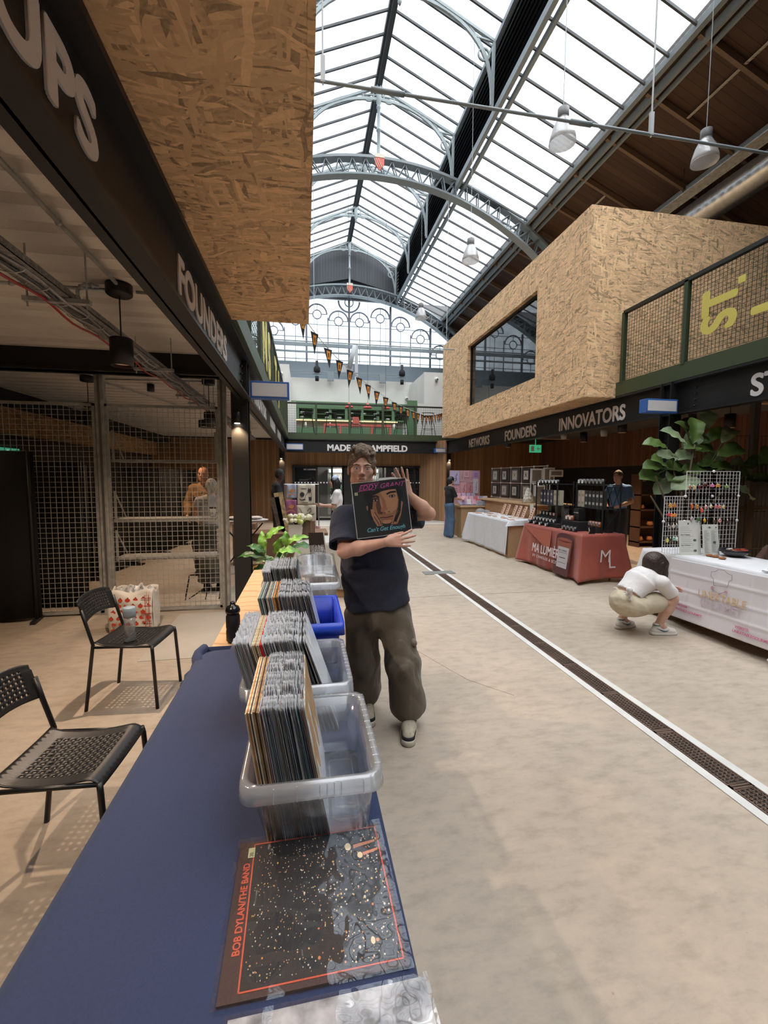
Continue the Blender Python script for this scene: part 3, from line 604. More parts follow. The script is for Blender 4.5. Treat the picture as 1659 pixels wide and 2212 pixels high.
# ================================================================== roof
XC, RY0, RY1 = 2.13, -8.0, 21.45
def mirror(x, s): return XC+(x-XC)*s
nw = 1
for s in (1, -1):
    m = lambda x: mirror(x, s)
    # main glazed slope
    g = B(); g.add([(m(4.47), RY0, 10.12), (m(6.6), RY0, 9.26), (m(6.6), RY1, 9.26), (m(4.47), RY1, 10.12)], [(0, 1, 2, 3)])
    w = build('window_%d' % nw, g, GLZ1); w['kind'] = 'structure'; nw += 1
    b = B(); y = RY0
    while y < RY1: b.bar((m(4.47), y, 10.09), (m(6.6), y, 9.23), .035, .05); y += .575
    build('glazing_bars', b, GREYD, w)
    g = B(); g.add([(m(2.16), RY0, 12.6), (m(4.42), RY0, 11.62), (m(4.42), RY1, 11.62), (m(2.16), RY1, 12.6)], [(0, 1, 2, 3)])
    w = build('window_%d' % nw, g, GLZ2); w['kind'] = 'structure'; nw += 1
    b = B(); y = RY0
    while y < RY1: b.bar((m(2.16), y, 12.57), (m(4.42), y, 11.59), .04, .05); y += .575
    build('glazing_bars', b, GREYD, w)
    # louvres between lantern and main roof
    b = B()
    for k in range(9):
        z = 10.25+k*.155; b.add([(m(4.40), RY0, z), (m(4.50), RY0, z+.11), (m(4.50), RY1, z+.11), (m(4.40), RY1, z)], [(0, 1, 2, 3)])
    b.box((min(m(4.52), m(4.55)), RY0, 10.1), (max(m(4.52), m(4.55)), RY1, 11.6)); struct('wall_louvre_%s' % ('right' if s > 0 else 'left'), b, mat('louvre', (.02, .021, .024), .6))
    # gutters and eaves beams
    for i, (x, z, w_, h_) in enumerate(((4.43, 10.05, .1, .16), (4.62, 10.0, .08, .1), (4.42, 11.55, .1, .12), (6.62, 9.22, .1, .14), (6.8, 9.1, .07, .16), (6.95, 9.02, .05, .08), (8.85, 8.28, .2, .14))):
        b = B(); b.box((min(m(x-w_/2), m(x+w_/2)), RY0, z-h_/2), (max(m(x-w_/2), m(x+w_/2)), RY1, z+h_/2))
        tag(build('roof_purlin', b, GREYP), 'grey iron roof member running the length of the %s roof slope' % ('right' if s > 0 else 'left'), 'purlin', 'grey iron purlins of the %s roof slope' % ('right' if s > 0 else 'left'))
    b = B(); b.add([(m(6.6), RY0, 9.3), (m(13.7), RY0, 6.4), (m(13.7), RY1, 6.4), (m(6.6), RY1, 9.3), (m(6.6), RY0, 9.4), (m(13.7), RY0, 6.5), (m(13.7), RY1, 6.5), (m(6.6), RY1, 9.4)], [(0, 1, 2, 3), (4, 5, 6, 7)])
    struct('ceiling_roof_%s' % ('right' if s > 0 else 'left'), b, ROOFW)
    if s > 0:
        RAF = mat('brown_rafter', (.16, .10, .06), .7)
        for k in range(20):
            y = 2.32+k*1.17-4.68
            b = B(); b.bar((6.7, y, 9.17), (13.6, y, 6.35), .07, .12)
            tag(build('rafter', b, RAF), 'brown rafter under the dark boarded right roof slope', 'rafter', 'rafters of the right roof slope')
        for y, x in ((5.83, 7.6), (10.5, 7.6), (15.2, 7.6)):
            b = B(); b.bar((x, y, 8.78), (x, y+2.3, 8.78), .05, .015)
            for i in range(24): b.bar((x-.02, y+.05+i*.095, 8.765), (x+.02, y+.05+i*.095, 8.765), .02, .006)
            tag(build('perforated_strap', b, mat('pale_strap', (.5, .45, .38), .5)), 'pale perforated metal strap between two rafters', 'strap', 'perforated straps under the right roof')
b = B(); b.box((XC-.1, RY0, 12.5), (XC+.1, RY1, 12.64)); b.box((XC-.04, RY0, 12.42), (XC+.04, RY1, 12.52)); tag(build('ridge_beam', b, GREYD), 'dark ridge beam along the top of the glazed lantern roof', 'beam')
# end wall: boarded gable, fan window, grey base
b = B(); b.poly([(XC-2.42, 21.5, 10.0), (XC+2.42, 21.5, 10.0), (XC+2.42, 21.5, 11.6), (XC, 21.5, 12.6), (XC-2.42, 21.5, 11.6)], (0, .1, 0)); struct('wall_gable', b, GABLE)
b = B(); b.bar((XC-2.2, 21.42, 10.45), (XC, 21.42, 10.95), .06, .14, (0, 1, 0)); b.bar((XC+2.2, 21.42, 10.45), (XC, 21.42, 10.95), .06, .14, (0, 1, 0)); struct('trim_9', b, GREYD)
b = B(); b.box((-9, 21.3, 6.25), (14, 21.5, 7.0)); struct('wall_end_band', b, mat('blue_grey_paint', (.22, .27, .31), .6))
b = B(); b.box((-9, 21.5, 3.0), (14, 21.6, 5.4)); struct('wall_end_lower', b, GREYD)
ZC0, RA = 2.45, 7.6
def arcz(x, r): d = r*r-(x-XC)**2; return ZC0+math.sqrt(max(d, 0))
g = B(); n = 40; xs_ = [XC-6.4+12.8*i/n for i in range(n+1)]
g.add([(x, 21.46, 7.0) for x in xs_]+[(x, 21.46, max(7.0, arcz(x, RA+.1))) for x in xs_], [(i, i+1, n+2+i, n+1+i) for i in range(n)])
w = build('window_5', g, GLZ3); w['kind'] = 'structure'
g2 = B(); g2.box((-9, 21.46, 5.4), (14, 21.48, 6.25)); build('lower_pane', g2, GLZ3, w)
b = B()
# spandrel above the arch is dark board
b2 = B(); b2.add([(x, 21.47, arcz(x, RA+.1)) for x in xs_]+[(x, 21.47, 10.05) for x in xs_], [(i, i+1, n+2+i, n+1+i) for i in range(n)]); struct('wall_spandrel', b2, GREYD)
def arcpoly(bb_, cx, cz, r, y, a0, a1, w_, n=16):
    P = [(cx+r*math.cos(R(a0+(a1-a0)*i/n)), y, cz+r*math.sin(R(a0+(a1-a0)*i/n))) for i in range(n+1)]
    for p, q in zip(P, P[1:]): bb_.bar(p, q, w_, .04, (0, 1, 0))
pit = 1.0
for i in range(-6, 7):
    x = XC+i*pit+.0
    if i % 2 == 0: b.bar((x, 21.4, 6.9), (x, 21.4, arcz(x, RA)), .09, .08)
    else: b.bar((x, 21.4, 6.9), (x, 21.4, arcz(x, RA)-.9), .045, .05)
for i in range(-6, 6):
    x = XC+(i+.5)*pit; top = min(arcz(x-.45, RA), arcz(x+.45, RA))-.12; r = pit/2-.05; cz = top-r
    if i in (-1, 0): cz -= .45
    arcpoly(b, x, cz, r, 21.4, 0, 180, .06); arcpoly(b, x, cz-.02, .2, 21.4, 0, 360, .04)
    b.bar((x, 21.4, 6.95), (x, 21.4, cz-.22), .022, .03)
    b.bar((x, 21.4, cz+.18), (x, 21.4, cz+r), .022, .03); b.bar((x-r, 21.4, cz), (x-.2, 21.4, cz), .022, .03); b.bar((x+.2, 21.4, cz), (x+r, 21.4, cz), .022, .03)
arcpoly(b, XC, arcz(XC, RA)-.15, .5, 21.4, 180, 360, .07); arcpoly(b, XC, arcz(XC, RA)-.2, .2, 21.4, 0, 360, .04)
for z in (7.15, 7.45, 8.15): b.bar((XC-6, 21.4, z), (XC+6, 21.4, z), .025, .03, (0, 1, 0))
b.bar((XC-5.2, 21.4, 8.75), (XC+5.2, 21.4, 8.75), .02, .03, (0, 1, 0))
build('tracery', b, mat('grey_tracery', (.14, .15, .19), .5), w)
# arch trusses
def arch(y, label):
    t = thing('arch_truss', label, 'truss', (XC, y, 10))
    def chord(r, w_, h_):
        b = B(); P = []; n = 64
        for i in range(n+1): a = R(20+140*i/n); P.append(Vector((XC+r*math.cos(a), y, ZC0+r*math.sin(a))))
        vs = []
        for i, p in enumerate(P):
            nrm = Vector((p.x-XC, 0, p.z-ZC0)).normalized()
            for a_, c_ in ((-1, -1), (1, -1), (1, 1), (-1, 1)): vs.append(p+Vector((0, w_/2*a_, 0))+nrm*(h_/2*c_))
        b.add(vs, [(4*i+k, 4*i+(k+1) % 4, 4*i+4+(k+1) % 4, 4*i+4+k) for i in range(n) for k in range(4)]); return b
    build('lower_chord', chord(RA, .26, .05), GREYP, t); build('upper_chord', chord(RA+.46, .26, .07), GREYP, t)
    b = B(); n = 104
    for yy in (y-.07, y+.07):
        P = []
        for i in range(n+1): a = R(20+140*i/n); r = RA+.03 if i % 2 else RA+.43; P.append((XC+r*math.cos(a), yy, ZC0+r*math.sin(a)))
        for p, q in zip(P, P[1:]): b.bar(p, q, .02, .05, (0, 1, 0))
    build('lattice', b, GREYP, t)
    s = B(); s.poly([(XC-.13, y-.15, 10.52), (XC-.13, y-.15, 10.28), (XC, y-.15, 10.12), (XC+.13, y-.15, 10.28), (XC+.13, y-.15, 10.52)], (0, -.03, 0)); s = build('shield', s, mat('shield_red', (.6, .1, .06), .4), t)
    q = B(); q.box((XC-.14, y-.19, 10.46), (XC+.14, y-.18, 10.56))
    for k in (-1, 0, 1): q.bar((XC-.1+k*.06, y-.19, 10.42), (XC+k*.06, y-.19, 10.2), .012, .01)
    build('shield_stripes', q, mat('pale_shield', (.65, .6, .5), .5), s)
    b = B(); b.lathe((XC, y, 10.5), [(.09, 0), (.1, .03), (.05, .08), (.045, .75), (.07, .78), (.07, .82), (.045, .85), (.045, 1.35), (.06, 1.38), (.06, 1.42), (.035, 1.45), (.05, 1.62)], 12); build('king_post', b, GREYP, t)
arch(12.9, 'near grey iron lattice arch with a red shield at its crown'); arch(21.15, 'far grey iron lattice arch over the end window')
def rib(y):
    t = thing('lantern_rib', 'curved cast iron rib with pierced roundels under the glazed lantern', 'roof rib', (XC, y, 11), 'cast iron lantern ribs')
    for s in (1, -1):
        b = B(); P = []
        for i in range(17):
            a = R(90*i/16); P.append(Vector((mirror(XC+.06+2.1*math.sin(a), s), y, 10.15+1.95*math.cos(a)**.8 if i < 16 else 10.1)))
        for p, q in zip(P, P[1:]): b.bar(p, q, .07, .05, (0, 1, 0)); b.bar(p+Vector((0, 0, .1)), q+Vector((0, 0, .1)), .03, .03, (0, 1, 0))
        b.bar((mirror(2.16, s), y, 12.42), (mirror(4.35, s), y, 11.45), .06, .07, (0, 1, 0)); b.bar((mirror(4.32, s), y, 11.5), (mirror(4.3, s), y, 10.05), .06, .06, (0, 1, 0))
        b.bar(P[9], (mirror(4.3, s), y, 11.45), .035, .04, (0, 1, 0))
        build('half_rib', b, mat('pale_grey_iron', (.30, .35, .36), .5), t)
        b = B(); arcpoly(b, mirror(4.08, s), 11.15, .13, y, 0, 360, .035); build('roundel', b, mat('pale_grey_iron'), t); b = B(); arcpoly(b, mirror(2.42, s), 12.18, .15, y, 0, 360, .035); build('roundel', b, mat('pale_grey_iron'), t)
    b = B(); b.lathe((XC, y, 11.95), [(.02, -.12), (.05, -.05), (.03, 0), (.07, .06), (.07, .5)], 10); build('boss', b, mat('pale_grey_iron'), t)
for y in (7.36, 10.13, 12.9, 15.67, 18.43, 21.1): rib(y)
# tie rods, hangers
t = thing('tie_rod', 'grey tie rod stretched across the hall overhead with turnbuckles', 'tie rod', (2.1, 4.6, 5.43)); b = B(); b.tube([(-5, 4.6, 5.43), (13.5, 4.6, 5.43)], .016, 8); b.tube([(.68, 4.6, 5.43), (1.02, 4.6, 5.43)], .026, 8); b.tube([(2.85, 4.6, 5.43), (3.1, 4.6, 5.43)], .026, 8); build('rod', b, GREYP, t)
for x in (.21, 3.84): b = B(); b.tube([(x, 4.6, 5.4), (x, 4.6, 10)], .009, 6); b.box((x-.022, 4.585, 5.42), (x+.022, 4.615, 5.66)); build('hanger', b, mat('pale_grey', (.5, .52, .53), .5), t)
t = thing('tie_rod', 'far tie rod stretched across below the end window', 'tie rod', (2.1, 12.9, 5.43)); b = B(); b.tube([(-5, 12.9, 5.43), (4.6, 12.9, 5.43)], .016, 6); build('rod', b, GREYP, t)
b = B(); b.tube([(4.2, 12.9, 5.4), (4.2, 12.9, 9.9)], .008, 5); b.tube([(.3, 12.9, 5.4), (.3, 12.9, 10)], .008, 5); build('hanger', b, mat('pale_grey'), t)
# duct, cable tray at right
t = thing('ventilation_duct', 'big spiral ventilation duct of bright galvanised steel under the right roof', 'duct', (8.7, 8, 7.45))
b = B(); P = []; k = 0; y = 3.6
while y < 16: P.append((8.7, y, 7.48)); y += .06
b.tube(P, [.29 if (i % 3) else .296 for i in range(len(P))], 24); build('pipe', b, mat('duct_steel', (.55, .56, .56), .28, .9, noise=(9, .15)), t)
b = B()
for y in (6, 9, 12):
    b.bar((8.35, y, 7.85), (9.05, y, 7.85), .04, .04); b.tube([(8.4, y, 7.85), (8.4, y, 8.5)], .008, 5); b.tube([(9.0, y, 7.85), (9.0, y, 8.3)], .008, 5)
build('hanger', b, BLK, t)
t = thing('cable_tray', 'slim metal cable tray above the ventilation duct', 'cable tray', (8.3, 8, 7.9)); b = B(); b.box((8.2, 4, 7.62), (8.24, 15, 7.66)); b.box((8.0, 4, 7.66), (8.24, 15, 7.68)); build('tray', b, GALV, t)
# ================================================================== left side: fence, drapes, services
FY = 5.5
def fence(label, x0, x1, z1=2.42, y=FY):
    t = thing('mesh_fence_panel', label, 'fence', ((x0+x1)/2, y, 0))
    b = B(); w = .035
    b.box((x0, y-w/2, .02), (x1, y+w/2, .05)); b.box((x0, y-w/2, z1-.03), (x1, y+w/2, z1)); b.box((x0, y-w/2, .02), (x0+.03, y+w/2, z1)); b.box((x1-.03, y-w/2, .02), (x1, y+w/2, z1)); build('frame', b, GALV, t)
    b = B(); wires(b, (x0+.02, y, .04), (x1-x0-.04, 0, 0), (0, 0, z1-.06), int((x1-x0)/.061), int(z1/.059), .0045); build('mesh_infill', b, mat('mesh_wire', (.42, .40, .37), .5, .15), t)
    return t
fence('wide welded mesh fence panel at the left edge, beside the black drapes', -4.4, -2.32)
fence('welded mesh fence panel with three metal shelves behind it', -2.22, -1.0)
def post(x, label, z1=2.74):
    t = thing('fence_post', label, 'post', (x, FY, 0)); b = B(); b.box((x-.045, FY-.04, 0), (x+.045, FY+.04, z1)); build('tube_post', b, GALV, t, bevel=.006)
    b = B(); b.box((x-.012, FY-.046, 0), (x+.012, FY-.04, z1)); build('slot_rail', b, mat('rail_dark', (.2, .2, .19), .4, .7), t)
post(-2.26, 'tall galvanised fence post between the two mesh panels'); post(-.955, 'tall galvanised fence post next to the black steel column')
for (py, l) in ((1000, 'top'), (1122, 'middle'), (1201, 'bottom')):
    z = at(400, py, Y=5.75).z; t = thing('metal_shelf', '%s galvanised shelf fixed behind the right mesh fence panel' % l, 'shelf', (-1.6, 5.75, z))
    b = B(); b.box((-2.2, 5.56, z), (-1.02, 5.86, z+.03)); build('shelf_board', b, GALV, t)
    for x in (-2.17, -1.05): b = B(); b.bar((x, 5.54, z+.35), (x, 5.84, z+.03), .012, .012); b.bar((x, 5.54, z), (x, 5.54, z+.36), .02, .012); build('bracket', b, GALV, t)
zc = at(400, 1122, Y=5.75).z+.03
t = thing('takeaway_cup', 'pale takeaway cup with a dark lid on the middle mesh shelf', 'cup', (-1.13, 5.7, zc)); b = B(); b.lathe((-1.13, 5.7, zc), [(.028, 0), (.038, .11)], 16); build('cup_body', b, mat('paper_white', (.6, .58, .52), .7), t)
b = B(); b.lathe((-1.13, 5.7, zc+.108), [(.041, 0), (.041, .01), (.035, .022)], 16); build('lid', b, mat('lid_brown', (.07, .04, .03), .5), t)
DRP = mat('black_drape', (.006, .006, .007), .95)
def drape(x0, y0, x1, y1, z1, label):
    t = thing('drape_screen', label, 'screen', ((x0+x1)/2, (y0+y1)/2, 0)); p, q = Vector((x0, y0, 0)), Vector((x1, y1, 0)); d = q-p; n = Vector((-d.y, d.x, 0)).normalized()
    b = B(); b.grid(lambda u, v: p+d*u+n*(.012*math.sin(u*40)+.02)+Vector((0, 0, .04+(z1-.04)*v)), 60, 3); build('drape', b, DRP, t, solid=.006)
    for u in (.02, .98): c = p+d*u; b = B(); b.tube([(c.x, c.y, .02), (c.x, c.y, z1+.02)], .016, 8); b.bar(c-n*.14+Vector((0, 0, .015)), c+n*.14+Vector((0, 0, .015)), .05, .03); build('stand', b, BLK, t)
drape(-5.0, 4.9, -2.9, 5.36, 1.87, 'nearest black fabric screen at the left edge'); drape(-3.4, 5.75, -2.56, 5.66, 1.77, 'black fabric screen just behind the wide mesh panel')
for i, (a, c) in enumerate((((-3.35, 5.95), (-3.2, 7.35)), ((-3.18, 7.4), (-3.05, 8.5)), ((-3.05, 8.55), (-2.95, 9.7)), ((-2.95, 9.75), (-2.85, 10.9)), ((-2.85, 10.95), (-2.8, 12.1)))):
    drape(*a, *c, 1.77, 'black fabric screen in the receding row behind the fence, %s from the camera' % ('first', 'second', 'third', 'fourth', 'fifth')[i])
# cable tray
t = thing('cable_tray', 'long perforated cable tray hung under the white left ceiling with red cables', 'cable tray', (-1.45, 4, 2.65))
b = B(); b.box((-1.52, -1, 2.66), (-1.36, 13, 2.664)); b.box((-1.52, -1, 2.66), (-1.516, 13, 2.70)); b.box((-1.364, -1, 2.66), (-1.36, 13, 2.70)); build('tray_body', b, mat('tray_steel', (.26, .25, .24), .5, .3, noise=(60, .5)), t)
b = B()
for y in (1.2, 3.0, 4.7, 6.1, 6.7, 9, 11):
    b.box((-1.62, y-.02, 2.63), (-1.26, y+.02, 2.655)); b.tube([(-1.6, y, 2.6), (-1.6, y, 2.96)], .006, 5); b.tube([(-1.28, y, 2.6), (-1.28, y, 2.96)], .006, 5)
build('hanger', b, GALV, t)
for k, (c, x0) in enumerate((((.35, .02, .02), -1.50), ((.3, .28, .27), -1.46), ((.06, .06, .06), -1.43), ((.3, .28, .27), -1.40))):
    b = B(); P = []; y = -1
    while y < 13: P.append((x0+.012*math.sin(y*5+k*2), y, 2.645-.02*(k == 0)+.012*math.sin(y*9+k))); y += .12
    b.tube(P, .008, 5); build('cable', b, mat('cable%d' % k, c, .5), t)
b = B()
y = -.5
while y < 12: b.lathe((-1.44, y, 2.65), [(.065, -.004), (.065, .004)], 10, Matrix.Translation((-1.44, y, 2.645)) @ Matrix.Rotation(R(90), 4, 'X') @ Matrix.Diagonal((1, .4, 1, 1)) @ Matrix.Translation((1.44, -y, -2.65)), cap=False); y += .22
build('basket_hoops', b, GALV, t, solid=.003)
def conduit(label, pts):
    pts = [(p[0], p[1], p[2]-.015) for p in pts]; t = thing('conduit', label, 'conduit', pts[0]); b = B(); b.tube(pts, .012, 8); build('pipe', b, GALV, t)
    b = B()
    for p, q in zip(pts, pts[1:]):
        L_ = (Vector(q)-Vector(p)).length; k = max(1, int(L_/1.1))
        for i in range(k): c = Vector(p).lerp(Vector(q), (i+.5)/k); b.ball(c, .02, 6)
    build('clip', b, GALV, t)
pd = at(257, 620, z=2.93)
conduit('steel conduit running along the left ceiling to the nearest black pendant', [(-1.2, -1, 2.93), (pd.x+.02, pd.y-.1, 2.93)])
conduit('steel conduit crossing the left ceiling above the cable tray', [(-4.9, pd.y+.03, 2.93), (pd.x-.1, pd.y+.03, 2.93)]); conduit('steel conduit from the nearest pendant toward the lettered beam', [(pd.x+.1, pd.y+.03, 2.93), (-.8, pd.y+.06, 2.93)])
conduit('bent steel conduit dropping beside the nearest pendant', [(pd.x-.12, pd.y-.02, 2.93), (pd.x-.2, pd.y-.05, 2.93), (pd.x-.24, pd.y-.06, 2.88), (pd.x-.24, pd.y-.06, 2.78)])
p2 = at(188, 815, z=2.93); p3 = at(450, 822, z=2.93)
conduit('steel conduit crossing behind the cable tray to the far pendants', [(p2.x, p2.y, 2.93), (p3.x, p3.y, 2.93)]); conduit('steel conduit receding from the left far pendant', [(p2.x+.05, p2.y, 2.93), (-2.2, 9.2, 2.93)])
def pend(p, zt, zb, label, r=.072, on=False, g='black cylinder pendants under the left ceiling'):
    t = thing('pendant_lamp', label, 'pendant lamp', (p.x, p.y, zt), g); b = B(); b.lathe((p.x, p.y, 0), [(.075, 2.87), (.085, 2.88), (.085, 2.945)], 20); build('ceiling_rose', b, BLK, t)
    b = B(); b.tube([(p.x, p.y, zt), (p.x, p.y, 2.9)], .005, 6); build('cord', b, BLK, t)
    b = B(); b.lathe((p.x, p.y, 0), [(r-.008, zb), (r, zb), (r, zt-.005), (r-.01, zt), (0, zt)], 24, cap=False); b.lathe((p.x, p.y, 0), [(r-.01, zb+.001), (r-.012, zt-.06), (0, zt-.05)], 24, cap=False); build('shade', b, BLK, t)
    b = B(); b.lathe((p.x, p.y, zb+.02), [(0, .01), (r-.014, .0)], 20, cap=False); build('diffuser', b, mat('lamp_cream', (.7, .55, .42), .5), t)
    b = B(); b.ball((p.x, p.y-.01, zb+.028), .008, 8); build('indicator', b, mat('red_led', (.8, .05, .08), .5, emit=((1, .08, .1), 6)), t)
    if on: lamp('SPOT', (p.x, p.y, zb-.02), on, (1, .76, .56), .02, 150, (p.x, p.y, 0), .6, 'added_pendant_spot')  # spot added inside an unlit pendant to throw the chair's seat shadow
    return t
pend(pd, 2.578, 2.385, 'nearest black cylinder pendant lamp with a red point of light', .075, 120)
pend(p2, 2.5, 2.3, 'black cylinder pendant lamp seen above the wide mesh panel'); pend(p3, 2.5, 2.3, 'black cylinder pendant lamp above the shelf mesh panel')
pend(Vector((-3.9, 9.0, 0)), 2.68, 2.6, 'distant black pendant lamp near the strand board band', .2); pend(Vector((-1.8, 9.0, 0)), 2.68, 2.55, 'distant black pendant lamp over the orange jacket', .2)
for (x, y, e) in ((-1.25, 1.0, 75), (-2.2, 7.0, 60), (-3.6, 4.6, 8), (-2.0, 10.5, 60), (-1.6, 13.5, 40)):  # fittings added to light the left floor and brighten the record table
    t = thing('ceiling_downlight', 'small added downlight under the white left ceiling', 'light', (x, y, 2.92), 'added downlights under the left ceiling'); b = B(); b.lathe((x, y, 2.84), [(.04, 0), (.05, 0), (.05, .1)], 16); build('housing', b, BLK, t)
    lamp('SPOT', (x, y, 2.82), e*1.7, (1, .76, .56) if e > 65 else (1, .70, .45), .025 if e > 65 else .05, 140 if e > 65 else 120, (x+.12, y-.03, 0), .8, 'warm_downlight')
# wall screens and sign in the dark on the left
t = thing('exit_sign', 'small green exit sign in the dark beyond the left fence', 'sign', (-5.15, 8, 2)); p = at(30, 978, X=-5.1); b = B(); b.box((-5.19, p.y-.3, p.z-.08), (-5.15, p.y+.25, p.z+.08)); build('sign_box', b, mat('exit_green', (.02, .2, .1), .5, emit=((.05, .35, .2), .5)), t)
text('exit_symbol', '+E', .14, mat('exit_white', (.8, .9, .8), .5, emit=((.6, .9, .7), .6)), t, (-5.145, p.y-.2, p.z-.05), (0, 1, 0), (1, 0, 0), .001)
# ================================================================== chairs
CHB = mat('black_plastic', (.012, .012, .013), .42, spec=.45, bump=(120, .03))
CHM = mat('black_powder_coat', (.010, .010, .011), .4, spec=.5)
def perf(b, fn, nx, ny, hole=.28, mx=0, my=0):
    """perforated sheet mapped by fn(u,v); outer margin cells left solid"""
    idx = {}; vs = []; fs = []
    def V_(u, v):
        k = (round(u, 5), round(v, 5))
        if k not in idx: idx[k] = len(vs); vs.append(fn(u, v))
        return idx[k]
    for i in range(nx):
        for j in range(ny):
            u0, v0, du, dv = i/nx, j/ny, 1/nx, 1/ny
            O = [V_(u0+du*a, v0+dv*c) for a, c in ((0, 0), (.5, 0), (1, 0), (1, .5), (1, 1), (.5, 1), (0, 1), (0, .5))]
            if mx <= i < nx-mx and my <= j < ny-my:
                H = [V_(u0+du*(.5+hole*math.cos(R(a))), v0+dv*(.5+hole*math.sin(R(a)))) for a in (225, 270, 315, 0, 45, 90, 135, 180)]
                for k in range(8): fs.append((O[k], O[(k+1) % 8], H[(k+1) % 8], H[k]))
            else: fs.append(tuple(O))
    b.smooth = True; b.add(vs, fs); b.smooth = False
def make_chair(name, label, x, y, rz):
    t = thing(name, label, 'chair', (x, y, 0), 'black perforated chairs', rz)
    T = Matrix.Translation((x, y, 0)) @ Matrix.Rotation(rz, 4, 'Z')
    def P(v): return T @ Vector(v)
    def seatf(u, v):
        X_ = -.20+.40*u; Y_ = -.195+.39*v*(1)+0; w = 1-.06*(1-u); z = .452-.018*math.sin(math.pi*min(u*1.15, 1))
        if u < .12: z += .012*(1-u/.12)
        if u > .86: k = (u-.86)/.14; z -= .032*k*k; X_ -= .004*k
        return P((X_, Y_*w, z+.006*abs(2*v-1)**3))
    b = B(); perf(b, seatf, 14, 14, .27, 2, 2); s = build('seat', b, CHB, None, solid=.005); s.parent = t; s.matrix_parent_inverse = (Matrix.Translation((x, y, 0)) @ Matrix.Rotation(rz, 4, 'Z')).inverted()
    def backf(u, v):
        Y_ = (-.20+.40*u); c = math.cos((u-.5)*math.pi*.9); z = .60+.175*v+.004; X_ = -.235-.05*v-.028*c
        ztop = z-(.0 if v < .9 else 0)
        z = .60+.03*c*(1-v)+(.175+.012*c)*v-(.03*(1-v)*0)
        if v > .8: z -= .02*abs(2*u-1)**4
        return P((X_, Y_, z))
    b = B(); perf(b, backf, 16, 8, .28, 2, 1); s = build('backrest', b, CHB, None, solid=.006); s.parent = t; s.matrix_parent_inverse = (Matrix.Translation((x, y, 0)) @ Matrix.Rotation(rz, 4, 'Z')).inverted()
    for sy in (-1, 1):
        for nm, pts in (('leg', [(.185, .19*sy, .442), (.19, .195*sy, .41), (.215, .205*sy, 0)]), ('leg', [(-.262, .198*sy, .70), (-.235, .198*sy, .60), (-.195, .20*sy, .46), (-.255, .21*sy, 0)])):
            b = B(); b.tube([P(p) for p in pts], .0115, 10); s = build(nm, b, CHM, None); s.parent = t; s.matrix_parent_inverse = (Matrix.Translation((x, y, 0)) @ Matrix.Rotation(rz, 4, 'Z')).inverted()
        b = B(); b.tube([P((-.2, .198*sy, .44)), P((.185, .19*sy, .436))], .009, 8); s = build('side_rail', b, CHM, None); s.parent = t; s.matrix_parent_inverse = (Matrix.Translation((x, y, 0)) @ Matrix.Rotation(rz, 4, 'Z')).inverted()
    return t
make_chair('perforated_chair', 'black perforated metal and plastic chair holding a clear water bottle', -1.215, 3.375, R(-6))
make_chair('perforated_chair', 'nearest black perforated chair, empty, at the left edge', -.955, 1.94, R(-3))
# water bottle on the farther chair
bx, by = -1.23, 3.29
t = thing('water_bottle', 'clear water bottle with a blue grey cap standing on the farther chair', 'bottle', (bx, by, .445)); b = B(); b.lathe((bx, by, .446), [(.033, 0), (.036, .01), (.034, .07), (.036, .11), (.037, .17)], 20); build('bottle_body', b, clear('bottle_clear', (.80, .82, .85), .2, .5, .05), t)
b = B(); b.lathe((bx, by, .616), [(.04, 0), (.041, .02), (.041, .065), (.036, .07)], 20); build('cap', b, mat('cap_blue_grey', (.28, .36, .44), .4), t); b = B(); b.lathe((bx, by, .45), [(.031, 0), (.032, .055)], 16); build('water', b, clear('water', (.8, .85, .88), .03, .2, .02), t)
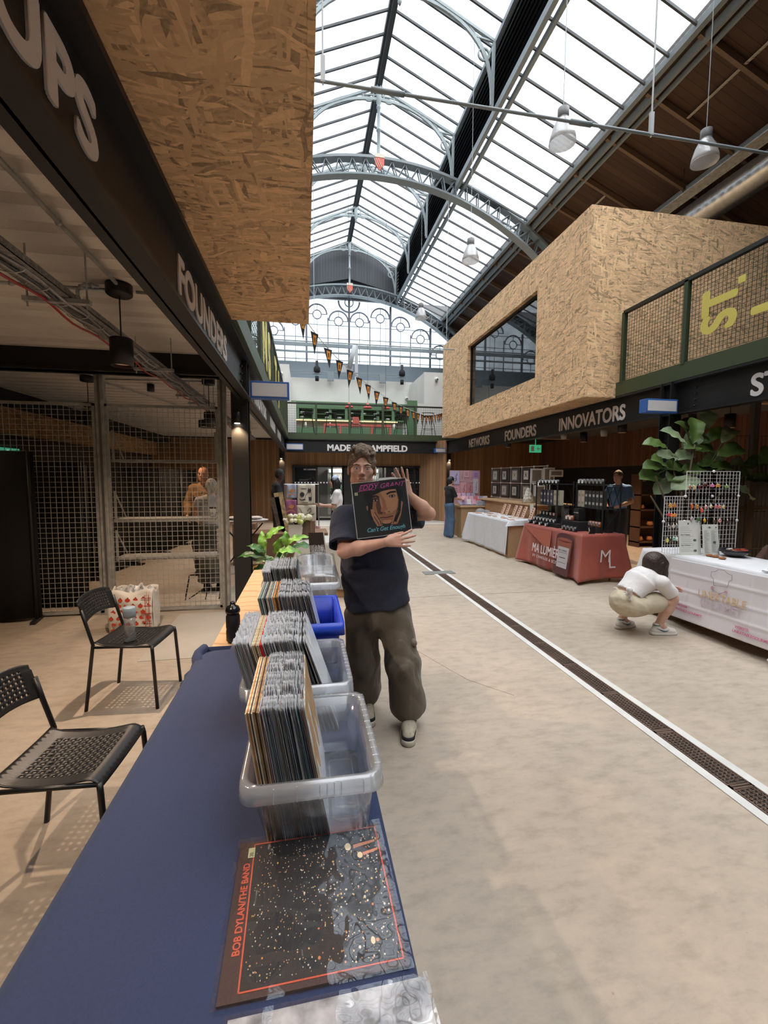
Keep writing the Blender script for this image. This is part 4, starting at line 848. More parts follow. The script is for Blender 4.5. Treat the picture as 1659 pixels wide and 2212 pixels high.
# tote bag with red fruit
def bag():
    t = thing('tote_bag', 'white shopping bag printed with red fruit standing on the floor behind the chair', 'bag', (-1.77, 4.85, 0))
    x0, x1, y0, y1, h = -1.98, -1.56, 4.78, 4.98, .43
    def f(face):
        def g(u, v):
            z = .005+h*v+.02*math.sin(u*9)*v*v; k = .018*math.sin(v*11+u*5)*math.sin(u*math.pi)
            if face == 0: return Vector((x0+(x1-x0)*u, y0+k-.03*math.sin(v*math.pi), z))
            if face == 1: return Vector((x0+(x1-x0)*u, y1-k+.02*math.sin(v*math.pi), z))
            if face == 2: return Vector((x0-k*.3, y0+(y1-y0)*u, z))
            return Vector((x1+k*.3, y0+(y1-y0)*u, z))
        return g
    b = B()
    for i in range(4): b.grid(f(i), 16, 12)
    b.box((x0+.01, y0+.01, 0), (x1-.01, y1-.01, .01)); build('bag_body', b, mat('bag_white', (.62, .58, .52), .6, bump=(20, .3)), t, solid=.002)
    rd = B(); gr = B(); rr_ = random.Random(3)
    for i in range(6):
        for j in range(6):
            x = x0+.035+i*.07+(j % 2)*.02; z = .04+j*.062
            if x > x1-.03: continue
            r = .019+rr_.random()*.007; y = f(0)((x-x0)/(x1-x0), z/h).y-.003
            n = 10; rd.add([(x+r*math.cos(2*math.pi*k/n), y, z+r*.85*math.sin(2*math.pi*k/n)) for k in range(n)], [tuple(range(n))])
            gr.add([(x-.008, y-.0005, z+r*.7), (x+.01, y-.0005, z+r*.75), (x+.003, y-.0005, z+r*1.3)], [(0, 1, 2)])
    for j in range(6): gr.add([(x1-.05, y0-.035, .03+j*.07), (x1-.045, y0-.035, .03+j*.07), (x1-.045, y0-.035, .09+j*.07)], [(0, 1, 2)])
    build('fruit_print', rd, mat('fruit_red', (.50, .05, .02), .6), t); build('leaf_print', gr, mat('leaf_dark', (.12, .02, .02), .6), t)
    b = B()
    for k in range(5): b.box((x1-.10, y0-.037, .04+k*.08), (x1-.005, y0-.034, .048+k*.08))
    b.box((x1-.065, y0-.037, .03), (x1-.058, y0-.034, .4)); b.box((x1-.03, y0-.037, .03), (x1-.023, y0-.034, .4)); build('check_print', b, mat('check_red', (.5, .1, .08), .6), t)
    b = B(); b.grid(lambda u, v: Vector((x0+.06+.36*u, y0+.06+.08*v+.03*math.sin(u*14), .40+.10*math.sin(u*math.pi)**.5*(1-abs(2*v-1))+.02*math.sin(u*23))), 14, 5); build('folded_cloth', b, mat('blue_floral', (.42, .42, .42), .7, noise=(30, .8)), t)
bag()
# cables and foot under the table
t = thing('floor_cable', 'black cable and adapter lying on the floor beside the blue tablecloth', 'cable', (-.7, 2.7, 0)); b = B(); b.tube([(-.86, 2.62, .01), (-.78, 2.66, .012), (-.7, 2.64, .01), (-.55, 2.7, .012)], .008, 6); b.box((-.74, 2.67, 0), (-.6, 2.73, .02)); build('cable_body', b, BLKM, t)
b = B(); b.bar((-.88, 2.98, .008), (-.5, 3.02, .008), .02, .014); tag(build('floor_strip', b, BLKM), 'thin black metal strip lying on the floor left of the record table', 'strip')
# ================================================================== record tables
TZ = .76
def ftable(label, x0, x1, y0, y1, z, m):
    t = thing('folding_table', label, 'table', ((x0+x1)/2, (y0+y1)/2, 0)); b = B(); b.box((x0, y0, z-.03), (x1, y1, z)); build('tabletop', b, m, t, bevel=.004)
    for x in (x0+.08, x1-.08):
        for y in (y0+.12, y1-.12): b = B(); b.tube([(x, y, 0), (x, y, z-.03)], .014, 8); build('leg', b, GALV, t)
PLY = mat('birch_plywood', (.60, .38, .20), .55, noise=(2.2, .10, (1, .25, 1)))
def _ply():
    nt = PLY.node_tree; N = nt.nodes; L = nt.links; b = N['Principled BSDF']; tc = N.new('ShaderNodeTexCoord'); w = N.new('ShaderNodeTexWave'); w.wave_type = 'RINGS'; w.inputs['Scale'].default_value = 2.2; w.inputs['Distortion'].default_value = 9; w.inputs['Detail'].default_value = 2
    L.new(tc.outputs['Object'], w.inputs[0]); cr = N.new('ShaderNodeValToRGB'); e = cr.color_ramp.elements; e[0].color = (.50, .29, .14, 1); e[0].position = .0; e[1].color = (.66, .42, .23, 1); e[1].position = .12
    L.new(w.outputs[0], cr.inputs[0]); L.new(cr.outputs[0], b.inputs['Base Color'])
_ply()
ftable('trestle table hidden under the blue cloth', -.48, .155, -.5, 2.2, TZ-.012, PLY)
ftable('pale plywood table behind the blue cloth, carrying record crates', -.47, .17, 2.24, 4.1, TZ-.006, PLY)
def cloth():
    x0, x1, y0, y1 = -.49, .165, -.52, 2.23; z = TZ
    # path across the table, left hem to right hem
    def f(u, v):
        s = u*(0.62*2+(x1-x0)); y = y0+(y1-y0)*v
        w = .012*math.sin(y*7.0)+.008*math.sin(y*17+1)
        if s < .62: d = .62-s; X_ = x0-.014-.04*(d/.62)-w*(d/.62)*2.2; Z_ = z-d+.0
        elif s < .62+(x1-x0): X_ = x0+(s-.62); Z_ = z
        else: d = s-.62-(x1-x0); X_ = x1+.014+.04*(d/.62)+w*(d/.62)*2.2; Z_ = z-d
        e = min(abs(X_-x0), abs(X_-x1))
        if x0 <= X_ <= x1:
            Z_ -= .006*math.exp(-e/.008); Z_ += .0016*math.sin(y*5+X_*9)*math.exp(-((X_+.3)/.3)**2)+.0018*math.exp(-((y-1.55-.12*X_)/.012)**2)+.0014*math.exp(-((X_+.30-.03*y)/.01)**2)
        if y > y1-.10:
            k = (y-(y1-.10))/.10
            if X_ < x0+.12: Z_ -= .02*k*k; X_ += .05*k*k
        return Vector((X_, y, max(Z_, .06)))
    nu, nv = 120, 110
    t = thing('tablecloth', 'navy blue tablecloth spread over the long record table', 'tablecloth', (-.16, .9, TZ))
    b = B(); b.grid(f, nu, nv)
    b.grid(lambda u, v: Vector((x0-.02+(x1-x0+.03)*u, y1+.004+.03*v+.012*math.sin(u*22)*v, z-.001-.6*v)), 50, 12)
    m = mat('navy_cloth', (.017, .029, .084), .85, sheen=.08, noise=(160, .12), bump=(6, .10))
    build('cloth_sheet', b, m, t, solid=.0025)
    b = B(); c = Vector((x0-.012, y1-.34, z-.03)); P = [c+Vector((-.01*math.sin(i*1.9), i*.034, -.035*math.sin(i*.52)+.006*math.sin(i*2.3))) for i in range(11)]; b.tube(P, [.012, .024, .03, .028, .034, .03, .032, .028, .026, .02, .012], 8); build('gathered_fold', b, m, t)
cloth()
b = B(); b.grid(lambda u, v: Vector((.17+.05*v+.01*math.sin(u*18)*v, 1.52+1.25*u, .742-.68*v)), 40, 10); b.box((.0, 1.52, .738), (.175, 2.22, .7405))
tag(build('under_cloth', b, mat('charcoal_cloth', (.022, .024, .024), .9), solid=.003), 'dark charcoal under cloth hanging at the right side of the record tables', 'cloth')
# ------------------------------------------------------------------ crates
def rrect(x0, x1, y0, y1, r, n=5):
    P = []
    for cx, cy, a0 in ((x1-r, y0+r, -90), (x1-r, y1-r, 0), (x0+r, y1-r, 90), (x0+r, y0+r, 180)):
        for i in range(n+1): a = R(a0+90*i/n); P.append((cx+r*math.cos(a), cy+r*math.sin(a)))
    return P
def crate(label, base, rim, z0, z1, m, mr, r=.03, lip=.014, band=.035, ribs=True, grp='record crates', name='storage_crate'):
    t = thing(name, label, 'crate', ((base[0]+base[1])/2, (base[2]+base[3])/2, z0), grp)
    A = rrect(*base, r); C = rrect(*rim, r*1.2); n = len(A); b = B(); b.smooth = True
    b.add([(x, y, z0+.012) for x, y in A]+[((x*.97+c*.03), (y*.97+d*.03), z0) for (x, y), (c, d) in zip(A, C)], [tuple(range(n))]+[(i, (i+1) % n, n+(i+1) % n, n+i) for i in range(n)])
    b.add([(x, y, z0) for x, y in A]+[(x, y, z1) for x, y in C], [(i, (i+1) % n, n+(i+1) % n, n+i) for i in range(n)]); b.smooth = False
    build('crate_body', b, m, t, solid=.0022)
    cx, cy = (rim[0]+rim[1])/2, (rim[2]+rim[3])/2
    def off(x, y, d): return (x+math.copysign(d, x-cx), y+math.copysign(d, y-cy))
    b = B(); O = [off(x, y, lip) for x, y in C]; O2 = [off(x, y, lip+.003) for x, y in C]; b.smooth = True
    b.add([(x, y, z1) for x, y in C]+[(x, y, z1+.003) for x, y in O]+[(x, y, z1-band) for x, y in O2], [(i, (i+1) % n, n+(i+1) % n, n+i) for i in range(n)]+[(n+i, n+(i+1) % n, 2*n+(i+1) % n, 2*n+i) for i in range(n)]); b.smooth = False
    rim_o = build('rim', b, mr, t, solid=.0035)
    if ribs:
        b = B(); x = rim[0]+.06
        while x < rim[1]-.03: b.bar((x, rim[2]-lip-.002, z1-.001), (x, rim[2]-lip-.004, z1-band), .0015, .002); b.bar((x, rim[3]+lip*.3, z1), (x, rim[3]+lip, z1), .0015, .004); x += .016 if rim[0]+.12 < x < rim[0]+.2 else .05
        y = rim[2]+.03
        while y < rim[3]: b.bar((rim[1], y, z1+.001), (rim[1]+lip, y, z1+.002), .002, .002); y += .03
        build('rim_ribs', b, mat('rib_white', (.75, .78, .8), .3), rim_o)
    return t
CLR = clear('crate_plastic', (.90, .92, .95), .16, .25, .12)
CLR2 = clear('crate_rim_plastic', (.86, .89, .92), .30, .35, .15)
BLU = mat('blue_crate', (.008, .035, .42), .35, spec=.5); BLU2 = mat('blue_crate_rim', (.015, .055, .5), .35)
crate('nearest clear plastic crate, half full of worn records', (-.10, .145, .975, 1.27), (-.135, .155, .945, 1.31), TZ+.002, .925, CLR, CLR2)
crate('second clear plastic crate, with leaning records and a red one', (-.165, .125, 1.44, 1.74), (-.20, .135, 1.40, 1.78), TZ+.002, .925, CLR, CLR2)
crate('bright blue plastic crate of records', (-.17, .135, 1.93, 2.27), (-.185, .145, 1.88, 2.31), TZ+.002, .965, BLU, BLU2, r=.012, lip=.016, band=.05, ribs=False)
cr4 = crate('tall clear crate of sleeved records behind the blue crate', (-.20, .145, 2.44, 2.82), (-.225, .175, 2.40, 2.86), TZ, 1.02, CLR, CLR2)
crate('farthest clear crate with a short upright row of records', (.0, .165, 3.0, 3.36), (-.01, .175, 2.98, 3.38), TZ, .96, CLR, CLR2)
b = B(); b.grid(lambda u, v: Vector((-.06+.24*u, 2.47+.40*v, 1.03+.07*v+.012*math.sin(u*math.pi))), 8, 8); build('lid', b, clear('lid_plastic', (.93, .94, .95), .12, .35, .1), cr4, solid=.003)
# inner tray embossing of nearest crate
b = B(); P = rrect(.06, .125, 1.01, 1.24, .012)
for p, q in zip(P, P[1:]+P[:1]): b.bar((*p, TZ+.006), (*q, TZ+.006), .004, .004)
tag(build('clear_tray', b, CLR2), 'clear moulded ridge on the floor of the nearest clear crate', 'tray')
# ------------------------------------------------------------------ records
PLS = clear('record_sleeve_plastic', (.95, .95, .97), .93, .12, .2, (45, .9), .04)
RC = {'tan': (.42, .25, .11), 'orange': (.60, .24, .06), 'cream': (.62, .53, .38), 'black': (.012, .012, .013), 'dark brown': (.07, .035, .022), 'navy': (.03, .05, .12), 'grey': (.25, .25, .25), 'white': (.70, .69, .66), 'maroon': (.16, .02, .03), 'teal': (.05, .17, .19), 'pale green': (.35, .42, .33), 'red': (.60, .02, .03), 'pink': (.62, .28, .33), 'rust': (.35, .12, .07)}
def rmat(c): return mat('card_'+c.replace(' ', '_'), RC[c], .6, noise=(55, .45, (1, 1, .3)))
LPS = .313; _rp = {}
def rec_mesh(c, ed):
    k = (c, ed)
    if k not in _rp:
        b = B(); b.box((-.0014, 0, 0), (.0014, LPS, LPS)); b.mi[:] = [0]*6
        me = bpy.data.meshes.new('record'); me.from_pydata(b.v, [], b.f); me.update(); me.materials.append(rmat(c)); me.materials.append(rmat(ed))
        # worn edge strips on the top and front edge use the second colour
        for p in me.polygons: p.material_index = 1 if (abs(p.normal.z) > .5 or abs(p.normal.y) > .5) else 0
        _rp[k] = me
    return _rp[k]
_pm = []
for s in range(5):
    rr_ = random.Random(20+s); b = B()
    def pf(side):
        ph = rr_.random()*6
        return lambda u, v: Vector((side*(.0017+.0005*math.sin(u*23+ph+v*7)*v*v)*(1 if v < .9 else .45)+.0012*math.sin(u*17+ph)*v**6, -.006+(LPS+.010)*u, -.001+(LPS+.010+.003*s/2+.003*math.sin(u*31+ph)+.002*math.sin(u*77+s))*v))
    b.grid(pf(-1), 40, 12); b.grid(pf(1), 40, 12)
    me = bpy.data.meshes.new('plastic_outer'); me.from_pydata(b.v, [], b.f); me.polygons.foreach_set('use_smooth', [True]*len(b.f)); me.update(); me.materials.append(PLS); _pm.append(me)
def records(n, xb, xt, y0, z0, cols, edges, sleeve_from, where, grp, rs=1, h=LPS):
    rr_ = random.Random(rs)
    for i in range(n):
        f = i/(n-1); c = cols[i % len(cols)] if callable(cols) is False else cols(i); ed = edges[i % len(edges)]
        b0 = xb[0]+(xb[1]-xb[0])*f; t0 = xt[0]+(xt[1]-xt[0])*f; lean = math.atan2(t0-b0, h)
        o = bpy.data.objects.new('record', rec_mesh(c, ed)); COL.objects.link(o)
        o.location = (b0, y0+rr_.uniform(-.004, .004), z0+.002+abs(math.sin(lean))*.0015); o.rotation_euler = (0, lean+rr_.uniform(-.002, .002), 0)
        slv = i >= sleeve_from
        tag(o, ('%s record in a clear sleeve filed in the %s' if slv else 'bare %s record filed in the %s') % (c, where), 'record', grp)
        if slv:
            s = bpy.data.objects.new('plastic_outer', _pm[rr_.randrange(5)]); COL.objects.link(s); s.parent = o; s.rotation_euler = (0, rr_.uniform(-.006, .006), 0)
mixd = ['black', 'dark brown', 'grey', 'black', 'navy', 'black', 'white', 'grey', 'navy', 'dark brown', 'black', 'rust', 'black', 'cream', 'grey', 'black', 'navy', 'pale green', 'teal', 'black']
c1 = ['tan', 'orange', 'cream', 'dark brown', 'cream', 'black', 'black', 'dark brown', 'cream', 'tan', 'maroon', 'black', 'grey', 'dark brown', 'black', 'navy', 'grey', 'black', 'pale green', 'orange', 'dark brown', 'black', 'grey', 'black', 'dark brown', 'navy', 'black', 'dark brown', 'black', 'grey', 'pale green', 'black', 'teal', 'navy', 'black', 'rust', 'orange']
e1 = ['cream', 'orange', 'cream', 'dark brown', 'cream', 'tan', 'dark brown', 'tan', 'cream', 'tan', 'maroon', 'black', 'grey', 'dark brown', 'black', 'navy', 'grey', 'cream', 'pale green', 'orange', 'dark brown', 'black', 'cream', 'black', 'dark brown', 'navy', 'black', 'dark brown', 'white', 'grey', 'pale green', 'black', 'teal', 'navy', 'black', 'pink', 'orange']
records(38, (-.092, .048), (-.137, -.008), .975, TZ+.004, c1, e1, 9, 'nearest clear crate', 'records in the nearest crate', 1)
e2 = ['black', 'dark brown', 'grey', 'white', 'black', 'grey', 'white', 'pink', 'black', 'dark brown', 'cream', 'cream', 'cream', 'red', 'white', 'black', 'grey', 'white', 'dark brown', 'black', 'white', 'navy', 'black', 'black', 'cream']
records(12, (-.145, -.10), (-.232, -.185), 1.41, TZ+.004, ['black', 'grey', 'dark brown', 'black', 'white', 'grey'], e2[:9], 0, 'second clear crate at its left', 'records in the second crate', 2)
records(5, (-.09, -.072), (-.175, -.155), 1.40, TZ+.004, ['cream', 'tan', 'cream', 'black', 'cream'], ['cream', 'cream', 'tan', 'cream', 'cream'], 9, 'middle of the second clear crate', 'records in the second crate', 3)
records(2, (-.067, -.063), (-.15, -.146), 1.40, TZ+.004, ['red', 'red'], ['red', 'red'], 9, 'second clear crate beside the cream ones', 'records in the second crate', 4)
records(21, (-.058, .03), (-.14, -.045), 1.405, TZ+.004, mixd, ['white', 'black', 'grey', 'white', 'dark brown', 'white', 'navy'], 0, 'second clear crate at its middle', 'records in the second crate', 5)
records(5, (.045, .10), (-.04, -.005), 1.40, TZ+.004, ['black', 'white', 'grey', 'black', 'white'], ['white', 'grey', 'black'], 0, 'second clear crate, leaning at its right', 'records in the second crate', 6)
records(11, (-.145, -.095), (-.21, -.15), 1.935, TZ+.005, ['grey', 'cream', 'teal', 'black', 'navy', 'teal', 'black', 'grey'], ['cream', 'grey', 'teal', 'white', 'grey', 'black', 'cream'], 99, 'blue crate at its left', 'records in the blue crate', 7)
records(5, (-.088, -.068), (-.145, -.125), 1.935, TZ+.005, ['orange', 'tan', 'dark brown', 'tan', 'rust'], ['orange', 'tan', 'dark brown', 'orange', 'tan'], 99, 'left half of the blue crate', 'records in the blue crate', 8)
records(28, (-.06, .085), (-.12, .012), 1.935, TZ+.005, mixd, ['black', 'grey', 'cream', 'dark brown', 'navy', 'black', 'white', 'rust'], 0, 'blue crate at its right', 'records in the blue crate', 9)
records(9, (-.18, -.14), (-.235, -.195), 2.45, TZ+.004, ['black', 'grey'], ['white', 'grey', 'black'], 0, 'tall clear crate at its left', 'records in the tall clear crate', 10)
records(16, (-.13, .0), (-.185, -.055), 2.47, TZ+.02, ['black', 'white', 'grey', 'teal', 'dark brown'], ['white', 'cream', 'grey', 'black'], 0, 'tall clear crate at its middle', 'records in the tall clear crate', 11)
records(12, (.03, .13), (.028, .128), 3.01, TZ+.004, ['black', 'black', 'dark brown', 'grey', 'cream', 'black'], ['black', 'cream', 'black', 'dark brown'], 0, 'farthest clear crate', 'records in the farthest crate', 12)
t = thing('label_card', 'dark brown card standing behind the farthest record crate', 'card', (.09, 3.45, .96)); b = B(); b.poly([(.03, 3.42, .96), (.165, 3.42, .96), (.135, 3.44, 1.17), (.02, 3.44, 1.17)], (0, .006, 0)); build('card_sheet', b, mat('dark_card', (.03, .018, .012), .5), t); b = B(); b.bar((.165, 3.42, .92), (.137, 3.44, 1.18), .008, .008); b.bar((.05, 3.44, TZ), (.05, 3.44, 1.0), .008, .008); build('clear_stand', b, mat('paper_white'), t)
# black sports bottle on the table
t = thing('sports_bottle', 'black sports bottle standing at the corner of the plywood table', 'bottle', (-.372, 2.30, TZ)); b = B(); b.lathe((-.372, 2.30, TZ), [(.031, 0), (.035, .006), (.035, .055), (.033, .065), (.035, .075), (.035, .13), (.030, .142), (.032, .15)], 24); build('bottle_body', b, BLK, t)
b = B(); b.lathe((-.372, 2.30, TZ+.15), [(.036, 0), (.037, .012), (.030, .030), (.014, .038), (.012, .05), (.009, .056)], 24); build('cap', b, mat('glossy_black', (.008, .008, .009), .18, spec=.6), t)
# ------------------------------------------------------------------ big album on the cloth
def lp_flat():
    o = Vector((-.155, .655, TZ+.004)); u = Vector((.328, .006, 0)); v = Vector((-.012, .332, 0)); u.normalize(); v = Vector((0, 0, 1)).cross(u).normalized()
    t = thing('record', 'record BOB DYLAN THE BAND in a shiny sleeve lying on the blue cloth', 'record', o+u*.165+v*.165)
    f = Pl(o+u*.008+v*.008, u, v); S = .315
    b = B(); b.poly([f.p(0, 0, 0), f.p(S, 0, 0), f.p(S, S, 0), f.p(0, S, 0)], (0, 0, .0035)); build('jacket', b, mat('jacket_brown', (.05, .022, .02), .5), t)
    d = .0038; b = B(); f.poly(b, [(.034, .014), (.305, .014), (.305, .303), (.034, .303)], d); build('cover_picture', b, mat('cover_black', (.014, .013, .014), .5), t)
    rd = mat('cover_orange_red', (.62, .10, .05), .5); b = B(); f.line(b, [(.032, .012), (.307, .012)], .0028, d); f.line(b, [(.307, .012), (.307, .305)], .0028, d); f.line(b, [(.307, .305), (.032, .305)], .0028, d); f.line(b, [(.032, .305), (.032, .012)], .0028, d)
    build('border_line', b, rd, t)
    text('lettering', 'BOB DYLAN/THE BAND', .0180, rd, t, f.p(.026, .070, d), v, (0, 0, 1), .0003, 0, .98, fat=.0006)
    rr_ = random.Random(11); cols = [mat('spark_gold', (.75, .48, .16), .5), mat('spark_pale', (.72, .66, .52), .5), mat('spark_orange', (.65, .25, .09), .5)]; bs = [B(), B(), B()]
    for i in range(620):
        x = .038+.265*rr_.random(); y = .018+.28*rr_.random(); w = max(0, (x-.1)/.2); r = rr_.choice([.0006, .0008, .001, .0012])*(1+1.0*w*rr_.random()); r = r*1.7 if rr_.random() < .06 else r
        f.ell(bs[rr_.choice([0, 1, 1, 2])], x, y, r, r*rr_.uniform(.9, 1.5), d+.0004, 6)
    for b_, m in zip(bs, cols): build('spark_print', b_, m, t)['kind'] = 'stuff'
    b = B(); f.poly(b, [(.25, .262), (.30, .268), (.30, .262), (.25, .252)], d+.0005); f.poly(b, [(.268, .238), (.303, .245), (.303, .239), (.27, .23)], d+.0005); build('glow_streak', b, mat('glow_orange', (.70, .26, .12), .5), t)
    b = B(); f.ell(b, .238, .258, .007, .010, d+.001, 12); f.ell(b, .262, .232, .006, .008, d+.001, 12); f.ell(b, .26, .05, .004, .007, d+.001, 10); build('flame_print', b, mat('flame_cream', (.85, .68, .4), .5), t)
    k = B(); f.poly(k, [(.02, .27), (.034, .27), (.034, .296), (.02, .296)], d+.001); k = build('price_sticker', k, mat('sticker_green', (.55, .58, .35), .6), t); text('price', '20.', .011, BLK, k, f.p(.031, .272, d+.0016), v, (0, 0, 1), .0002)
    g = Pl(o, u, v); b = B(); b.grid(lambda a, c: g.p(.33*a, .332*c, .0062+.0008*math.sin(a*9+c*5)*math.sin(c*7)), 30, 30); m = clear('shiny_sleeve', (.93, .93, .94), .02, .4, .03, (9, 1.0)); build('plastic_outer', b, m, t)
    # second record half hidden under it, nearer
    o2 = Vector((-.12, .33, TZ+.002)); t2 = thing('record', 'black and white record poking out under the near edge of the big album', 'record', o2+Vector((.16, .16, 0)))
    f2 = Pl(o2, Vector((1, .02, 0)), Vector((-.02, 1, 0))); b = B(); b.poly([f2.p(0, 0, 0), f2.p(.315, 0, 0), f2.p(.315, .315, 0), f2.p(0, .315, 0)], (0, 0, .0015)); build('jacket', b, mat('bw_print', (.40, .40, .41), .5, noise=(16, .9)), t2)
    b = B(); b.grid(lambda a, c: f2.p(-.006+.327*a, -.006+.327*c, .0025), 4, 4); build('plastic_outer', b, m, t2)
lp_flat()
# ================================================================== overhead lamps and bunting
def highbay(x, y, label, zt=7.32, tilt=0):
    t = thing('high_bay_lamp', label, 'pendant lamp', (x, y, zt), 'glass high bay lamps')
    T = Matrix.Translation((x, y, zt)) @ Matrix.Rotation(tilt, 4, 'X') @ Matrix.Translation((-x, -y, -zt))
    b = B(); b.lathe((x, y, zt), [(.07, -.16), (.085, -.14), (.085, -.02), (.05, 0)], 18, T); build('gear_housing', b, mat('lamp_grey', (.16, .16, .16), .5), t)
    b = B(); b.lathe((x, y, zt), [(.20, -.52), (.19, -.44), (.15, -.30), (.10, -.20), (.075, -.15)], 24, T, cap=False); build('glass_reflector', b, clear('prismatic_glass', (.74, .72, .70), .42, .5, .2, (30, .8)), t, solid=.004)
    b = B(); b.tube([(x, y, zt), (x, y, 11.75 if x < 5 else 9.25)], .006, 5); build('cord', b, mat('cord_pale', (.4, .42, .43), .5), t)
for x, y, l in ((3.95, 6.6, 'nearest glass high bay lamp hanging under the right glazed slope'), (6.5, 6.6, 'glass high bay lamp hanging before the dark boarded roof, beside the duct'), (3.95, 10.25, 'middle distance glass high bay lamp above the strand board pod'), (3.95, 14.75, 'farthest glass high bay lamp before the end window')):
    z = at({6.6: 1215 if x < 5 else 1525, 10.25: 1021, 14.75: 913}[y], {6.6: 232 if x < 5 else 278, 10.25: 515, 14.75: 655}[y], Y=y).z
    highbay(at({6.6: 1215 if x < 5 else 1525, 10.25: 1021, 14.75: 913}[y], 300, Y=y).x, y, l, z)
t = thing('bunting', 'line of black and orange pennants sagging across the hall to the far railing', 'bunting', (2, 10, 4.5))
A_, C_ = Vector((-.1, 5.6, 5.2)), Vector((5.0, 15.5, 4.0)); n = 24; BP = []
ctrl = [(664, 697, 6.2), (720, 765, 7.0), (785, 823, 8.2), (850, 868, 9.6), (905, 893, 11.2), (930, 897, 12.6), (957, 892, 14.9)]
CP = [at(x, y, Y=Y) for x, y, Y in ctrl]; CP.insert(0, at(600, 600, Y=5.2))
def cat(P, u):
    i = min(int(u), len(P)-2); f = u-i; p0 = P[max(i-1, 0)]; p1 = P[i]; p2 = P[i+1]; p3 = P[min(i+2, len(P)-1)]
    return .5*((2*p1)+(p2-p0)*f+(2*p0-5*p1+4*p2-p3)*f*f+(3*p1-p0-3*p2+p3)*f**3)
L_ = [cat(CP, 7*i/120) for i in range(121)]
b = B(); b.tube(L_, .006, 5); build('cord', b, mat('cord_white', (.6, .58, .52), .6), t)
PB = mat('pennant_black', (.015, .013, .012), .8); PO = mat('pennant_orange', (.62, .24, .04), .7)
acc = 0; last = L_[0]; k = 0; rr_ = random.Random(5)
for i in range(1, 121):
    acc += (L_[i]-L_[i-1]).length
    if acc > .42:
        acc = 0; p = L_[i]; d = (L_[i]-L_[i-1]).normalized(); dh = Vector((d.x, d.y, 0)).normalized(); a = rr_.uniform(-.5, .5)+1.0; w = Vector((dh.x*math.cos(a)-dh.y*math.sin(a), dh.x*math.sin(a)+dh.y*math.cos(a), 0)); w = dh*.75-w*.25
        w = w.normalized()*.09; dn = Vector((rr_.uniform(-.03, .03), rr_.uniform(-.03, .03), -.30)); nn = w.cross(dn).normalized()
        b = B(); b.poly([p-w+Vector((0, 0, -.005)), p+w+Vector((0, 0, -.005)), p+dn], nn*.003); f = build('pennant', b, PB, t)
        b = B()
        for s in (1, -1):
            q = p+dn*.33+nn*(.0045 if s > 0 else -.0015); b.poly([q-w*.42-dn*.2, q+w*.42-dn*.2, q+w*.34+dn*.22, q-w*.34+dn*.22], nn*.001*s)
            q2 = q+nn*.0012*s; b.cur = 1; b.poly([q2-w*.12-dn*.1, q2+w*.12-dn*.1, q2+w*.1+dn*.12, q2-w*.1+dn*.12], nn*.0008*s); b.cur = 0
        build('pennant_print', b, [PO, PB], f); k += 1
# ================================================================== right row of stalls
WC = mat('white_tablecloth', (.74, .73, .74), .8, sheen=.2, bump=(7, .25)); WC2 = mat('white_textured_cloth', (.70, .71, .74), .8, bump=(22, .5))
CHIP = mat('chipboard', (.44, .28, .15), .7, noise=(90, .12)); CHIPT = mat('chipboard_top', (.55, .36, .2), .6, noise=(90, .1))
def tcloth(label, x0, x1, y0, y1, z, m, drops, amp=.012, name='tablecloth', hem=None):
    """drops: dict side -> drop length; sides w(-x) e(+x) s(-y) n(+y)"""
    t = thing(name, label, 'tablecloth', ((x0+x1)/2, (y0+y1)/2, z)); b = B()
    b.grid(lambda u, v: Vector((x0+(x1-x0)*u, y0+(y1-y0)*v, z+.0015*math.sin(u*13+v*9))), 24, 24)
    sd = {'w': ((x0, y1), (x0, y0), (-1, 0)), 's': ((x0, y0), (x1, y0), (0, -1)), 'e': ((x1, y0), (x1, y1), (1, 0)), 'n': ((x1, y1), (x0, y1), (0, 1))}
    for k, dl in drops.items():
        p, q, n_ = sd[k]; ln = math.hypot(q[0]-p[0], q[1]-p[1])
        def f(u, v, p=p, q=q, n_=n_, dl=dl, ln=ln):
            d_ = dl(u) if callable(dl) else dl; e = min(u, 1-u)*ln; fl = .10*math.exp(-e/.07)*v
            w = amp*(math.sin(u*ln*11)+.6*math.sin(u*ln*23+1))*v**.8+.015*v+fl
            tx, ty = (q[0]-p[0])/ln, (q[1]-p[1])/ln; sx = (fl+.02*v)*(-1 if u < .5 else 1)*math.exp(-e/.12)
            return Vector((p[0]+(q[0]-p[0])*u+n_[0]*w+tx*sx, p[1]+(q[1]-p[1])*u+n_[1]*w+ty*sx, z-d_*v))
        b.grid(f, 70, 16)
    build('cloth_sheet', b, m, t, solid=.003); return t
# --- nearest stall: white cloth, wire grid, polymer food charms
SX0, SX1, SY0, SY1, SZ = 4.02, 4.72, 2.35, 4.62, .76
ftable('folding table under the white cloth of the charm stall', SX0+.02, SX1-.02, SY0+.02, SY1-.02, SZ-.006, PLY)
st = tcloth('white tablecloth on the food charm stall beside the crouching woman', SX0, SX1, SY0, SY1, SZ, WC, {'w': lambda u: .71-.05*math.sin(u*3), 's': .7, 'n': .70})
bn = thing('banner', 'white creased banner UNEATABLE GOURMET tied to the front of the charm stall', 'banner', (3.99, 3.5, .1))
by0, by1, bz0, bz1 = 4.12, 2.93, .115, .735
def bnf(u, v): return Vector((3.955-.05*(1-v)-.003*math.sin(u*9)*math.sin(v*7)-.005*sum(math.exp(-((v-q)/.022)**2) for q in (.26, .5, .76))-.004*sum(math.exp(-((u-q)/.012)**2) for q in (.2, .45, .75)), by0+(by1-by0)*u+.01*math.sin(v*9), bz0+(bz1-bz0)*v+.015*u))
b = B(); b.grid(bnf, 90, 60); build('banner_sheet', b, mat('banner_white', (.76, .73, .76), .75), bn, solid=.002)
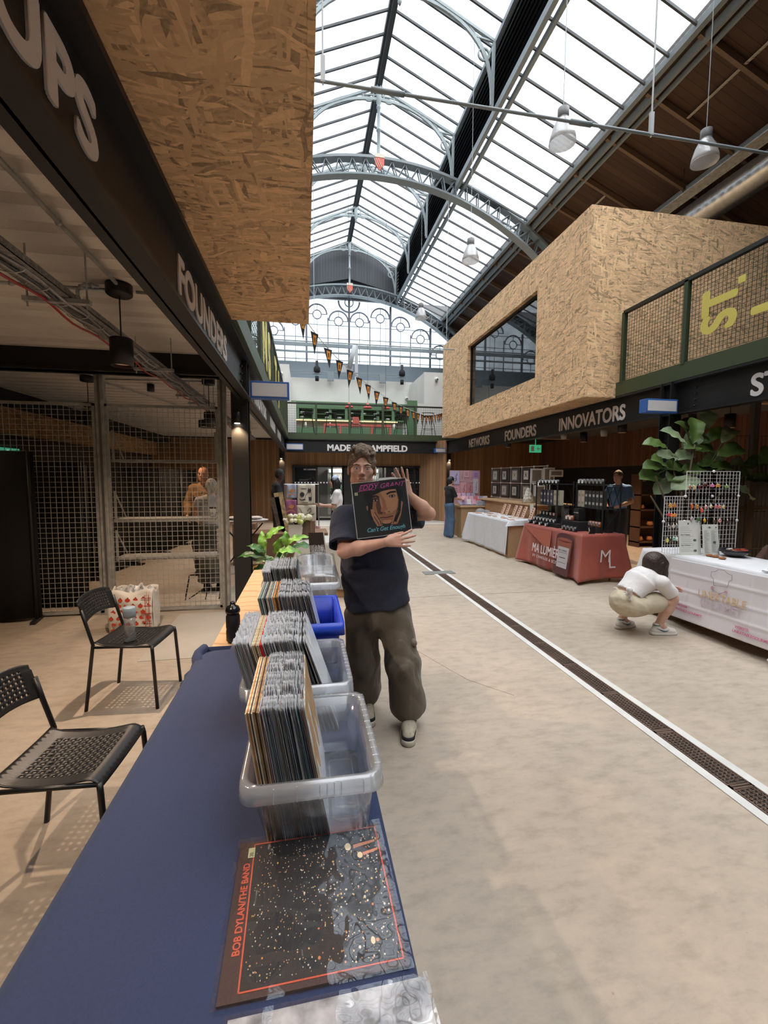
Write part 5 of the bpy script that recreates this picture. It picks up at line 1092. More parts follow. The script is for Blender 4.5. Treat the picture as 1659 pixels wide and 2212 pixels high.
u_ = (bnf(1, .5)-bnf(0, .5)).normalized(); v_ = (bnf(.5, 1)-bnf(.5, 0)).normalized(); bf = Pl(bnf(0, 0)+Vector((-.016, 0, 0)), u_, v_)
for s, z_, m in (('UNEATABLE', .30, mat('logo_gold', (.70, .50, .30), .7)), ('GOURMET', .215, mat('logo_lilac', (.60, .50, .56), .7))):
    text('lettering', s, .098, m, bn, bf.p(.63, z_, 0), u_, bf.n, .0006, .001, .92, 'CENTER')
PK = mat('banner_pink', (.62, .18, .30), .7)
text('small_lettering', 'INSTAGRAM:', .032, PK, bn, bf.p(.10, .135, 0), u_, bf.n, .0006, .001); text('small_lettering', 'UNEATABLE.GOURMET', .034, PK, bn, bf.p(.10, .09, 0), u_, bf.n, .0006, .001)
text('small_lettering', 'WEBSITE:', .032, PK, bn, bf.p(.80, .105, 0), u_, bf.n, .0006, .001); text('small_lettering', 'UNEATABLEGOURMET.COM', .034, PK, bn, bf.p(.78, .06, 0), u_, bf.n, .0006, .001)
b = B(); hat = [(.54, .44), (.53, .50), (.50, .52), (.50, .565), (.54, .575), (.57, .60), (.63, .605), (.67, .58), (.71, .575), (.715, .53), (.69, .51), (.68, .45), (.54, .44)]
bf.line(b, [(x+.0, y-.0) for x, y in hat], .005, 0); build('hat_outline', b, mat('logo_grey', (.35, .28, .30), .7), bn)
b = B(); bf.line(b, [(.53, .40), (.68, .34)], .008, 0); bf.line(b, [(.55, .335), (.66, .40)], .008, 0); bf.ell(b, .53, .41, .016, .02, 0, 10); bf.ell(b, .672, .405, .018, .014, 0, 10); build('crossed_cutlery', b, mat('logo_rose', (.55, .35, .38), .7), bn)
b = B(); c = bnf(1, .02)+Vector((-.02, 0, 0)); b.tube([c, c+Vector((-.01, .06, -.09))], .012, 6); b.tube([c, c+Vector((-.01, -.07, -.10))], .010, 6); b.tube([c+Vector((0, .02, .04)), c+Vector((-.02, 0, .02)), c], .014, 6); b.tube([c, c+Vector((0, -.3, .05)), c+Vector((.02, -.6, .0))], .008, 5); build('tie_ribbon', b, WC, bn)
# wire grid display
GW = mat('white_wire', (.74, .74, .75), .35)
gd = thing('wire_grid_display', 'white wire grid display standing on the charm stall hung with little food charms', 'display stand', (4.35, 4.1, SZ))
GY = 4.15
def gp(px, py): return at(px, py, Y=GY)
TL = gp(1487, 1018); TR = gp(1598, 1021); ML = gp(1481, 1072); MR = gp(1595, 1075); LL = gp(1436, 1072); gx0, gx1, gx2, gx3 = LL.x, ML.x, (ML.x+MR.x)/2, MR.x; gz = [SZ+.005, gp(1480, 1126).z, ML.z, TL.z]
def gpan(x0, x1, z0, z1):
    b = B(); wires(b, (x0, GY, z0), (x1-x0, 0, 0), (0, 0, z1-z0), 8, 7, .0032)
    for p, q in (((x0, z0), (x1, z0)), ((x1, z0), (x1, z1)), ((x1, z1), (x0, z1)), ((x0, z1), (x0, z0))): b.bar((p[0], GY, p[1]), (q[0], GY, q[1]), .006, .006)
    build('grid_panel', b, GW, gd)
gpan(gx0, gx1, gz[0], gz[1]); gpan(gx1, gx2, gz[0], gz[1]); gpan(gx2, gx3, gz[0], gz[1]); gpan(gx0, gx1, gz[1], gz[2]); gpan(gx1, gx2, gz[1], gz[2]); gpan(gx2, gx3, gz[1], gz[2]); gpan(gx1, gx2, gz[2], gz[3]); gpan(gx2, gx3, gz[2], gz[3])
for x, z in ((gx1, gz[2]), (gx2, gz[2]), (gx3, gz[2]), (gx0, gz[1]), (gx1, gz[1]), (gx3, gz[1]), (gx2, gz[3]), (gx0, gz[0]+.005)):
    b = B(); b.ball((x, GY, z), (.016, .014, .016), 12); build('joint', b, GW, gd)
CH = [(1490, 1052, 'pork', (.42, .15, .10), 'blob'), (1499, 1053, 'pale', (.70, .58, .30), 'crescent'), (1511, 1052, 'dark red', (.20, .02, .03), 'blob'), (1523, 1048, 'chocolate', (.12, .03, .02), 'cake'), (1539, 1049, 'pink', (.75, .25, .45), 'cake'), (1551, 1049, 'orange and yellow', (.80, .35, .08), 'cake'), (1570, 1051, 'pale green', (.28, .42, .14), 'cake'),
      (1448, 1092, 'orange square', (.75, .35, .09), 'sq'), (1457, 1092, 'brown square', (.50, .22, .07), 'sq'), (1445, 1112, 'red', (.70, .03, .06), 'ring'), (1451, 1113, 'orange', (.85, .28, .04), 'ring'), (1458, 1113, 'bright orange', (.85, .32, .05), 'ring'),
      (1494, 1094, 'red orange', (.65, .15, .05), 'crescent'), (1505, 1094, 'golden', (.62, .30, .08), 'crescent'), (1515, 1102, 'coral', (.80, .13, .09), 'crescent'), (1525, 1095, 'pink and white round', (.80, .55, .50), 'egg2'), (1536, 1094, 'fried egg', (.80, .76, .68), 'egg'), (1547, 1094, 'rose', (.70, .18, .22), 'blob'), (1555, 1095, 'salmon', (.75, .26, .2), 'ring'), (1563, 1095, 'yellow egg', (.80, .66, .40), 'egg'),
      (1495, 1121, 'white', (.55, .48, .50), 'ring'), (1508, 1122, 'leaf green', (.08, .22, .05), 'star'), (1522, 1124, 'lemon yellow', (.85, .50, .03), 'round'), (1555, 1125, 'pink ring', (.80, .38, .35), 'ring'), (1572, 1127, 'dark', (.12, .05, .06), 'blob'), (1543, 1126, 'brown', (.16, .10, .05), 'blob'),
      (1445, 1138, 'silver brown', (.30, .25, .22), 'ring'), (1455, 1137, 'cream', (.55, .5, .42), 'ring'), (1462, 1136, 'grey', (.3, .3, .3), 'blob'), (1441, 1167, 'yellow', (.80, .72, .14), 'sq0'), (1449, 1166, 'black brown', (.05, .03, .02), 'blob'), (1456, 1164, 'mint', (.30, .60, .40), 'ring'), (1462, 1164, 'white round', (.75, .75, .72), 'round')]
for px, py, nm, c, sh in CH:
    p = at(px, py, Y=GY-.02); t = thing('food_charm', '%s food shaped charm keyring hanging on the wire grid' % nm, 'charm', p, 'food charms on the wire grid'); m = mat('charm_'+nm.replace(' ', '_'), c, .35); b = B()
    r = .017
    if sh == 'ring': P = [(p.x+r*.8*math.cos(a*.628), p.y, p.z+r*.8*math.sin(a*.628)) for a in range(11)]; b.tube(P, .007, 6)
    elif sh == 'crescent': b.tube([(p.x-.012, p.y, p.z+.024), (p.x+.004, p.y, p.z+.012), (p.x+.008, p.y, p.z-.01), (p.x-.002, p.y, p.z-.028)], [.004, .013, .014, .004], 8)
    elif sh == 'cake': b.box((p.x-.017, p.y-.012, p.z-.015), (p.x+.017, p.y+.01, p.z+.008)); b.ball((p.x, p.y, p.z+.008), (.02, .014, .009), 10)
    elif sh == 'sq': b.poly([(p.x, p.y, p.z+.028), (p.x+.026, p.y, p.z), (p.x, p.y, p.z-.028), (p.x-.026, p.y, p.z)], (0, -.008, 0))
    elif sh == 'sq0': b.box((p.x-.013, p.y-.008, p.z-.022), (p.x+.013, p.y, p.z+.018))
    elif sh == 'star':
        for a in range(5): b.tube([p, p+Vector((.024*math.cos(a*1.256+.3), 0, .02*math.sin(a*1.256+.3)))], [.008, .004], 6)
    elif sh in ('egg', 'egg2'): b.ball(p, (.018, .006, .022), 12)
    else: b.ball(p, (.017, .009, .019), 12); b.ball(p+Vector((.006, 0, -.012)), (.012, .008, .014), 10)
    build('charm_body', b, m, t)
    if sh in ('egg', 'egg2'): b = B(); b.ball(p+Vector((0, -.005, -.002)), .008, 8); build('yolk', b, mat('yolk' if sh == 'egg' else 'centre', (.85, .45, .03) if sh == 'egg' else (.6, .1, .06), .4), t)
    b = B(); b.tube([p+Vector((0, 0, r)), p+Vector((.004, .01, .03)), p+Vector((0, .018, .048))], .0016, 5); build('key_chain', b, CHROME, t)
def menu(px0, px1, py0, py1, label, cols, Y=3.92):
    p = at(px0, py1, Y=Y); q = at(px1, py0, Y=Y); w = q.x-p.x; h = at(px0, py0, Y=Y).z-SZ-.003; t = thing('menu_board', label, 'sign', (p.x+w/2, Y, SZ+.003))
    f = Pl((p.x, Y, SZ+.004), (1, 0, -.01), (0, .12, 1)); b = B(); f.poly(b, [(0, 0), (w, 0), (w, h), (0, h)], 0, .002); build('board_sheet', b, mat('menu_paper', (.68, .68, .62), .5), t)
    b = B(); rr_ = random.Random(int(px0))
    for k in range(cols):
        x0 = w*(.08+.9*k/cols); x1 = x0+w*.72/cols; y = h*.80
        while y > h*.08:
            xx = x0; f.line(b, [(x0, y), (x0+(x1-x0)*rr_.uniform(.5, 1), y)], .0022, .0026); y -= .0085 if cols > 1 else .02
    build('printed_lines', b, mat('ink_grey', (.22, .22, .24), .6), t)
    b = B(); f.ell(b, w*.72, h*.42, .022, .014, .003, 8); f.ell(b, w*.72, h*.12, .022, .014, .003, 8) if cols == 1 else f.ell(b, w*.85, h*.9, .01, .008, .003, 8); f.ell(b, w*.45, h*.9, .012, .012, .003, 8); build('printed_pictures', b, mat('ink_green', (.10, .13, .09), .6), t)
    if cols == 1: text('script', 'Buy 2 Sweets', .022, mat('ink_grey'), t, f.p(w*.08, h*.56, .003), f.u, f.n, .0002, .0003, 1, 'LEFT', 1, .2); text('script', 'Buy 3 Dishes', .022, mat('ink_grey'), t, f.p(w*.08, h*.26, .003), f.u, f.n, .0002, .0003, 1, 'LEFT', 1, .2)
    else: text('heading', 'Price List', .016, mat('ink_grey'), t, f.p(w*.3, h*.88, .003), f.u, f.n, .0002, .0003)
menu(1469, 1519, 1125, 1182, 'printed offer board with script lettering leaning on the wire grid', 1, 4.10); menu(1520, 1558, 1134, 1190, 'printed price list leaning on the wire grid beside the dark bowl', 2, 4.03)
bw = at(1586, 1203, z=SZ); t = thing('bowl', 'dark glass bowl of wrapped red charms on the white stall', 'bowl', (bw.x, bw.y, SZ)); b = B(); b.lathe((bw.x, bw.y, SZ), [(.04, .002), (.07, .008), (.115, .04), (.14, .085), (.134, .085), (.11, .045), (.06, .014), (0, .01)], 28); build('bowl_body', b, mat('dark_glass', (.02, .02, .025), .12, spec=.7), t)
rr_ = random.Random(9)
for i in range(14):
    p = Vector((bw.x+rr_.uniform(-.07, .07), bw.y+rr_.uniform(-.07, .07), SZ+.05+rr_.random()*.035)); b = B(); b.ball(p, (.026, .02, .016), 8); b.tube([p+Vector((-.03, 0, .004)), p+Vector((.03, 0, .006))], [.014, .012], 5)
    tag(build('wrapped_charm', b, mat('wrap_red' if i % 3 else 'wrap_clear', (.35, .07, .04) if i % 3 else (.6, .55, .52), .25)), '%s wrapped charm in the dark glass bowl' % ('red' if i % 3 else 'clear'), 'charm', 'wrapped charms in the bowl')
tr = at(1492, 1192, z=SZ); t = thing('tray', 'small dark oval tray with a red item on the white stall', 'tray', (tr.x, tr.y, SZ)); b = B(); b.lathe((tr.x, tr.y, SZ), [(.05, .002), (.085, .02), (.08, .02), (.048, .007), (0, .007)], 20, Matrix.Translation((tr.x, tr.y, 0)) @ Matrix.Diagonal((1, .55, 1, 1)) @ Matrix.Translation((-tr.x, -tr.y, 0))); build('tray_body', b, mat('dark_glass'), t); b = B(); b.ball((tr.x, tr.y, SZ+.014), (.04, .015, .008), 10); tag(build('food_model', b, mat('meat', (.3, .08, .05), .4)), 'small red food model lying in the oval tray', 'food model')
for i, (px, py) in enumerate(((1533, 1200), (1545, 1202), (1560, 1206))):
    p = at(px, py, z=SZ+.012); b = B(); b.ball((p.x, p.y, SZ+.014), (.036, .036, .013), 14)
    for k in range(9): a = k*2.4; b.ball((p.x+.02*math.cos(a)*(k % 3)/2, p.y+.02*math.sin(a)*(k % 3)/2, SZ+.024), .005, 6)
    tag(build('cookie', b, mat('cookie', (.30, .11, .04), .7, bump=(90, .4))), '%s of the three brown cookies on the edge of the white stall' % ('leftmost', 'middle', 'rightmost')[i], 'cookie', 'brown cookies on the stall')
c0 = at(1590, 1222, z=SZ); t = thing('display_board', 'tilted white board covered with small food magnets at the near end of the stall', 'display board', (4.25, 3.1, SZ)); f = Pl((4.03, 3.22, SZ+.012), Vector((.10, -.62, 0)), Vector((.42, .06, .10))); b = B(); b.poly([f.p(0, 0), f.p(1, 0), f.p(1, 1), f.p(0, 1)], f.n*.012 if f.n.z > 0 else -f.n*.012); build('board_sheet', b, WC, t)
b = B(); b.tube([f.p(.35, -.02), f.p(.35, .06)], .01, 6); build('easel_foot', b, BLKM, t)
rr_ = random.Random(31); mc = [(.55, .12, .05), (.6, .3, .06), (.25, .04, .03), (.12, .12, .12), (.65, .15, .12), (.3, .35, .3)]
nz = f.n if f.n.z > 0 else -f.n
for i in range(7):
    for j in range(6):
        p = f.p(.07+.13*i+rr_.uniform(-.02, .02), .1+.155*j, 0)+nz*.014; b = B(); r = rr_.uniform(.010, .02); b.ball(p, (r, r*rr_.uniform(.7, 1.3), .006), 8)
        ci = rr_.randrange(6); tag(build('food_magnet', b, mat('magnet%d' % ci, mc[ci], .4)), '%s food magnet on the tilted white board' % ('red brown', 'orange', 'dark brown', 'charcoal', 'coral', 'grey green')[ci], 'magnet', 'food magnets on the white board')
# --- candle stall, red cloth
RX0, RX1, RY0_, RY1_, RZ = 4.10, 4.80, 5.92, 7.68, .75
ftable('folding table under the dark red candle stall cloth', RX0+.02, RX1-.02, RY0_+.02, RY1_-.02, RZ-.006, PLY)
RC1 = mat('red_printed_cloth', (.34, .075, .05), .65, noise=(1.6, .25), sheen=.2, bump=(5, .2))
rc = tcloth('dark red printed tablecloth MA LUMIERE of the candle stall', RX0, RX1, RY0_, RY1_, RZ, RC1, {'w': lambda u: .71+.0*u, 's': lambda u: .70-.03*u, 'n': .68}, .016)
rf = Pl((RX0-.085, RY1_, .0), (0, -1, 0), (.085/.75, 0, 1)); WT = mat('cloth_print_white', (.70, .62, .62), .6)
text('lettering', 'MA LUMI\u00c8RE', .21, WT, rc, rf.p(.40, .29, .012), rf.u, rf.n, .001, 0, .80, fat=.003); text('small_lettering', 'BY CANDLES & SCENT', .065, WT, rc, rf.p(.45, .20, .012), rf.u, rf.n, .001, 0, 1.1, 'LEFT', 1.25)
b = B(); rf.poly(b, [(0, .70), (.95, .70), (.95, .36)], .006); build('cloth_band_print', b, mat('print_terracotta', (.42, .12, .075), .65), rc)
k = B(); P = [(1.13, .05), (1.55, .05), (1.58, .66)] + [(1.355+.225*math.cos(R(a)), .66+.06*math.sin(R(a))) for a in range(0, 181, 20)]; rf.poly(k, P+[(1.13, .66)], .010, .001); build('candle_print', k, mat('print_glass', (.10, .03, .035), .5), rc)
k = B(); rf.poly(k, [(1.18, .28), (1.53, .28), (1.55, .60), (1.16, .60)], .012, .001); rf.ell(k, 1.355, .61, .2, .035, .012, 20, .001); build('wax_print', k, mat('print_wax', (.30, .09, .06), .5), rc)
k = B(); rf.poly(k, [(1.22, .17), (1.50, .17), (1.51, .50), (1.21, .50)], .0145, .001); build('label_print', k, mat('print_label', (.50, .47, .50), .5), rc); text('label_lettering', 'MA LUMIERE', .04, mat('print_glass'), rc, rf.p(1.235, .43, .016), rf.u, rf.n, .0005)
b = B(); rf.line(b, [(1.24, .41), (1.48, .41)], .004, .016, .001); rf.line(b, [(1.26, .25), (1.46, .25)], .004, .016, .001); rf.line(b, [(1.28, .33), (1.44, .33)], .012, .016, .001); build('label_lines', b, mat('print_glass'), rc)
sf = Pl((RX0, RY0_-.075, 0), (1, 0, 0), (0, .07/.75, 1)); text('monogram', 'M', .27, WT, rc, sf.p(.26, .33, .008), sf.u, sf.n, .001, -.001, .95, 'LEFT', 1, .15); text('monogram', 'L', .27, WT, rc, sf.p(.41, .24, .010), sf.u, sf.n, .001, -.001)
b = B(); b.grid(lambda u, v: Vector((RX1+.0+.16*u*v+.02*math.sin(v*5), RY0_-.03+.12*u, RZ-.52*v)), 8, 10); b.cur = 1; b.grid(lambda u, v: Vector((RX1+.03+.15*u, RY0_-.02+.1*u, RZ-.50-.14*v*(1-u*.5))), 6, 4); build('folded_corner', b, [RC1, WC], rc, solid=.003)
# shelving units
def shelf_unit(x, y0, y1, zs, label):
    t = thing('shelf_rack', label, 'shelving', (x, (y0+y1)/2, RZ)); d = .30
    for yy in (y0, y1):
        for xx in (x-d/2, x+d/2): b = B(); b.bar((xx, yy, RZ), (xx, yy, zs[-1]+.04), .018, .018); build('upright', b, BLKM, t)
    for z in zs: b = B(); b.box((x-d/2, y0, z-.012), (x+d/2, y1, z)); build('shelf', b, BLKM, t)
    b = B()
    for i in range(4): ya = y0+(y1-y0)*i/4; yb = y0+(y1-y0)*(i+1)/4; b.bar((x+d/2, ya, zs[0]), (x+d/2, yb, zs[-1]), .006, .006); b.bar((x+d/2, yb, zs[0]), (x+d/2, ya, zs[-1]), .006, .006)
    b.bar((x-d/2, y0, RZ), (x+d/2, y0, zs[0]), .006, .006); build('cross_brace', b, BLKM, t)
ZS1 = [1.13, 1.50]
shelf_unit(4.40, 6.86, 7.55, ZS1, 'far black wire shelf rack on the candle stall'); shelf_unit(4.63, 5.99, 6.66, ZS1, 'near black wire shelf rack on the candle stall')
rr_ = random.Random(12)
def cbox(x, y, z, w, h, c, label, grp):
    t = thing('candle_box', label, 'box', (x, y, z), grp); b = B(); b.box((x-w/2, y-w/2, z), (x+w/2, y+w/2, z+h)); build('carton', b, mat('carton_%02x' % int(c[0]*200), c, .5), t); b = B()
    for k in (.25, .72): b.box((x-w/2-.0015, y-w*.3, z+h*k-.02), (x-w/2, y+w*.3, z+h*k+.02)); 
    build('print', b, mat('print_pale', (.42, .42, .40), .5) if c[0] < .3 else mat('print_olive', (.30, .26, .18), .5), t)
for i in range(6):
    y = 7.46-i*.11; c = ((.05, .05, .07), (.05, .05, .07), (.09, .085, .12), (.09, .085, .12), (.48, .43, .34), (.40, .38, .30))[i]; cbox(4.34, y, ZS1[0], .075, .26, c, ('dark grey', 'dark grey', 'slate', 'slate', 'cream', 'pale patterned')[i]+' tall candle carton on the middle shelf of the far black rack', 'candle cartons')
for i in range(7):
    y = 6.62-i*.092; c = (.50, .44, .36) if i < 2 else (.04, .04, .04); cbox(4.54, y, ZS1[0], .075, .27, c, ('cream' if i < 2 else 'black')+' tall candle carton on the middle shelf of the near black rack', 'candle cartons')
def jar(x, y, z, c, label, grp, r=.033, h=.07, amber=False):
    t = thing('candle_jar', label, 'candle', (x, y, z), grp); b = B(); b.lathe((x, y, z), [(r*.95, 0), (r, .004), (r, h), (r*.92, h), (r*.9, h*.7), (0, h*.68)], 16); build('jar_body', b, mat('jar_amber', (.22, .06, .02), .2, spec=.7) if amber else mat('jar_black', (.012, .012, .012), .25), t)
    b = B(); b.box((x-r-.002, y-r*.55, z+h*.2), (x-r*.84, y+r*.55, z+h*.85)); build('label', b, mat('jar_label', (.72, .71, .70), .5) if c else mat('jar_label_dark', (.22, .21, .2), .5), t)
for i in range(6): jar(4.31, 7.5-i*.11, ZS1[1], 1, 'black candle jar with a white label on the top shelf of the far rack', 'candle jars', .038, .075)
for i in range(7): jar(4.52, 6.62-i*.092, ZS1[1], i < 2, ('black candle jar with a white label' if i < 2 else 'black candle jar with a dark label')+' on the top shelf of the near rack', 'candle jars', .038, .09)
def riser(x0, x1, y0, y1, z, label): b = B(); b.box((x0, y0, RZ+.003), (x1, y1, z)); tag(build('display_riser', b, BLKM, bevel=.003), label, 'riser', 'black display risers')
riser(4.30, 4.5, 7.0, 7.6, .92, 'tall black riser under jars at the far end of the candle table'); riser(4.2, 4.3, 6.75, 7.62, .82, 'low black riser in front of the far rack'); riser(4.28, 4.62, 6.3, 6.74, .90, 'black riser block between the two racks'); riser(4.42, 4.52, 6.02, 6.28, .84, 'black riser in front of the near rack')
for i in range(7): jar(4.25, 7.56-i*.11, .823, 1, 'black candle jar with a white label on the low riser', 'candle jars', .034, .07)
for i in range(5): jar(4.37, 7.54-i*.11, .923, 1, 'black candle jar with a white label on the tall riser', 'candle jars', .034, .07, i > 2)
for i in range(4): jar(4.16, 7.60-i*.2, RZ+.003, 1, 'black candle jar with a white label at the front edge of the table', 'candle jars', .034, .065)
for i in range(2): jar(4.34, 6.66-i*.10, .903, 1, 'amber candle jar with a white label on the middle riser', 'candle jars', .038, .08, True)
for i in range(4): jar(4.47, 6.255-i*.07, .843, 0, 'dark amber candle jar on the riser of the near rack', 'candle jars', .032, .08, True)
for i in range(4): jar(4.20, 6.55-i*.10, RZ+.003, 0, 'black candle jar with a dark label near the table corner', 'candle jars', .036, .075)
for i, (x, y, w, h, c) in enumerate(((4.46, 7.35, .1, .22, (.10, .12, .12)), (4.46, 7.15, .08, .2, (.3, .3, .3)), (4.46, 6.95, .09, .19, (.12, .12, .12)), (4.44, 6.5, .13, .2, (.012, .012, .012)), (4.62, 6.22, .1, .2, (.02, .02, .018)), (4.66, 6.08, .09, .24, (.02, .02, .02)))):
    b = B(); b.box((x-w/2, y-w/2, .905 if 6.3 < y < 6.74 else (.923 if y > 7 else RZ+.003)), (x+w/2, y+w/2, (.905 if 6.3 < y < 6.74 else .92)+h)); t = tag(build('gift_box', b, mat('gift_%d' % i, c, .5), bevel=.003), ('green grey', 'pale grey', 'charcoal', 'black lettered', 'dark olive', 'tall black')[i]+' gift box standing at the back of the candle table', 'box', 'gift boxes on the candle table')
    if i == 3: text('lettering', 'MA LUMIERE', .022, WT, t, (x-w/2-.003, y+w/2-.005, 1.03), (0, -1, 0), (-1, 0, 0), .0005)
t = thing('price_card', 'small black sign with cream edge at the corner of the candle table', 'sign', (4.3, 6.0, RZ)); b = B(); b.box((4.26, 5.98, RZ+.003), (4.36, 6.0, RZ+.11)); build('card', b, BLK, t); b = B(); b.tube([(4.24, 5.97, RZ+.02), (4.25, 5.96, RZ+.06), (4.24, 5.97, RZ+.1), (4.25, 5.97, RZ+.04)], .004, 5); build('ribbon', b, WT, t)
# --- white cloth stall
b = B(); b.box((4.0, 8.15, 0), (4.62, 10.33, .742)); tag(build('plinth_counter', b, CHIP, bevel=.004), 'chipboard plinth counter half covered by the textured white cloth', 'counter')
t = tcloth('textured white cloth over the chipboard plinth in the middle of the stalls', 3.99, 4.63, 8.14, 10.34, .745, WC2, {'w': lambda u: .70+.0*u, 's': .10, 'n': .6}, .012)
b = B(); b.box((4.72, 8.5, 0), (5.55, 11.2, 1.02)); b.cur = 1; b.box((4.66, 8.4, 1.02), (5.6, 11.3, 1.055)); tag(build('counter', b, [mat('warm_plywood', (.50, .27, .13), .6, noise=(3, .15, (1, 1, 6))), CHIPT], bevel=.004), 'taller plywood counter behind the white clothed plinth', 'counter')
rr_ = random.Random(77)
for i in range(34):
    x, y = 4.06+rr_.random()*.42, 8.25+rr_.random()*2.0; b = B(); w = rr_.uniform(.02, .055); b.box((x-w, y-w*1.3, .7475), (x+w, y+w*1.3, .755)); ci = rr_.randrange(5)
    tag(build('greeting_card', b, mat('card%d' % ci, ((.66, .56, .45), (.6, .3, .2), (.7, .68, .64), (.5, .36, .22), (.62, .38, .40))[ci], .6)), ('beige', 'rust', 'white', 'tan', 'pink')[ci]+' little card lying on the textured white cloth', 'card', 'cards on the white cloth')
for i, (y, m_) in enumerate(((9.6, 'pale'), (9.38, 'pale'), (9.05, 'printed'), (8.85, 'printed'), (8.62, 'pale'), (8.3, 'printed'))):
    b = B(); b.poly([(4.50, y, .748), (4.50, y-.12, .748), (4.58, y-.15, 1.0), (4.58, y-.03, 1.0)], (.006, 0, 0)); o = tag(build('bookmark_stand', b, mat('peach_card', (.68, .46, .34), .6)), ('first', 'second', 'third', 'fourth', 'fifth', 'nearest')[i]+' leaning peach card display from the far end of the white cloth', 'display card', 'leaning cards on the white cloth')
    b = B()
    for k in range(5): b.ball((4.512+.013*k, y-.05-.012*(k % 2)-.006*k, .79+.045*k), (.004, .022, .014), 6)
    build('card_print', b, mat('berry_print', (.28, .08, .07), .6), o)
# framed botanical prints on a grid screen
gs = thing('grid_screen', 'white jointed grid screen carrying framed insect and flower prints', 'screen', (5.3, 10.5, 1.06)); b = B()
FX = 5.35
def fpt(px, py): return at(px, py, X=FX)
ya, yb = fpt(1061, 1040).y, fpt(1180, 1040).y; za, zb = 1.06, fpt(1061, 1012).z
for k in range(6): y = ya+(yb-ya)*k/5; b.bar((FX+.02, y, za), (FX+.02, y, zb), .012, .012)
for z in (za, (za+zb)/2, zb): b.bar((FX+.02, ya, z), (FX+.02, yb, z), .012, .012)
build('grid_frame', b, GW, gs)
for k in range(6):
    for z in (za, (za+zb)/2, zb): b = B(); b.ball((FX+.02, ya+(yb-ya)*k/5, z), .025, 10); build('joint', b, GW, gs)
wv = mat('woven_grey', (.075, .07, .065), .8, noise=(120, .5)); pc = [(.25, .22, .2), (.12, .12, .1), (.45, .33, .1), (.1, .1, .1), (.35, .2, .05), (.4, .3, .12), (.25, .25, .15), (.2, .2, .18)]
for k in range(4):
    for r_ in range(2):
        y0 = ya+(yb-ya)*(k+.08)/5; y1 = ya+(yb-ya)*(k+.92)/5; z0 = za+(zb-za)*(.04+.5*(1-r_)); z1 = z0+(zb-za)*.42
        t = thing('framed_print', ('top' if r_ == 0 else 'bottom')+' row framed print, '+('first', 'second', 'third', 'fourth')[k]+' from the far end of the grid screen', 'framed picture', (FX, (y0+y1)/2, z0), 'framed prints on the grid screen')
        b = B(); b.box((FX-.005, y1, z0), (FX+.005, y0, z1)); build('backing', b, wv, t); ym, hw, zm, hh = (y0+y1)/2, abs(y1-y0)*.30, (z0+z1)/2, (z1-z0)*.40
        b = B(); b.box((FX-.02, ym-hw, zm-hh), (FX-.006, ym+hw, zm+hh)); build('frame', b, mat('frame_%d' % (r_+k % 2), ((.25, .25, .25), (.02, .02, .02), (.3, .28, .25))[r_+k % 2], .5), t)
        b = B(); b.box((FX-.023, ym-hw*.75, zm-hh*.8), (FX-.0205, ym+hw*.75, zm+hh*.8)); build('mount', b, mat('mount_white', (.62, .6, .55), .6), t)
        b = B(); m = mat('print_ink_%d' % ((k+r_*4) % 8), pc[(k+r_*4) % 8], .6); b.ball((FX-.024, ym, zm), (.003, hw*.18, hh*.25), 8)
        for a in (40, 140, 220, 320, 90): b.bar((FX-.0245, ym, zm), (FX-.0245, ym+hw*.55*math.cos(R(a)), zm+hh*.6*math.sin(R(a))), .006, .008)
        build('specimen', b, m, t)
for i, (p0, p1) in enumerate((((1147, 1012), (1172, 1043)), ((1172, 1010), (1195, 1043)), ((1150, 1048), (1172, 1075)), ((1180, 1015), (1208, 1030)))):
    a_, c_ = at(*p0, Y=9.0), at(*p1, Y=9.0); t = thing('photo_frame', ('first', 'second', 'third', 'fourth')[i]+' pale frame with woven board behind the candle racks', 'frame', (a_.x, 9-.0-.05*i, c_.z), 'pale frames behind the racks'); y = 9-.05*i
    b = B(); b.box((a_.x, y, c_.z), (c_.x, y+.02, a_.z)); build('frame', b, WHT, t); b = B(); b.box((a_.x+.035, y-.004, c_.z+.035), (c_.x-.035, y, a_.z-.035)); build('woven_panel', b, mat('woven_beige', (.20, .165, .12), .8, noise=(90, .3)), t); b = B(); b.box((a_.x+.01, y+.02, 1.056), (a_.x+.03, y+.03, a_.z)); build('support', b, GW, t)
b = B(); b.box((4.9, 8.86, 1.055), (5.5, 9.1, 1.2)); tag(build('stock_box', b, mat('woven_beige')), 'woven beige stock box on the plywood counter under the pale frames', 'box')
t = thing('patterned_cloth', 'cream patterned cloth draped beside the pale frames on the plywood counter', 'cloth', (4.9, 8.8, 1.06)); p = at(1141, 1062, Y=8.9); b = B(); b.lathe((p.x, 8.9, 1.057), [(.13, 0), (.10, .12), (.05, .28), (.03, .32), (0, .33)], 14); build('cloth_body', b, mat('cream_spotted', (.55, .52, .45), .8, noise=(22, .6)), t)
b = B(); p = at(1165, 1098, Y=8.35); b.box((4.6, 8.28, .86), (4.61, 8.42, 1.06)); tag(build('notice_card', b, mat('paper_white')), 'small white notice fixed to the plywood counter near the candles', 'notice')
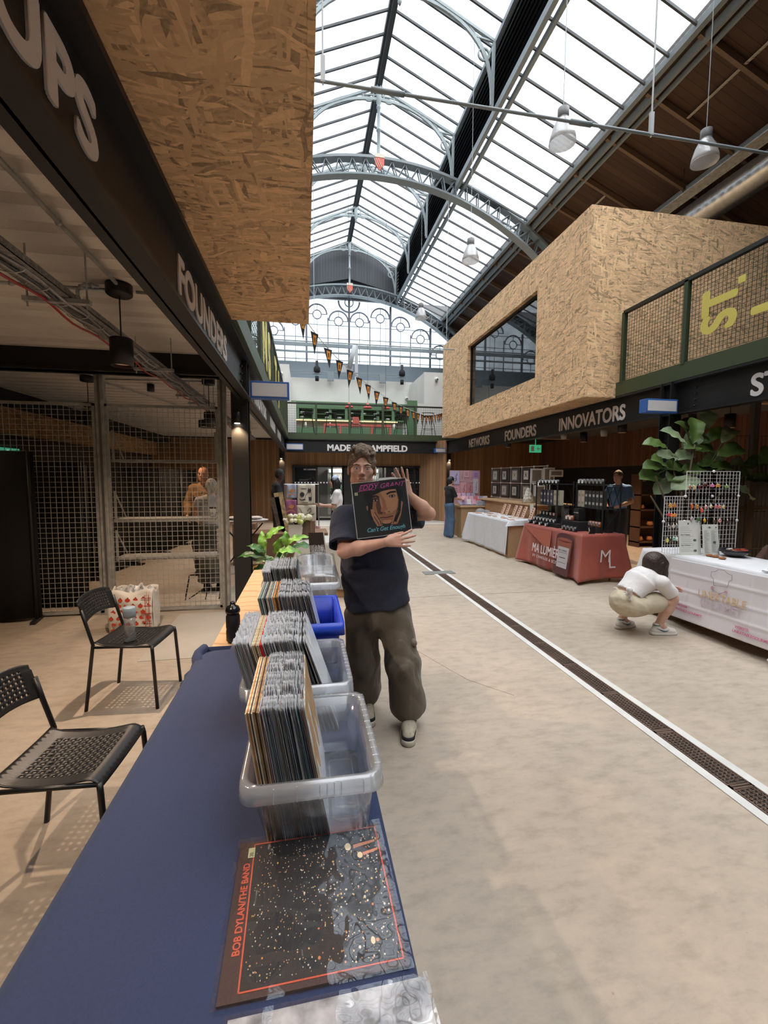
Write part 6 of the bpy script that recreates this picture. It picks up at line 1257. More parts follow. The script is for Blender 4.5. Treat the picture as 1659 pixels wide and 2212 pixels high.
# --- pink print stall
b = B(); b.box((4.06, 11.02, 0), (4.75, 11.75, .82)); b.cur = 1; b.box((4.02, 10.98, .82), (5.0, 12.2, .86)); tag(build('plinth_counter', b, [CHIP, CHIPT], bevel=.004), 'chipboard plinth of the pink print stall beside the woman in jeans', 'counter')
t = thing('pink_cloth', 'pink satin cloth hanging from the pink print stall', 'cloth', (4.0, 11.8, .8)); b = B(); b.grid(lambda u, v: Vector((4.0+.02*math.sin(u*14)-.12*v*(1-u), 11.75+.5*u, .84-.76*v)), 16, 8); build('cloth_sheet', b, mat('pink_satin', (.60, .28, .36), .4), t, solid=.003)
def panel(px0, py0, px1, py1, Y, c, label, name='art_print', cat_='poster', grp='prints on the pink stall', deco=None):
    a_, c_ = at(px0, py0, Y=Y), at(px1, py1, Y=Y); t = thing(name, label, cat_, (a_.x, Y, c_.z), grp); b = B(); b.box((a_.x, Y, c_.z), (c_.x, Y+.006, a_.z)); build('sheet', b, mat('sheet_%02x%02x%02x' % tuple(int(v*255) for v in c), c, .5), t)
    f = Pl((a_.x, Y-.002, c_.z), (1, 0, 0), (0, 0, 1)); w, h = c_.x-a_.x, a_.z-c_.z
    if deco: b = B(); deco(b, f, w, h); build('picture', b, mat('picture_ink_%02x%02x' % (int(c[0]*255), int(c[1]*255)), tuple(x*.35 for x in c), .5), t)
    return t, f, w, h
bk = thing('display_screen', 'tall display screen covered with pink and lilac prints behind the pink stall', 'screen', (4.6, 11.9, .86)); a_, c_ = at(972, 1016, Y=11.95), at(1036, 1070, Y=11.95); b = B(); b.box((a_.x, 11.95, .86), (c_.x, 11.98, a_.z)); build('back_panel', b, mat('screen_pink', (.55, .34, .38), .6), bk)
def swirl(b, f, w, h): f.line(b, [(w*.5, h*.2), (w*.7, h*.35), (w*.6, h*.55), (w*.75, h*.8)], w*.08, 0); f.line(b, [(w*.3, h*.45), (w*.7, h*.4)], w*.05, 0)
def lines_(b, f, w, h):
    for k in range(3): f.line(b, [(w*.2, h*(.3+.2*k)), (w*.8, h*(.3+.2*k))], h*.06, 0)
for i, (x0, y0, x1, y1, c, d) in enumerate(((973, 1017, 992, 1046, (.50, .45, .66), swirl), (973, 1050, 992, 1070, (.68, .36, .38), lines_), (994, 1017, 1001, 1040, (.55, .36, .38), swirl), (1003, 1017, 1013, 1031, (.68, .40, .46), lines_), (1015, 1019, 1021, 1042, (.62, .36, .42), swirl), (1022, 1018, 1034, 1034, (.50, .32, .60), lines_), (1022, 1034, 1033, 1066, (.62, .58, .64), swirl), (995, 1042, 1007, 1068, (.66, .34, .36), swirl), (1008, 1044, 1020, 1067, (.60, .26, .30), swirl))):
    panel(x0, y0, x1, y1, 11.93, c, ('lilac print with a pale deer like squiggle, top left', 'pink text notice, bottom left', 'narrow pink grey print in the top row', 'square pink print in the top row', 'narrow rose print in the top row', 'violet print, top right', 'tall white print, right edge', 'peach print in the bottom row', 'deep pink print in the bottom row')[i]+' of the pink stall screen', deco=d)
b = B(); p = at(1000, 1080, Y=11.4)
t = thing('print_browser', 'slanting clear browser rack full of pink prints on the pink stall', 'rack', (4.4, 11.4, .86)); b = B(); b.poly([(4.1, 11.2, .87), (4.1, 11.7, 1.08), (5.0, 11.7, 1.08), (5.0, 11.2, .87)], (0, .01, .01)); build('rack_panel', b, mat('rack_lilac', (.40, .36, .50), .5), t)
rr_ = random.Random(4)
for i in range(16):
    x = 4.13+(i % 6)*.14; y = 11.14+(i//6)*.2; z = .90+(i//6)*.075; b = B(); b.poly([(x, y, z), (x+.11, y, z), (x+.11, y+.05, z+.13), (x, y+.05, z+.13)], (0, .004, 0)); ci = rr_.randrange(5)
    tag(build('small_print', b, mat('sprint%d' % ci, ((.66, .36, .42), (.5, .35, .55), (.68, .62, .6), (.55, .15, .14), (.35, .3, .42))[ci], .5)), ('pink', 'lilac', 'cream', 'red', 'slate')[ci]+' small print standing in the slanting rack of the pink stall', 'print', 'small prints in the rack')
for i in range(3): b = B(); b.box((4.5+i*.18, 10.99, .865), (4.64+i*.18, 11.09, .99)); tag(build('card_box', b, mat('lilac_box', (.38, .42, .50), .5), bevel=.003), ('left', 'middle', 'right')[i]+' lilac card box along the front of the pink stall', 'box', 'card boxes on the pink stall')
for i, (x, y, w, c) in enumerate(((4.45, 10.75, .2, (.28, .27, .27)), (4.5, 10.65, .2, (.36, .36, .37)), (4.4, 10.55, .12, (.3, .3, .3)))):
    b = B(); b.ball((x, y, .62+.05*i), (w, .16, .07+.02*i), 12); b.ball((x+.1, y, .72), (w*.6, .12, .06), 10); tag(build('coat_bundle', b, mat('bundle%d' % i, c, .9, bump=(14, .6))), ('lower', 'right', 'small')[i]+' grey coat bundle piled between the pink and white stalls', 'clothes')
b = B(); b.box((4.25, 10.45, 0), (4.68, 10.9, .56)); tag(build('stool_box', b, CHIP), 'low chipboard box under the grey coats', 'box')
# right interior: shelves and room number
t = thing('craft_shelves', 'dark shelves with orange lit craft goods behind the man in blue', 'shelving', (8.2, 8.6, 0))
b = B()
for z in (.1, .45, .85, 1.2): b.box((7.6, 8.9, z), (9.0, 9.2, z+.03))
b.box((7.6, 8.9, 0), (7.64, 9.2, 1.7)); b.box((8.96, 8.9, 0), (9.0, 9.2, 1.7)); b.box((7.6, 9.18, 0), (9, 9.2, 1.2)); build('rack', b, mat('dark_wood', (.10, .05, .03), .6), t)
rr_ = random.Random(15)
for i in range(9): x, z = 7.72+(i % 5)*.26, (.13, .48, .88)[i % 3]; b = B(); b.lathe((x, 9.0, z), [(.05, 0), (.08, .05), (.055, .11), (0, .11)], 10); tag(build('craft_basket', b, mat('basket_orange', (.42, .16, .05), .6)), 'small orange craft basket on the dark shelves behind the man in blue', 'basket', 'craft baskets')
b = B(); b.box((8.7, 8.95, 1.24), (9.0, 9.15, 1.55)); tag(build('crate_box', b, mat('box_brown', (.20, .11, .06), .7)), 'brown carton on the dark craft shelves', 'box')
p = at(1378, 1040, X=8.98); text_o = text('room_number', 'G 07', .17, mat('number_pale', (.45, .42, .38), .6), None, (8.97, p.y, p.z), (0, -1, 0), (-1, 0, 0), .002); tag(text_o, 'pale room number G 07 on the dark wall', 'sign')
for (x, y) in ((6.5, 8.2), (7.2, 10.5), (7.8, 7.0), (6.2, 12.8), (8.0, 4.4)):
    t = thing('ceiling_downlight', 'black cylinder downlight under the dark right ceiling', 'light', (x, y, 2.7), 'downlights under the right ceiling'); b = B(); b.lathe((x, y, 2.55), [(.09, 0), (.09, .25)], 16); b.tube([(x, y, 2.8), (x, y, 2.95)], .006, 5); build('housing', b, BLK, t); b = B(); b.lathe((x, y, 2.548), [(.0, 0), (.08, 0)], 16, cap=False); build('diffuser', b, mat('lamp_cream'), t)
    lamp('SPOT', (x, y, 2.52), 130, (1, .7, .45), .06, 110, (x, y, 0), .7, 'warm_downlight')
p = at(1137, 970, X=5.25); t = thing('exit_sign', 'small green running man exit sign hung under the right gallery', 'sign', p); b = B(); b.box((p.x, p.y-.16, p.z-.09), (p.x+.3, p.y-.14, p.z+.09)); b.tube([(p.x+.15, p.y-.15, p.z), (p.x+.15, p.y-.15, 2.96)], .008, 6); build('sign_box', b, mat('exit_green2', (.02, .22, .12), .5, emit=((.05, .4, .2), .6)), t); b = B(); b.bar((p.x+.18, p.y-.165, p.z), (p.x+.27, p.y-.165, p.z), .02, .01, (0, 1, 0)); b.bar((p.x+.18, p.y-.165, p.z), (p.x+.22, p.y-.165, p.z+.04), .015, .01); b.bar((p.x+.18, p.y-.165, p.z), (p.x+.22, p.y-.165, p.z-.04), .015, .01); b.box((p.x+.03, p.y-.17, p.z-.06), (p.x+.11, p.y-.162, p.z+.06)); build('sign_symbol', b, mat('exit_white2', (.7, .8, .75), .5), t)
for px, py, X, l in ((1305, 935, 5.25, 'big'), (1218, 942, 5.3, 'small')): p = at(px, py, X=X); b = B(); b.lathe(p, [(.05, -.06), (.06, 0), (.06, .06), (.02, .08)], 14); b.tube([p, Vector((p.x, p.y, 2.96))], .01, 6); tag(build('sensor', b, mat('sensor_beige', (.45, .4, .36), .5)), l+' beige sensor hanging under the right gallery beam', 'sensor')
fence_r = thing('mesh_gate', 'tall dark mesh gate behind the potted fig at the right edge', 'gate', (6.2, 5.3, 0)); b = B(); wires(b, (5.3, 5.35, .02), (2.6, 0, 0), (0, 0, 2.2), 36, 4, .008); b.box((6.32, 5.3, 0), (6.42, 5.38, 2.9)); b.box((5.3, 5.3, 0), (5.36, 5.38, 2.5)); b.box((5.3, 5.32, 1.15), (7.9, 5.38, 1.2)); build('gate_bars', b, mat('gate_metal', (.16, .12, .09), .5, .4), fence_r)
b = B(); b.box((5.34, 5.42, 0), (5.44, 5.5, 2.47)); struct('trim_10', b, mat('dark_wood'))
t = thing('wall_spotlight', 'black cylinder spotlight sticking out from the right column', 'light', (5.2, 5.3, 2.3)); p = at(1475, 912, Y=5.25); b = B(); b.tube([p, p+Vector((.16, -.02, .03))], .045, 12); b.tube([p+Vector((.05, .1, .02)), p+Vector((.05, 0, 0))], .015, 6); build('housing', b, BLKM, t)
# ================================================================== plants
LF = mat('fig_leaf', (.075, .125, .028), .38, noise=(6, .45), spec=.4); LFB = mat('fig_leaf_pale', (.20, .26, .14), .45, noise=(5, .35))
def leafm(b, base, d, up, L_, w, curl=.3, shape='fiddle', vein=True):
    d = Vector(d).normalized(); up = Vector(up); s = d.cross(up).normalized(); up = s.cross(d).normalized()
    def f(u, v):
        t_ = v; c = (2*u-1)
        if shape == 'fiddle': wd = w*(math.sin(math.pi*min(1, t_*1.02))**.55)*(.62+.38*t_+.10*math.sin(t_*math.pi*2+2.4))
        else: wd = w*math.sin(math.pi*t_**.85)**.9
        return Vector(base)+d*(L_*(t_-curl*.25*t_*t_))+s*(c*wd)+up*(L_*curl*(t_*.6-t_*t_)+abs(c)*wd*.35+.012*math.sin(t_*18+c)*abs(c))
    b.grid(f, 6, 10)
fg = thing('fiddle_leaf_fig', 'big fiddle leaf fig plant spreading behind the white wire grid', 'plant', (4.85, 4.95, 0))
b = B(); b.lathe((4.85, 4.95, 0), [(.17, 0), (.22, .02), (.24, .45), (.22, .45), (.2, .4), (0, .4)], 24); build('pot', b, mat('pot_dark', (.05, .05, .05), .6), fg)
b = B(); stems = []
for tx, ty, tz in ((4.35, 4.85, 1.75), (4.62, 4.9, 2.02), (4.85, 4.8, 2.15), (5.15, 4.9, 1.85), (4.25, 4.8, 1.5), (5.3, 4.8, 1.55), (4.6, 4.7, 1.55)):
    P = [Vector((4.85, 4.95, .4)), Vector((4.85+(tx-4.85)*.3, 4.92, .4+(tz-.4)*.5)), Vector((tx, ty, tz-.12))]; b.tube(P, [.018, .014, .009], 7); stems.append(P)
build('stems', b, mat('stem_brown', (.10, .07, .04), .7), fg)
b = B(); rr_ = random.Random(6)
FL = [(1415, 960, -150, .2), (1440, 985, 175, .1), (1412, 1008, 200, 0), (1405, 1030, 190, -.1), (1455, 942, 150, .5), (1478, 930, 120, .6), (1500, 925, 80, .9), (1527, 905, 70, 1.2), (1545, 940, 40, .6), (1500, 965, 170, .1), (1480, 985, 185, -.1), (1530, 972, 10, .0), (1580, 975, 25, .3), (1600, 1000, -10, .1), (1630, 1000, 30, .4), (1640, 1035, 0, 0), (1612, 1065, -40, -.4), (1560, 1010, -15, .0), (1460, 1030, 210, -.3), (1440, 1050, 225, -.6), (1500, 1015, 180, -.2), (1530, 1005, 0, -.1), (1575, 935, 60, .5), (1460, 1010, 160, .0), (1425, 1000, 140, .3), (1545, 990, -30, .2), (1610, 1025, 5, -.1), (1590, 1045, -20, -.3), (1480, 1045, 200, -.4), (1655, 985, 60, .6), (1520, 950, 110, .4), (1495, 950, 60, .7)]
for i, (px, py, ang, el) in enumerate(FL):
    c = at(px, py, Y=4.75+.35*rr_.random()); st_ = min(stems, key=lambda P: (P[2]-c).length)[2]
    d = Vector((math.cos(R(ang)), -.35+.5*rr_.random(), el*.8+.1)); L_ = rr_.uniform(.30, .42)
    b.cur = i % 3 == 1; base = c-d.normalized()*L_*.5; leafm(b, base, d, (rr_.uniform(-.3, .3), -.75, .8), L_, rr_.uniform(.115, .15), rr_.uniform(.1, .5))
    b.cur = 0; b.tube([st_+(base-st_)*.3, base], .004, 5)
build('foliage', b, [LF, LFB], fg)
# aglaonema on the far end of the record tables
ag = thing('potted_plant', 'leafy green plant with pale striped leaves beside the near left column', 'plant', (-.40, 4.35, 0)); b = B(); b.lathe((-.40, 4.35, 0), [(.13, 0), (.14, .01), (.17, .5), (.15, .5), (.14, .46), (0, .46)], 20); build('pot', b, mat('pot_dark'), ag)
AG = mat('striped_leaf', (.16, .36, .05), .4, noise=(14, .6, (1, 1, 1)), spec=.5); AG2 = mat('dark_leaf', (.035, .12, .025), .4, noise=(12, .5)); AG3 = mat('pale_leaf', (.38, .52, .28), .45, noise=(16, .4))
b = B(); rr_ = random.Random(8)
AL = [(567, 1170, 95, 1.4, .2), (545, 1200, 170, .2, .26), (592, 1150, 30, .9, .2), (640, 1165, 25, .5, .24), (655, 1180, -5, .05, .22), (610, 1200, 60, .5, .17), (570, 1210, 190, -.1, .2), (590, 1215, 110, .3, .16), (625, 1190, 0, .1, .22), (560, 1230, 210, -.3, .18), (600, 1180, 80, .8, .18), (618, 1165, 95, 1.5, .16), (555, 1185, 150, .6, .18), (575, 1240, 180, -.2, .16), (595, 1235, 100, .2, .15), (630, 1215, 20, .1, .2)]
for i, (px, py, ang, el, L_) in enumerate(AL):
    c = at(px, py, Y=4.2+.25*rr_.random()); d = Vector((math.cos(R(ang)), -.2+.3*rr_.random(), el*.9)); base = c-d.normalized()*L_*.5; b.cur = (0, 1, 0, 0, 1, 1, 2, 1)[i % 8]
    leafm(b, base, d, (0, -.6, .8), L_*1.15, .042, .45, 'lance'); b.cur = 2; b.tube([Vector((-.40, 4.35, .47)), (Vector((-.40, 4.35, .47))+base)/2+Vector((0, 0, .04)), base], .005, 5)
build('foliage', b, [AG, AG2, AG3], ag)
# ================================================================== middle left stall
t = tcloth('pale grey fabric covered table with draped side beyond the record crates', -.12, .60, 5.75, 6.5, .74, mat('pale_grey_cloth', (.50, .48, .44), .8, bump=(5, .3)), {'s': .62, 'e': .62, 'w': .62}, .02)
b = B(); b.box((-.10, 5.78, 0), (.58, 6.48, .735)); tag(build('table_block', b, CHIP), 'chipboard block carrying the pale grey cloth', 'table')
t = thing('flower_vase', 'square white planter of cream and lime flowers on the grey clothed table', 'flowers', (.02, 6.2, .745)); vx = at(638, 1170, Y=6.15).x
b = B(); b.box((vx-.09, 6.06, .745), (vx+.09, 6.24, .745+.21)); build('planter', b, mat('white_ceramic', (.68, .67, .64), .4), t, bevel=.004)
rr_ = random.Random(19)
for i in range(26):
    a = rr_.random()*6.28; r = rr_.random()**.6*.19; p = Vector((vx+.04+r*math.cos(a), 6.12+.1*math.sin(a)*r/.19-.03, 1.03+.09*rr_.random()-r*.35)); s_ = rr_.uniform(.028, .048); b = B()
    for k in range(5): q = p+Vector((rr_.uniform(-.5, .5), rr_.uniform(-.5, .5), rr_.uniform(-.3, .4)))*s_; b.ball(q, s_*.72, 8)
    build('bloom', b, (mat('bloom_cream', (.72, .68, .48), .7), mat('bloom_lime', (.42, .48, .12), .7), mat('bloom_ivory', (.74, .70, .56), .7))[i % 3], t)
b = B()
for k in range(14): a = k*2.4; leafm(b, (vx, 6.14, .95), (math.cos(a), math.sin(a)*.6-.2, .5), (0, 0, 1), .16, .025, .4, 'lance')
build('leaves', b, AG2, t)
b = B(); b.box((vx+.10, 6.1, .745), (vx+.27, 6.3, 1.0)); tag(build('wooden_box', b, planks('dark_slat_box', (.14, .08, .05), .03, 0)), 'dark slatted wooden box right of the white flower planter', 'box')
# towel rack
tr_ = thing('towel_rack', 'metal rail rack carrying printed cotton tea towels and pouches', 'rack', (.2, 8.0, 0)); a_, c_ = at(614, 1046, Y=8.0), at(688, 1046, Y=8.0); b = B(); b.tube([(a_.x, 8, 0), (a_.x, 8, a_.z), (c_.x, 8, a_.z), (c_.x, 8, 0)], .012, 6); b.tube([(a_.x, 8, .5), (c_.x, 8, .5)], .01, 6); build('frame', b, CHROME, tr_)
def towel(px0, py0, px1, py1, label, c, draw=None, ink=(.03, .03, .03), Y=7.95):
    a_, c_ = at(px0, py0, Y=Y), at(px1, py1, Y=Y); w, h = c_.x-a_.x, a_.z-c_.z; t = thing('tea_towel', label, 'towel', (a_.x, Y, c_.z), 'printed textiles on the rack'); b = B(); b.grid(lambda u, v: Vector((a_.x+w*u, Y+.008*math.sin(u*9+v*4), c_.z+h*v)), 12, 10); build('towel_sheet', b, mat('cotton_%02x' % int(c[2]*255), c, .85), t, solid=.003)
    if draw: f = Pl((a_.x, Y-.014, c_.z), (w, 0, 0), (0, 0, h)); f.n = Vector((0, -1, 0)); b = B(); draw(b, f); build('ink_drawing', b, mat('ink_%02x' % int(ink[0]*255), ink, .7), t)
def cat1(b, f):
    f.ell(b, .68, .68, .10, .09, 0, 12); f.poly(b, [(.60, .74), (.62, .84), (.66, .76)], 0); f.poly(b, [(.70, .76), (.75, .84), (.76, .73)], 0); f.line(b, [(.6, .62), (.48, .5), (.42, .3), (.3, .22)], .02, 0); f.line(b, [(.78, .6), (.8, .35), (.78, .2)], .02, 0); f.poly(b, [(.62, .38), (.78, .38), (.78, .2), (.66, .2)], 0)
    f.ell(b, .27, .5, .13, .12, 0, 12); f.line(b, [(.12, .28), (.22, .22), (.45, .26)], .04, 0)
    f.ell(b, .36, .78, .18, .02, 0, 12); f.line(b, [(.25, .12), (.6, .10)], .02, 0)
def cat2(b, f):
    f.line(b, [(.15, .85), (.3, .6), (.42, .55), (.55, .62), (.7, .5)], .02, 0); f.line(b, [(.55, .7), (.62, .82), (.72, .85), (.74, .7), (.62, .62)], .03, 0); f.ell(b, .35, .38, .12, .10, 0, 12); f.poly(b, [(.5, .42), (.68, .32), (.72, .2), (.55, .28)], 0); f.line(b, [(.68, .5), (.9, .6)], .035, 0); f.line(b, [(.3, .12), (.7, .10)], .02, 0)
def abstr(b, f): f.poly(b, [(.2, .5), (.5, .7), (.8, .6), (.6, .4)], 0); f.line(b, [(.1, .2), (.5, .35), (.9, .15)], .06, 0)
towel(642, 1046, 681, 1090, 'cream tea towel with a black cat drawing, upper of the two on the rack', (.62, .56, .44), cat1); towel(641, 1091, 683, 1137, 'cream tea towel with black cat sketches, lower of the two on the rack', (.61, .55, .43), cat2, (.031, .03, .03)); towel(619, 1047, 641, 1076, 'blue and orange printed cloth at the top left of the rack', (.40, .46, .56), abstr, (.60, .25, .08)); towel(617, 1080, 641, 1112, 'mauve pink cloth pouch on the left of the rack', (.36, .12, .24), abstr, (.60, .55, .52)); towel(665, 1136, 692, 1150, 'pink and white printed cloth below the cat towels', (.62, .36, .38), abstr, (.5, .08, .08))
for i, (px, py, w, c) in enumerate(((608, 1095, .16, (.50, .36, .18)), (600, 1105, .14, (.10, .07, .05)))):
    p = at(px, py, Y=7.2); b = B(); b.poly([p+Vector((-.12, 0, .22)), p+Vector((.02, 0, .24)), Vector((p.x+.12, p.y, .725)), Vector((p.x, p.y, .725))], (0, .02, 0)); tag(build('art_board', b, mat('board%d' % i, c, .6, noise=(18, .5))), ('yellow and brown', 'dark')[i]+' picture board leaning against the towel rack', 'board')
b = B(); b.box((-.9, 7.0, .0), (.35, 7.6, .72)); tag(build('stall_table', b, mat('box_brown'), bevel=.01), 'brown crate table under the leaning picture boards', 'table')
p = at(560, 1120, Y=6.9); t = thing('ironing_table', 'narrow white topped table piled with pink garments behind the black column', 'table', (p.x, 6.9, 0)); b = B(); b.tube([(p.x-.7, 6.9, .93), (p.x+.0, 6.9, .95), (p.x+.13, 6.9, .95)], [.16, .16, .06], 14, flat=.18); build('tabletop', b, mat('pale_pad', (.60, .54, .54), .8), t)
for s in (-1, 1): b = B(); b.tube([(p.x-.45*s-.25, 6.9, 0), (p.x+.3*s-.25, 6.9, .9)], .012, 6); build('leg', b, BLK, t)
for i in range(4): b = B(); b.ball((p.x-.5+.15*i, 6.85, .99), (.11, .1, .025), 10); tag(build('folded_garment', b, mat('garment%d' % (i % 2), ((.66, .30, .32), (.66, .60, .56))[i % 2], .8, bump=(18, .6))), ('pink' if i % 2 == 0 else 'cream')+' folded garment on the narrow white table, '+('first', 'second', 'third', 'fourth')[i]+' from the left', 'garment', 'garments on the narrow table')
for i, (px, py, Y, s, c, l) in enumerate(((575, 1150, 6.75, .18, (.015, .015, .016), 'black rucksack under the narrow white table'), (556, 1150, 6.65, .16, (.20, .12, .07), 'brown cardboard box under the narrow white table'), (556, 1165, 6.6, .16, (.55, .28, .04), 'yellow orange bag on the floor behind the plant'), (575, 1105, 8.2, .18, (.25, .15, .07), 'brown woven basket by the timber wall'))):
    p = at(px, py, Y=Y); b = B()
    if i == 1: b.box((p.x-s, Y-s*.7, 0), (p.x+s, Y+s*.7, .34))
    else: b.ball((p.x, Y, s*1.1), (s, s*.7, s*1.1), 12)
    tag(build(('rucksack', 'cardboard_box', 'shoulder_bag', 'basket')[i], b, mat('baggage%d' % i, c, .8, bump=(12, .4))), l, ('bag', 'box', 'bag', 'basket')[i])
b = B(); b.box((-1.3, 8.2, 0), (-.9, 8.6, .75)); tag(build('cardboard_box', b, mat('box_brown')), 'tall brown carton against the far timber wall', 'box')
# ================================================================== people: smooth-union bodies
class Sdf:
    def __init__(s): s.ops = []
    def cap(s, a, b, ra, rb, k=.02, S=None, F=None, q=1, mode='u', cut=None):
        """tapered limb from a to b; with S,F given the section is squeezed by q along F"""
        a, b = np.array(a, float), np.array(b, float); m = max(ra, rb)*1.05+k
        s.ops.append((mode, 'cap', (a, b, ra, rb, None if F is None else np.array(F, float), q, cut), k, np.minimum(a, b)-m, np.maximum(a, b)+m)); return s
    def ell(s, c, r, ax=None, k=.02, mode='u'):
        c = np.array(c, float); ax = np.eye(3) if ax is None else np.array([list(v) for v in ax], float); m = max(r)+k
        s.ops.append((mode, 'ell', (c, np.array(r, float), ax), k, c-m, c+m)); return s
    def plane(s, p, n, k=.004, lo=None, hi=None):
        """cut away everything on the side n points to (optionally only inside lo..hi)"""
        s.ops.append(('cut', 'plane', (np.array(p, float), np.array(n, float)), k, None if lo is None else np.array(lo, float), None if hi is None else np.array(hi, float))); return s
    def mesh(s, h, disp=None):
        us = [o for o in s.ops if o[0] == 'u']; lo = np.min([o[4] for o in us], 0)-2*h; hi = np.max([o[5] for o in us], 0)+2*h
        n = np.ceil((hi-lo)/h).astype(int)+1; D = np.full(n, .25, np.float32)
        ax = [lo[i]+np.arange(n[i])*h for i in range(3)]
        for mode, kind, par, k, l, u in s.ops:
            if l is None: i0 = np.zeros(3, int); i1 = n.copy()
            else: i0 = np.clip(np.floor((l-lo)/h).astype(int)-1, 0, n); i1 = np.clip(np.ceil((u-lo)/h).astype(int)+2, 0, n)
            if np.any(i1 <= i0): continue
            X = ax[0][i0[0]:i1[0], None, None]; Y = ax[1][None, i0[1]:i1[1], None]; Z = ax[2][None, None, i0[2]:i1[2]]
            sl = tuple(slice(i0[i], i1[i]) for i in range(3)); cur = D[sl]
            if kind == 'cap':
                a, b, ra, rb, F, q, cut = par
                if F is not None:
                    g = (1/q-1); P0 = (X-a[0])*F[0]+(Y-a[1])*F[1]+(Z-a[2])*F[2]; px, py, pz = X-a[0]+F[0]*P0*g, Y-a[1]+F[1]*P0*g, Z-a[2]+F[2]*P0*g; ba = b-a; ba = ba+F*np.dot(ba, F)*g
                else: px, py, pz = X-a[0], Y-a[1], Z-a[2]; ba = b-a
                t = np.clip((px*ba[0]+py*ba[1]+pz*ba[2])/max(np.dot(ba, ba), 1e-9), 0, 1)
                d = np.sqrt((px-t*ba[0])**2+(py-t*ba[1])**2+(pz-t*ba[2])**2)-(ra+(rb-ra)*t)
                if F is not None: d = d*min(1, q*1.15)
                if cut is not None:
                    cp, cn, ri = cut; w_ = (X-cp[0])*cn[0]+(Y-cp[1])*cn[1]+(Z-cp[2])*cn[2]
                    rad = np.sqrt(np.maximum((X-cp[0])**2+(Y-cp[1])**2+(Z-cp[2])**2-w_**2, 0)); d = np.maximum(np.maximum(d, w_), -np.maximum(rad-ri, -w_-.05))
            elif kind == 'ell':
                c, r, A = par; px, py, pz = X-c[0], Y-c[1], Z-c[2]; Q = [px*A[i][0]+py*A[i][1]+pz*A[i][2] for i in range(3)]
                k0 = np.sqrt(sum((Q[i]/r[i])**2 for i in range(3))); k1 = np.sqrt(sum((Q[i]/r[i]**2)**2 for i in range(3))); d = k0*(k0-1)/np.maximum(k1, 1e-6)
            else: p, nn = par; d = (X-p[0])*nn[0]+(Y-p[1])*nn[1]+(Z-p[2])*nn[2]
            if mode == 'u': hh = np.clip(.5+.5*(cur-d)/k, 0, 1); D[sl] = cur*(1-hh)+d*hh-k*hh*(1-hh)
            else:
                d = d if mode == 'cut' else -d
                hh = np.clip(.5-.5*(cur-d)/k, 0, 1); D[sl] = cur*(1-hh)+d*hh+k*hh*(1-hh)
        if disp is not None: D += disp(ax[0][:, None, None], ax[1][None, :, None], ax[2][None, None, :]).astype(np.float32)
        D[0] = D[-1] = .1; D[:, 0] = D[:, -1] = .1; D[:, :, 0] = D[:, :, -1] = .1
        return nets(D, lo, h)
def nets(D, lo, h):
    I = D < 0; c = I[:-1, :-1, :-1].astype(np.int8); cnt = np.zeros_like(c)
    for i in (0, 1):
        for j in (0, 1):
            for k in (0, 1): cnt += I[i:I.shape[0]-1+i, j:I.shape[1]-1+j, k:I.shape[2]-1+k]
    act = (cnt > 0) & (cnt < 8); idx = np.argwhere(act); vid = -np.ones(act.shape, np.int64); vid[act] = np.arange(len(idx))
    vid[tuple(idx.T)] = np.arange(len(idx))
    acc = np.zeros((len(idx), 3)); num = np.zeros(len(idx)); C = {}
    for i in (0, 1):
        for j in (0, 1):
            for k in (0, 1): C[i, j, k] = D[idx[:, 0]+i, idx[:, 1]+j, idx[:, 2]+k].astype(float)
    for a in C:
        for x in range(3):
            if a[x] == 0:
                b = list(a); b[x] = 1; b = tuple(b); va, vb = C[a], C[b]; m = (va < 0) != (vb < 0); t = np.where(m, va/np.where(m, va-vb, 1), 0)
                p = np.array(a, float)[None, :].repeat(len(idx), 0); p[:, x] += t; acc[m] += p[m]; num[m] += 1
    V = (idx+acc/np.maximum(num, 1)[:, None])*h+lo; Q = []
    for x in range(3):
        o1, o2 = [(1, 2), (2, 0), (0, 1)][x]; A = I; sh = [slice(None)]*3; sh2 = [slice(None)]*3; sh[x] = slice(0, -1); sh2[x] = slice(1, None)
        E = np.argwhere(A[tuple(sh)] != A[tuple(sh2)]); ok = (E[:, o1] > 0) & (E[:, o2] > 0) & (E[:, o1] < D.shape[o1]-1) & (E[:, o2] < D.shape[o2]-1); E = E[ok]
        q = []
        for da, db in ((1, 1), (0, 1), (0, 0), (1, 0)): F = E.copy(); F[:, o1] -= da; F[:, o2] -= db; q.append(vid[F[:, 0], F[:, 1], F[:, 2]])
        q = np.stack(q, 1); fl = I[E[:, 0], E[:, 1], E[:, 2]]; q[~fl] = q[~fl][:, ::-1]; Q.append(q)
    return V, np.concatenate(Q)
def sbuild(name, s, h, m, parent, disp=None, smooth=1, mats=None, mfn=None):
    V, Q = s.mesh(h, disp); me = bpy.data.meshes.new(name); me.vertices.add(len(V)); me.vertices.foreach_set('co', V.astype(np.float32).ravel())
    me.loops.add(len(Q)*4); me.loops.foreach_set('vertex_index', Q.astype(np.int32).ravel()); me.polygons.add(len(Q)); me.polygons.foreach_set('loop_start', np.arange(len(Q), dtype=np.int32)*4)
    me.polygons.foreach_set('use_smooth', [True]*len(Q)); me.update(); me.validate()
    o = link(name, me, m, parent)
    if smooth: md = o.modifiers.new('smooth', 'SMOOTH'); md.factor = .5; md.iterations = smooth
    return o
def npv(v): return np.array([v[0], v[1], v[2]], float)
def nz_(v): v = np.array(v, float); return v/np.linalg.norm(v)
def skin(name, c): m = mat(name, c, .5, spec=.35, noise=(30, .07)); b = m.node_tree.nodes['Principled BSDF']; b.inputs['Subsurface Weight'].default_value = .08; b.inputs['Subsurface Radius'].default_value = (.02, .008, .004); b.inputs['Subsurface Scale'].default_value = .3; return m
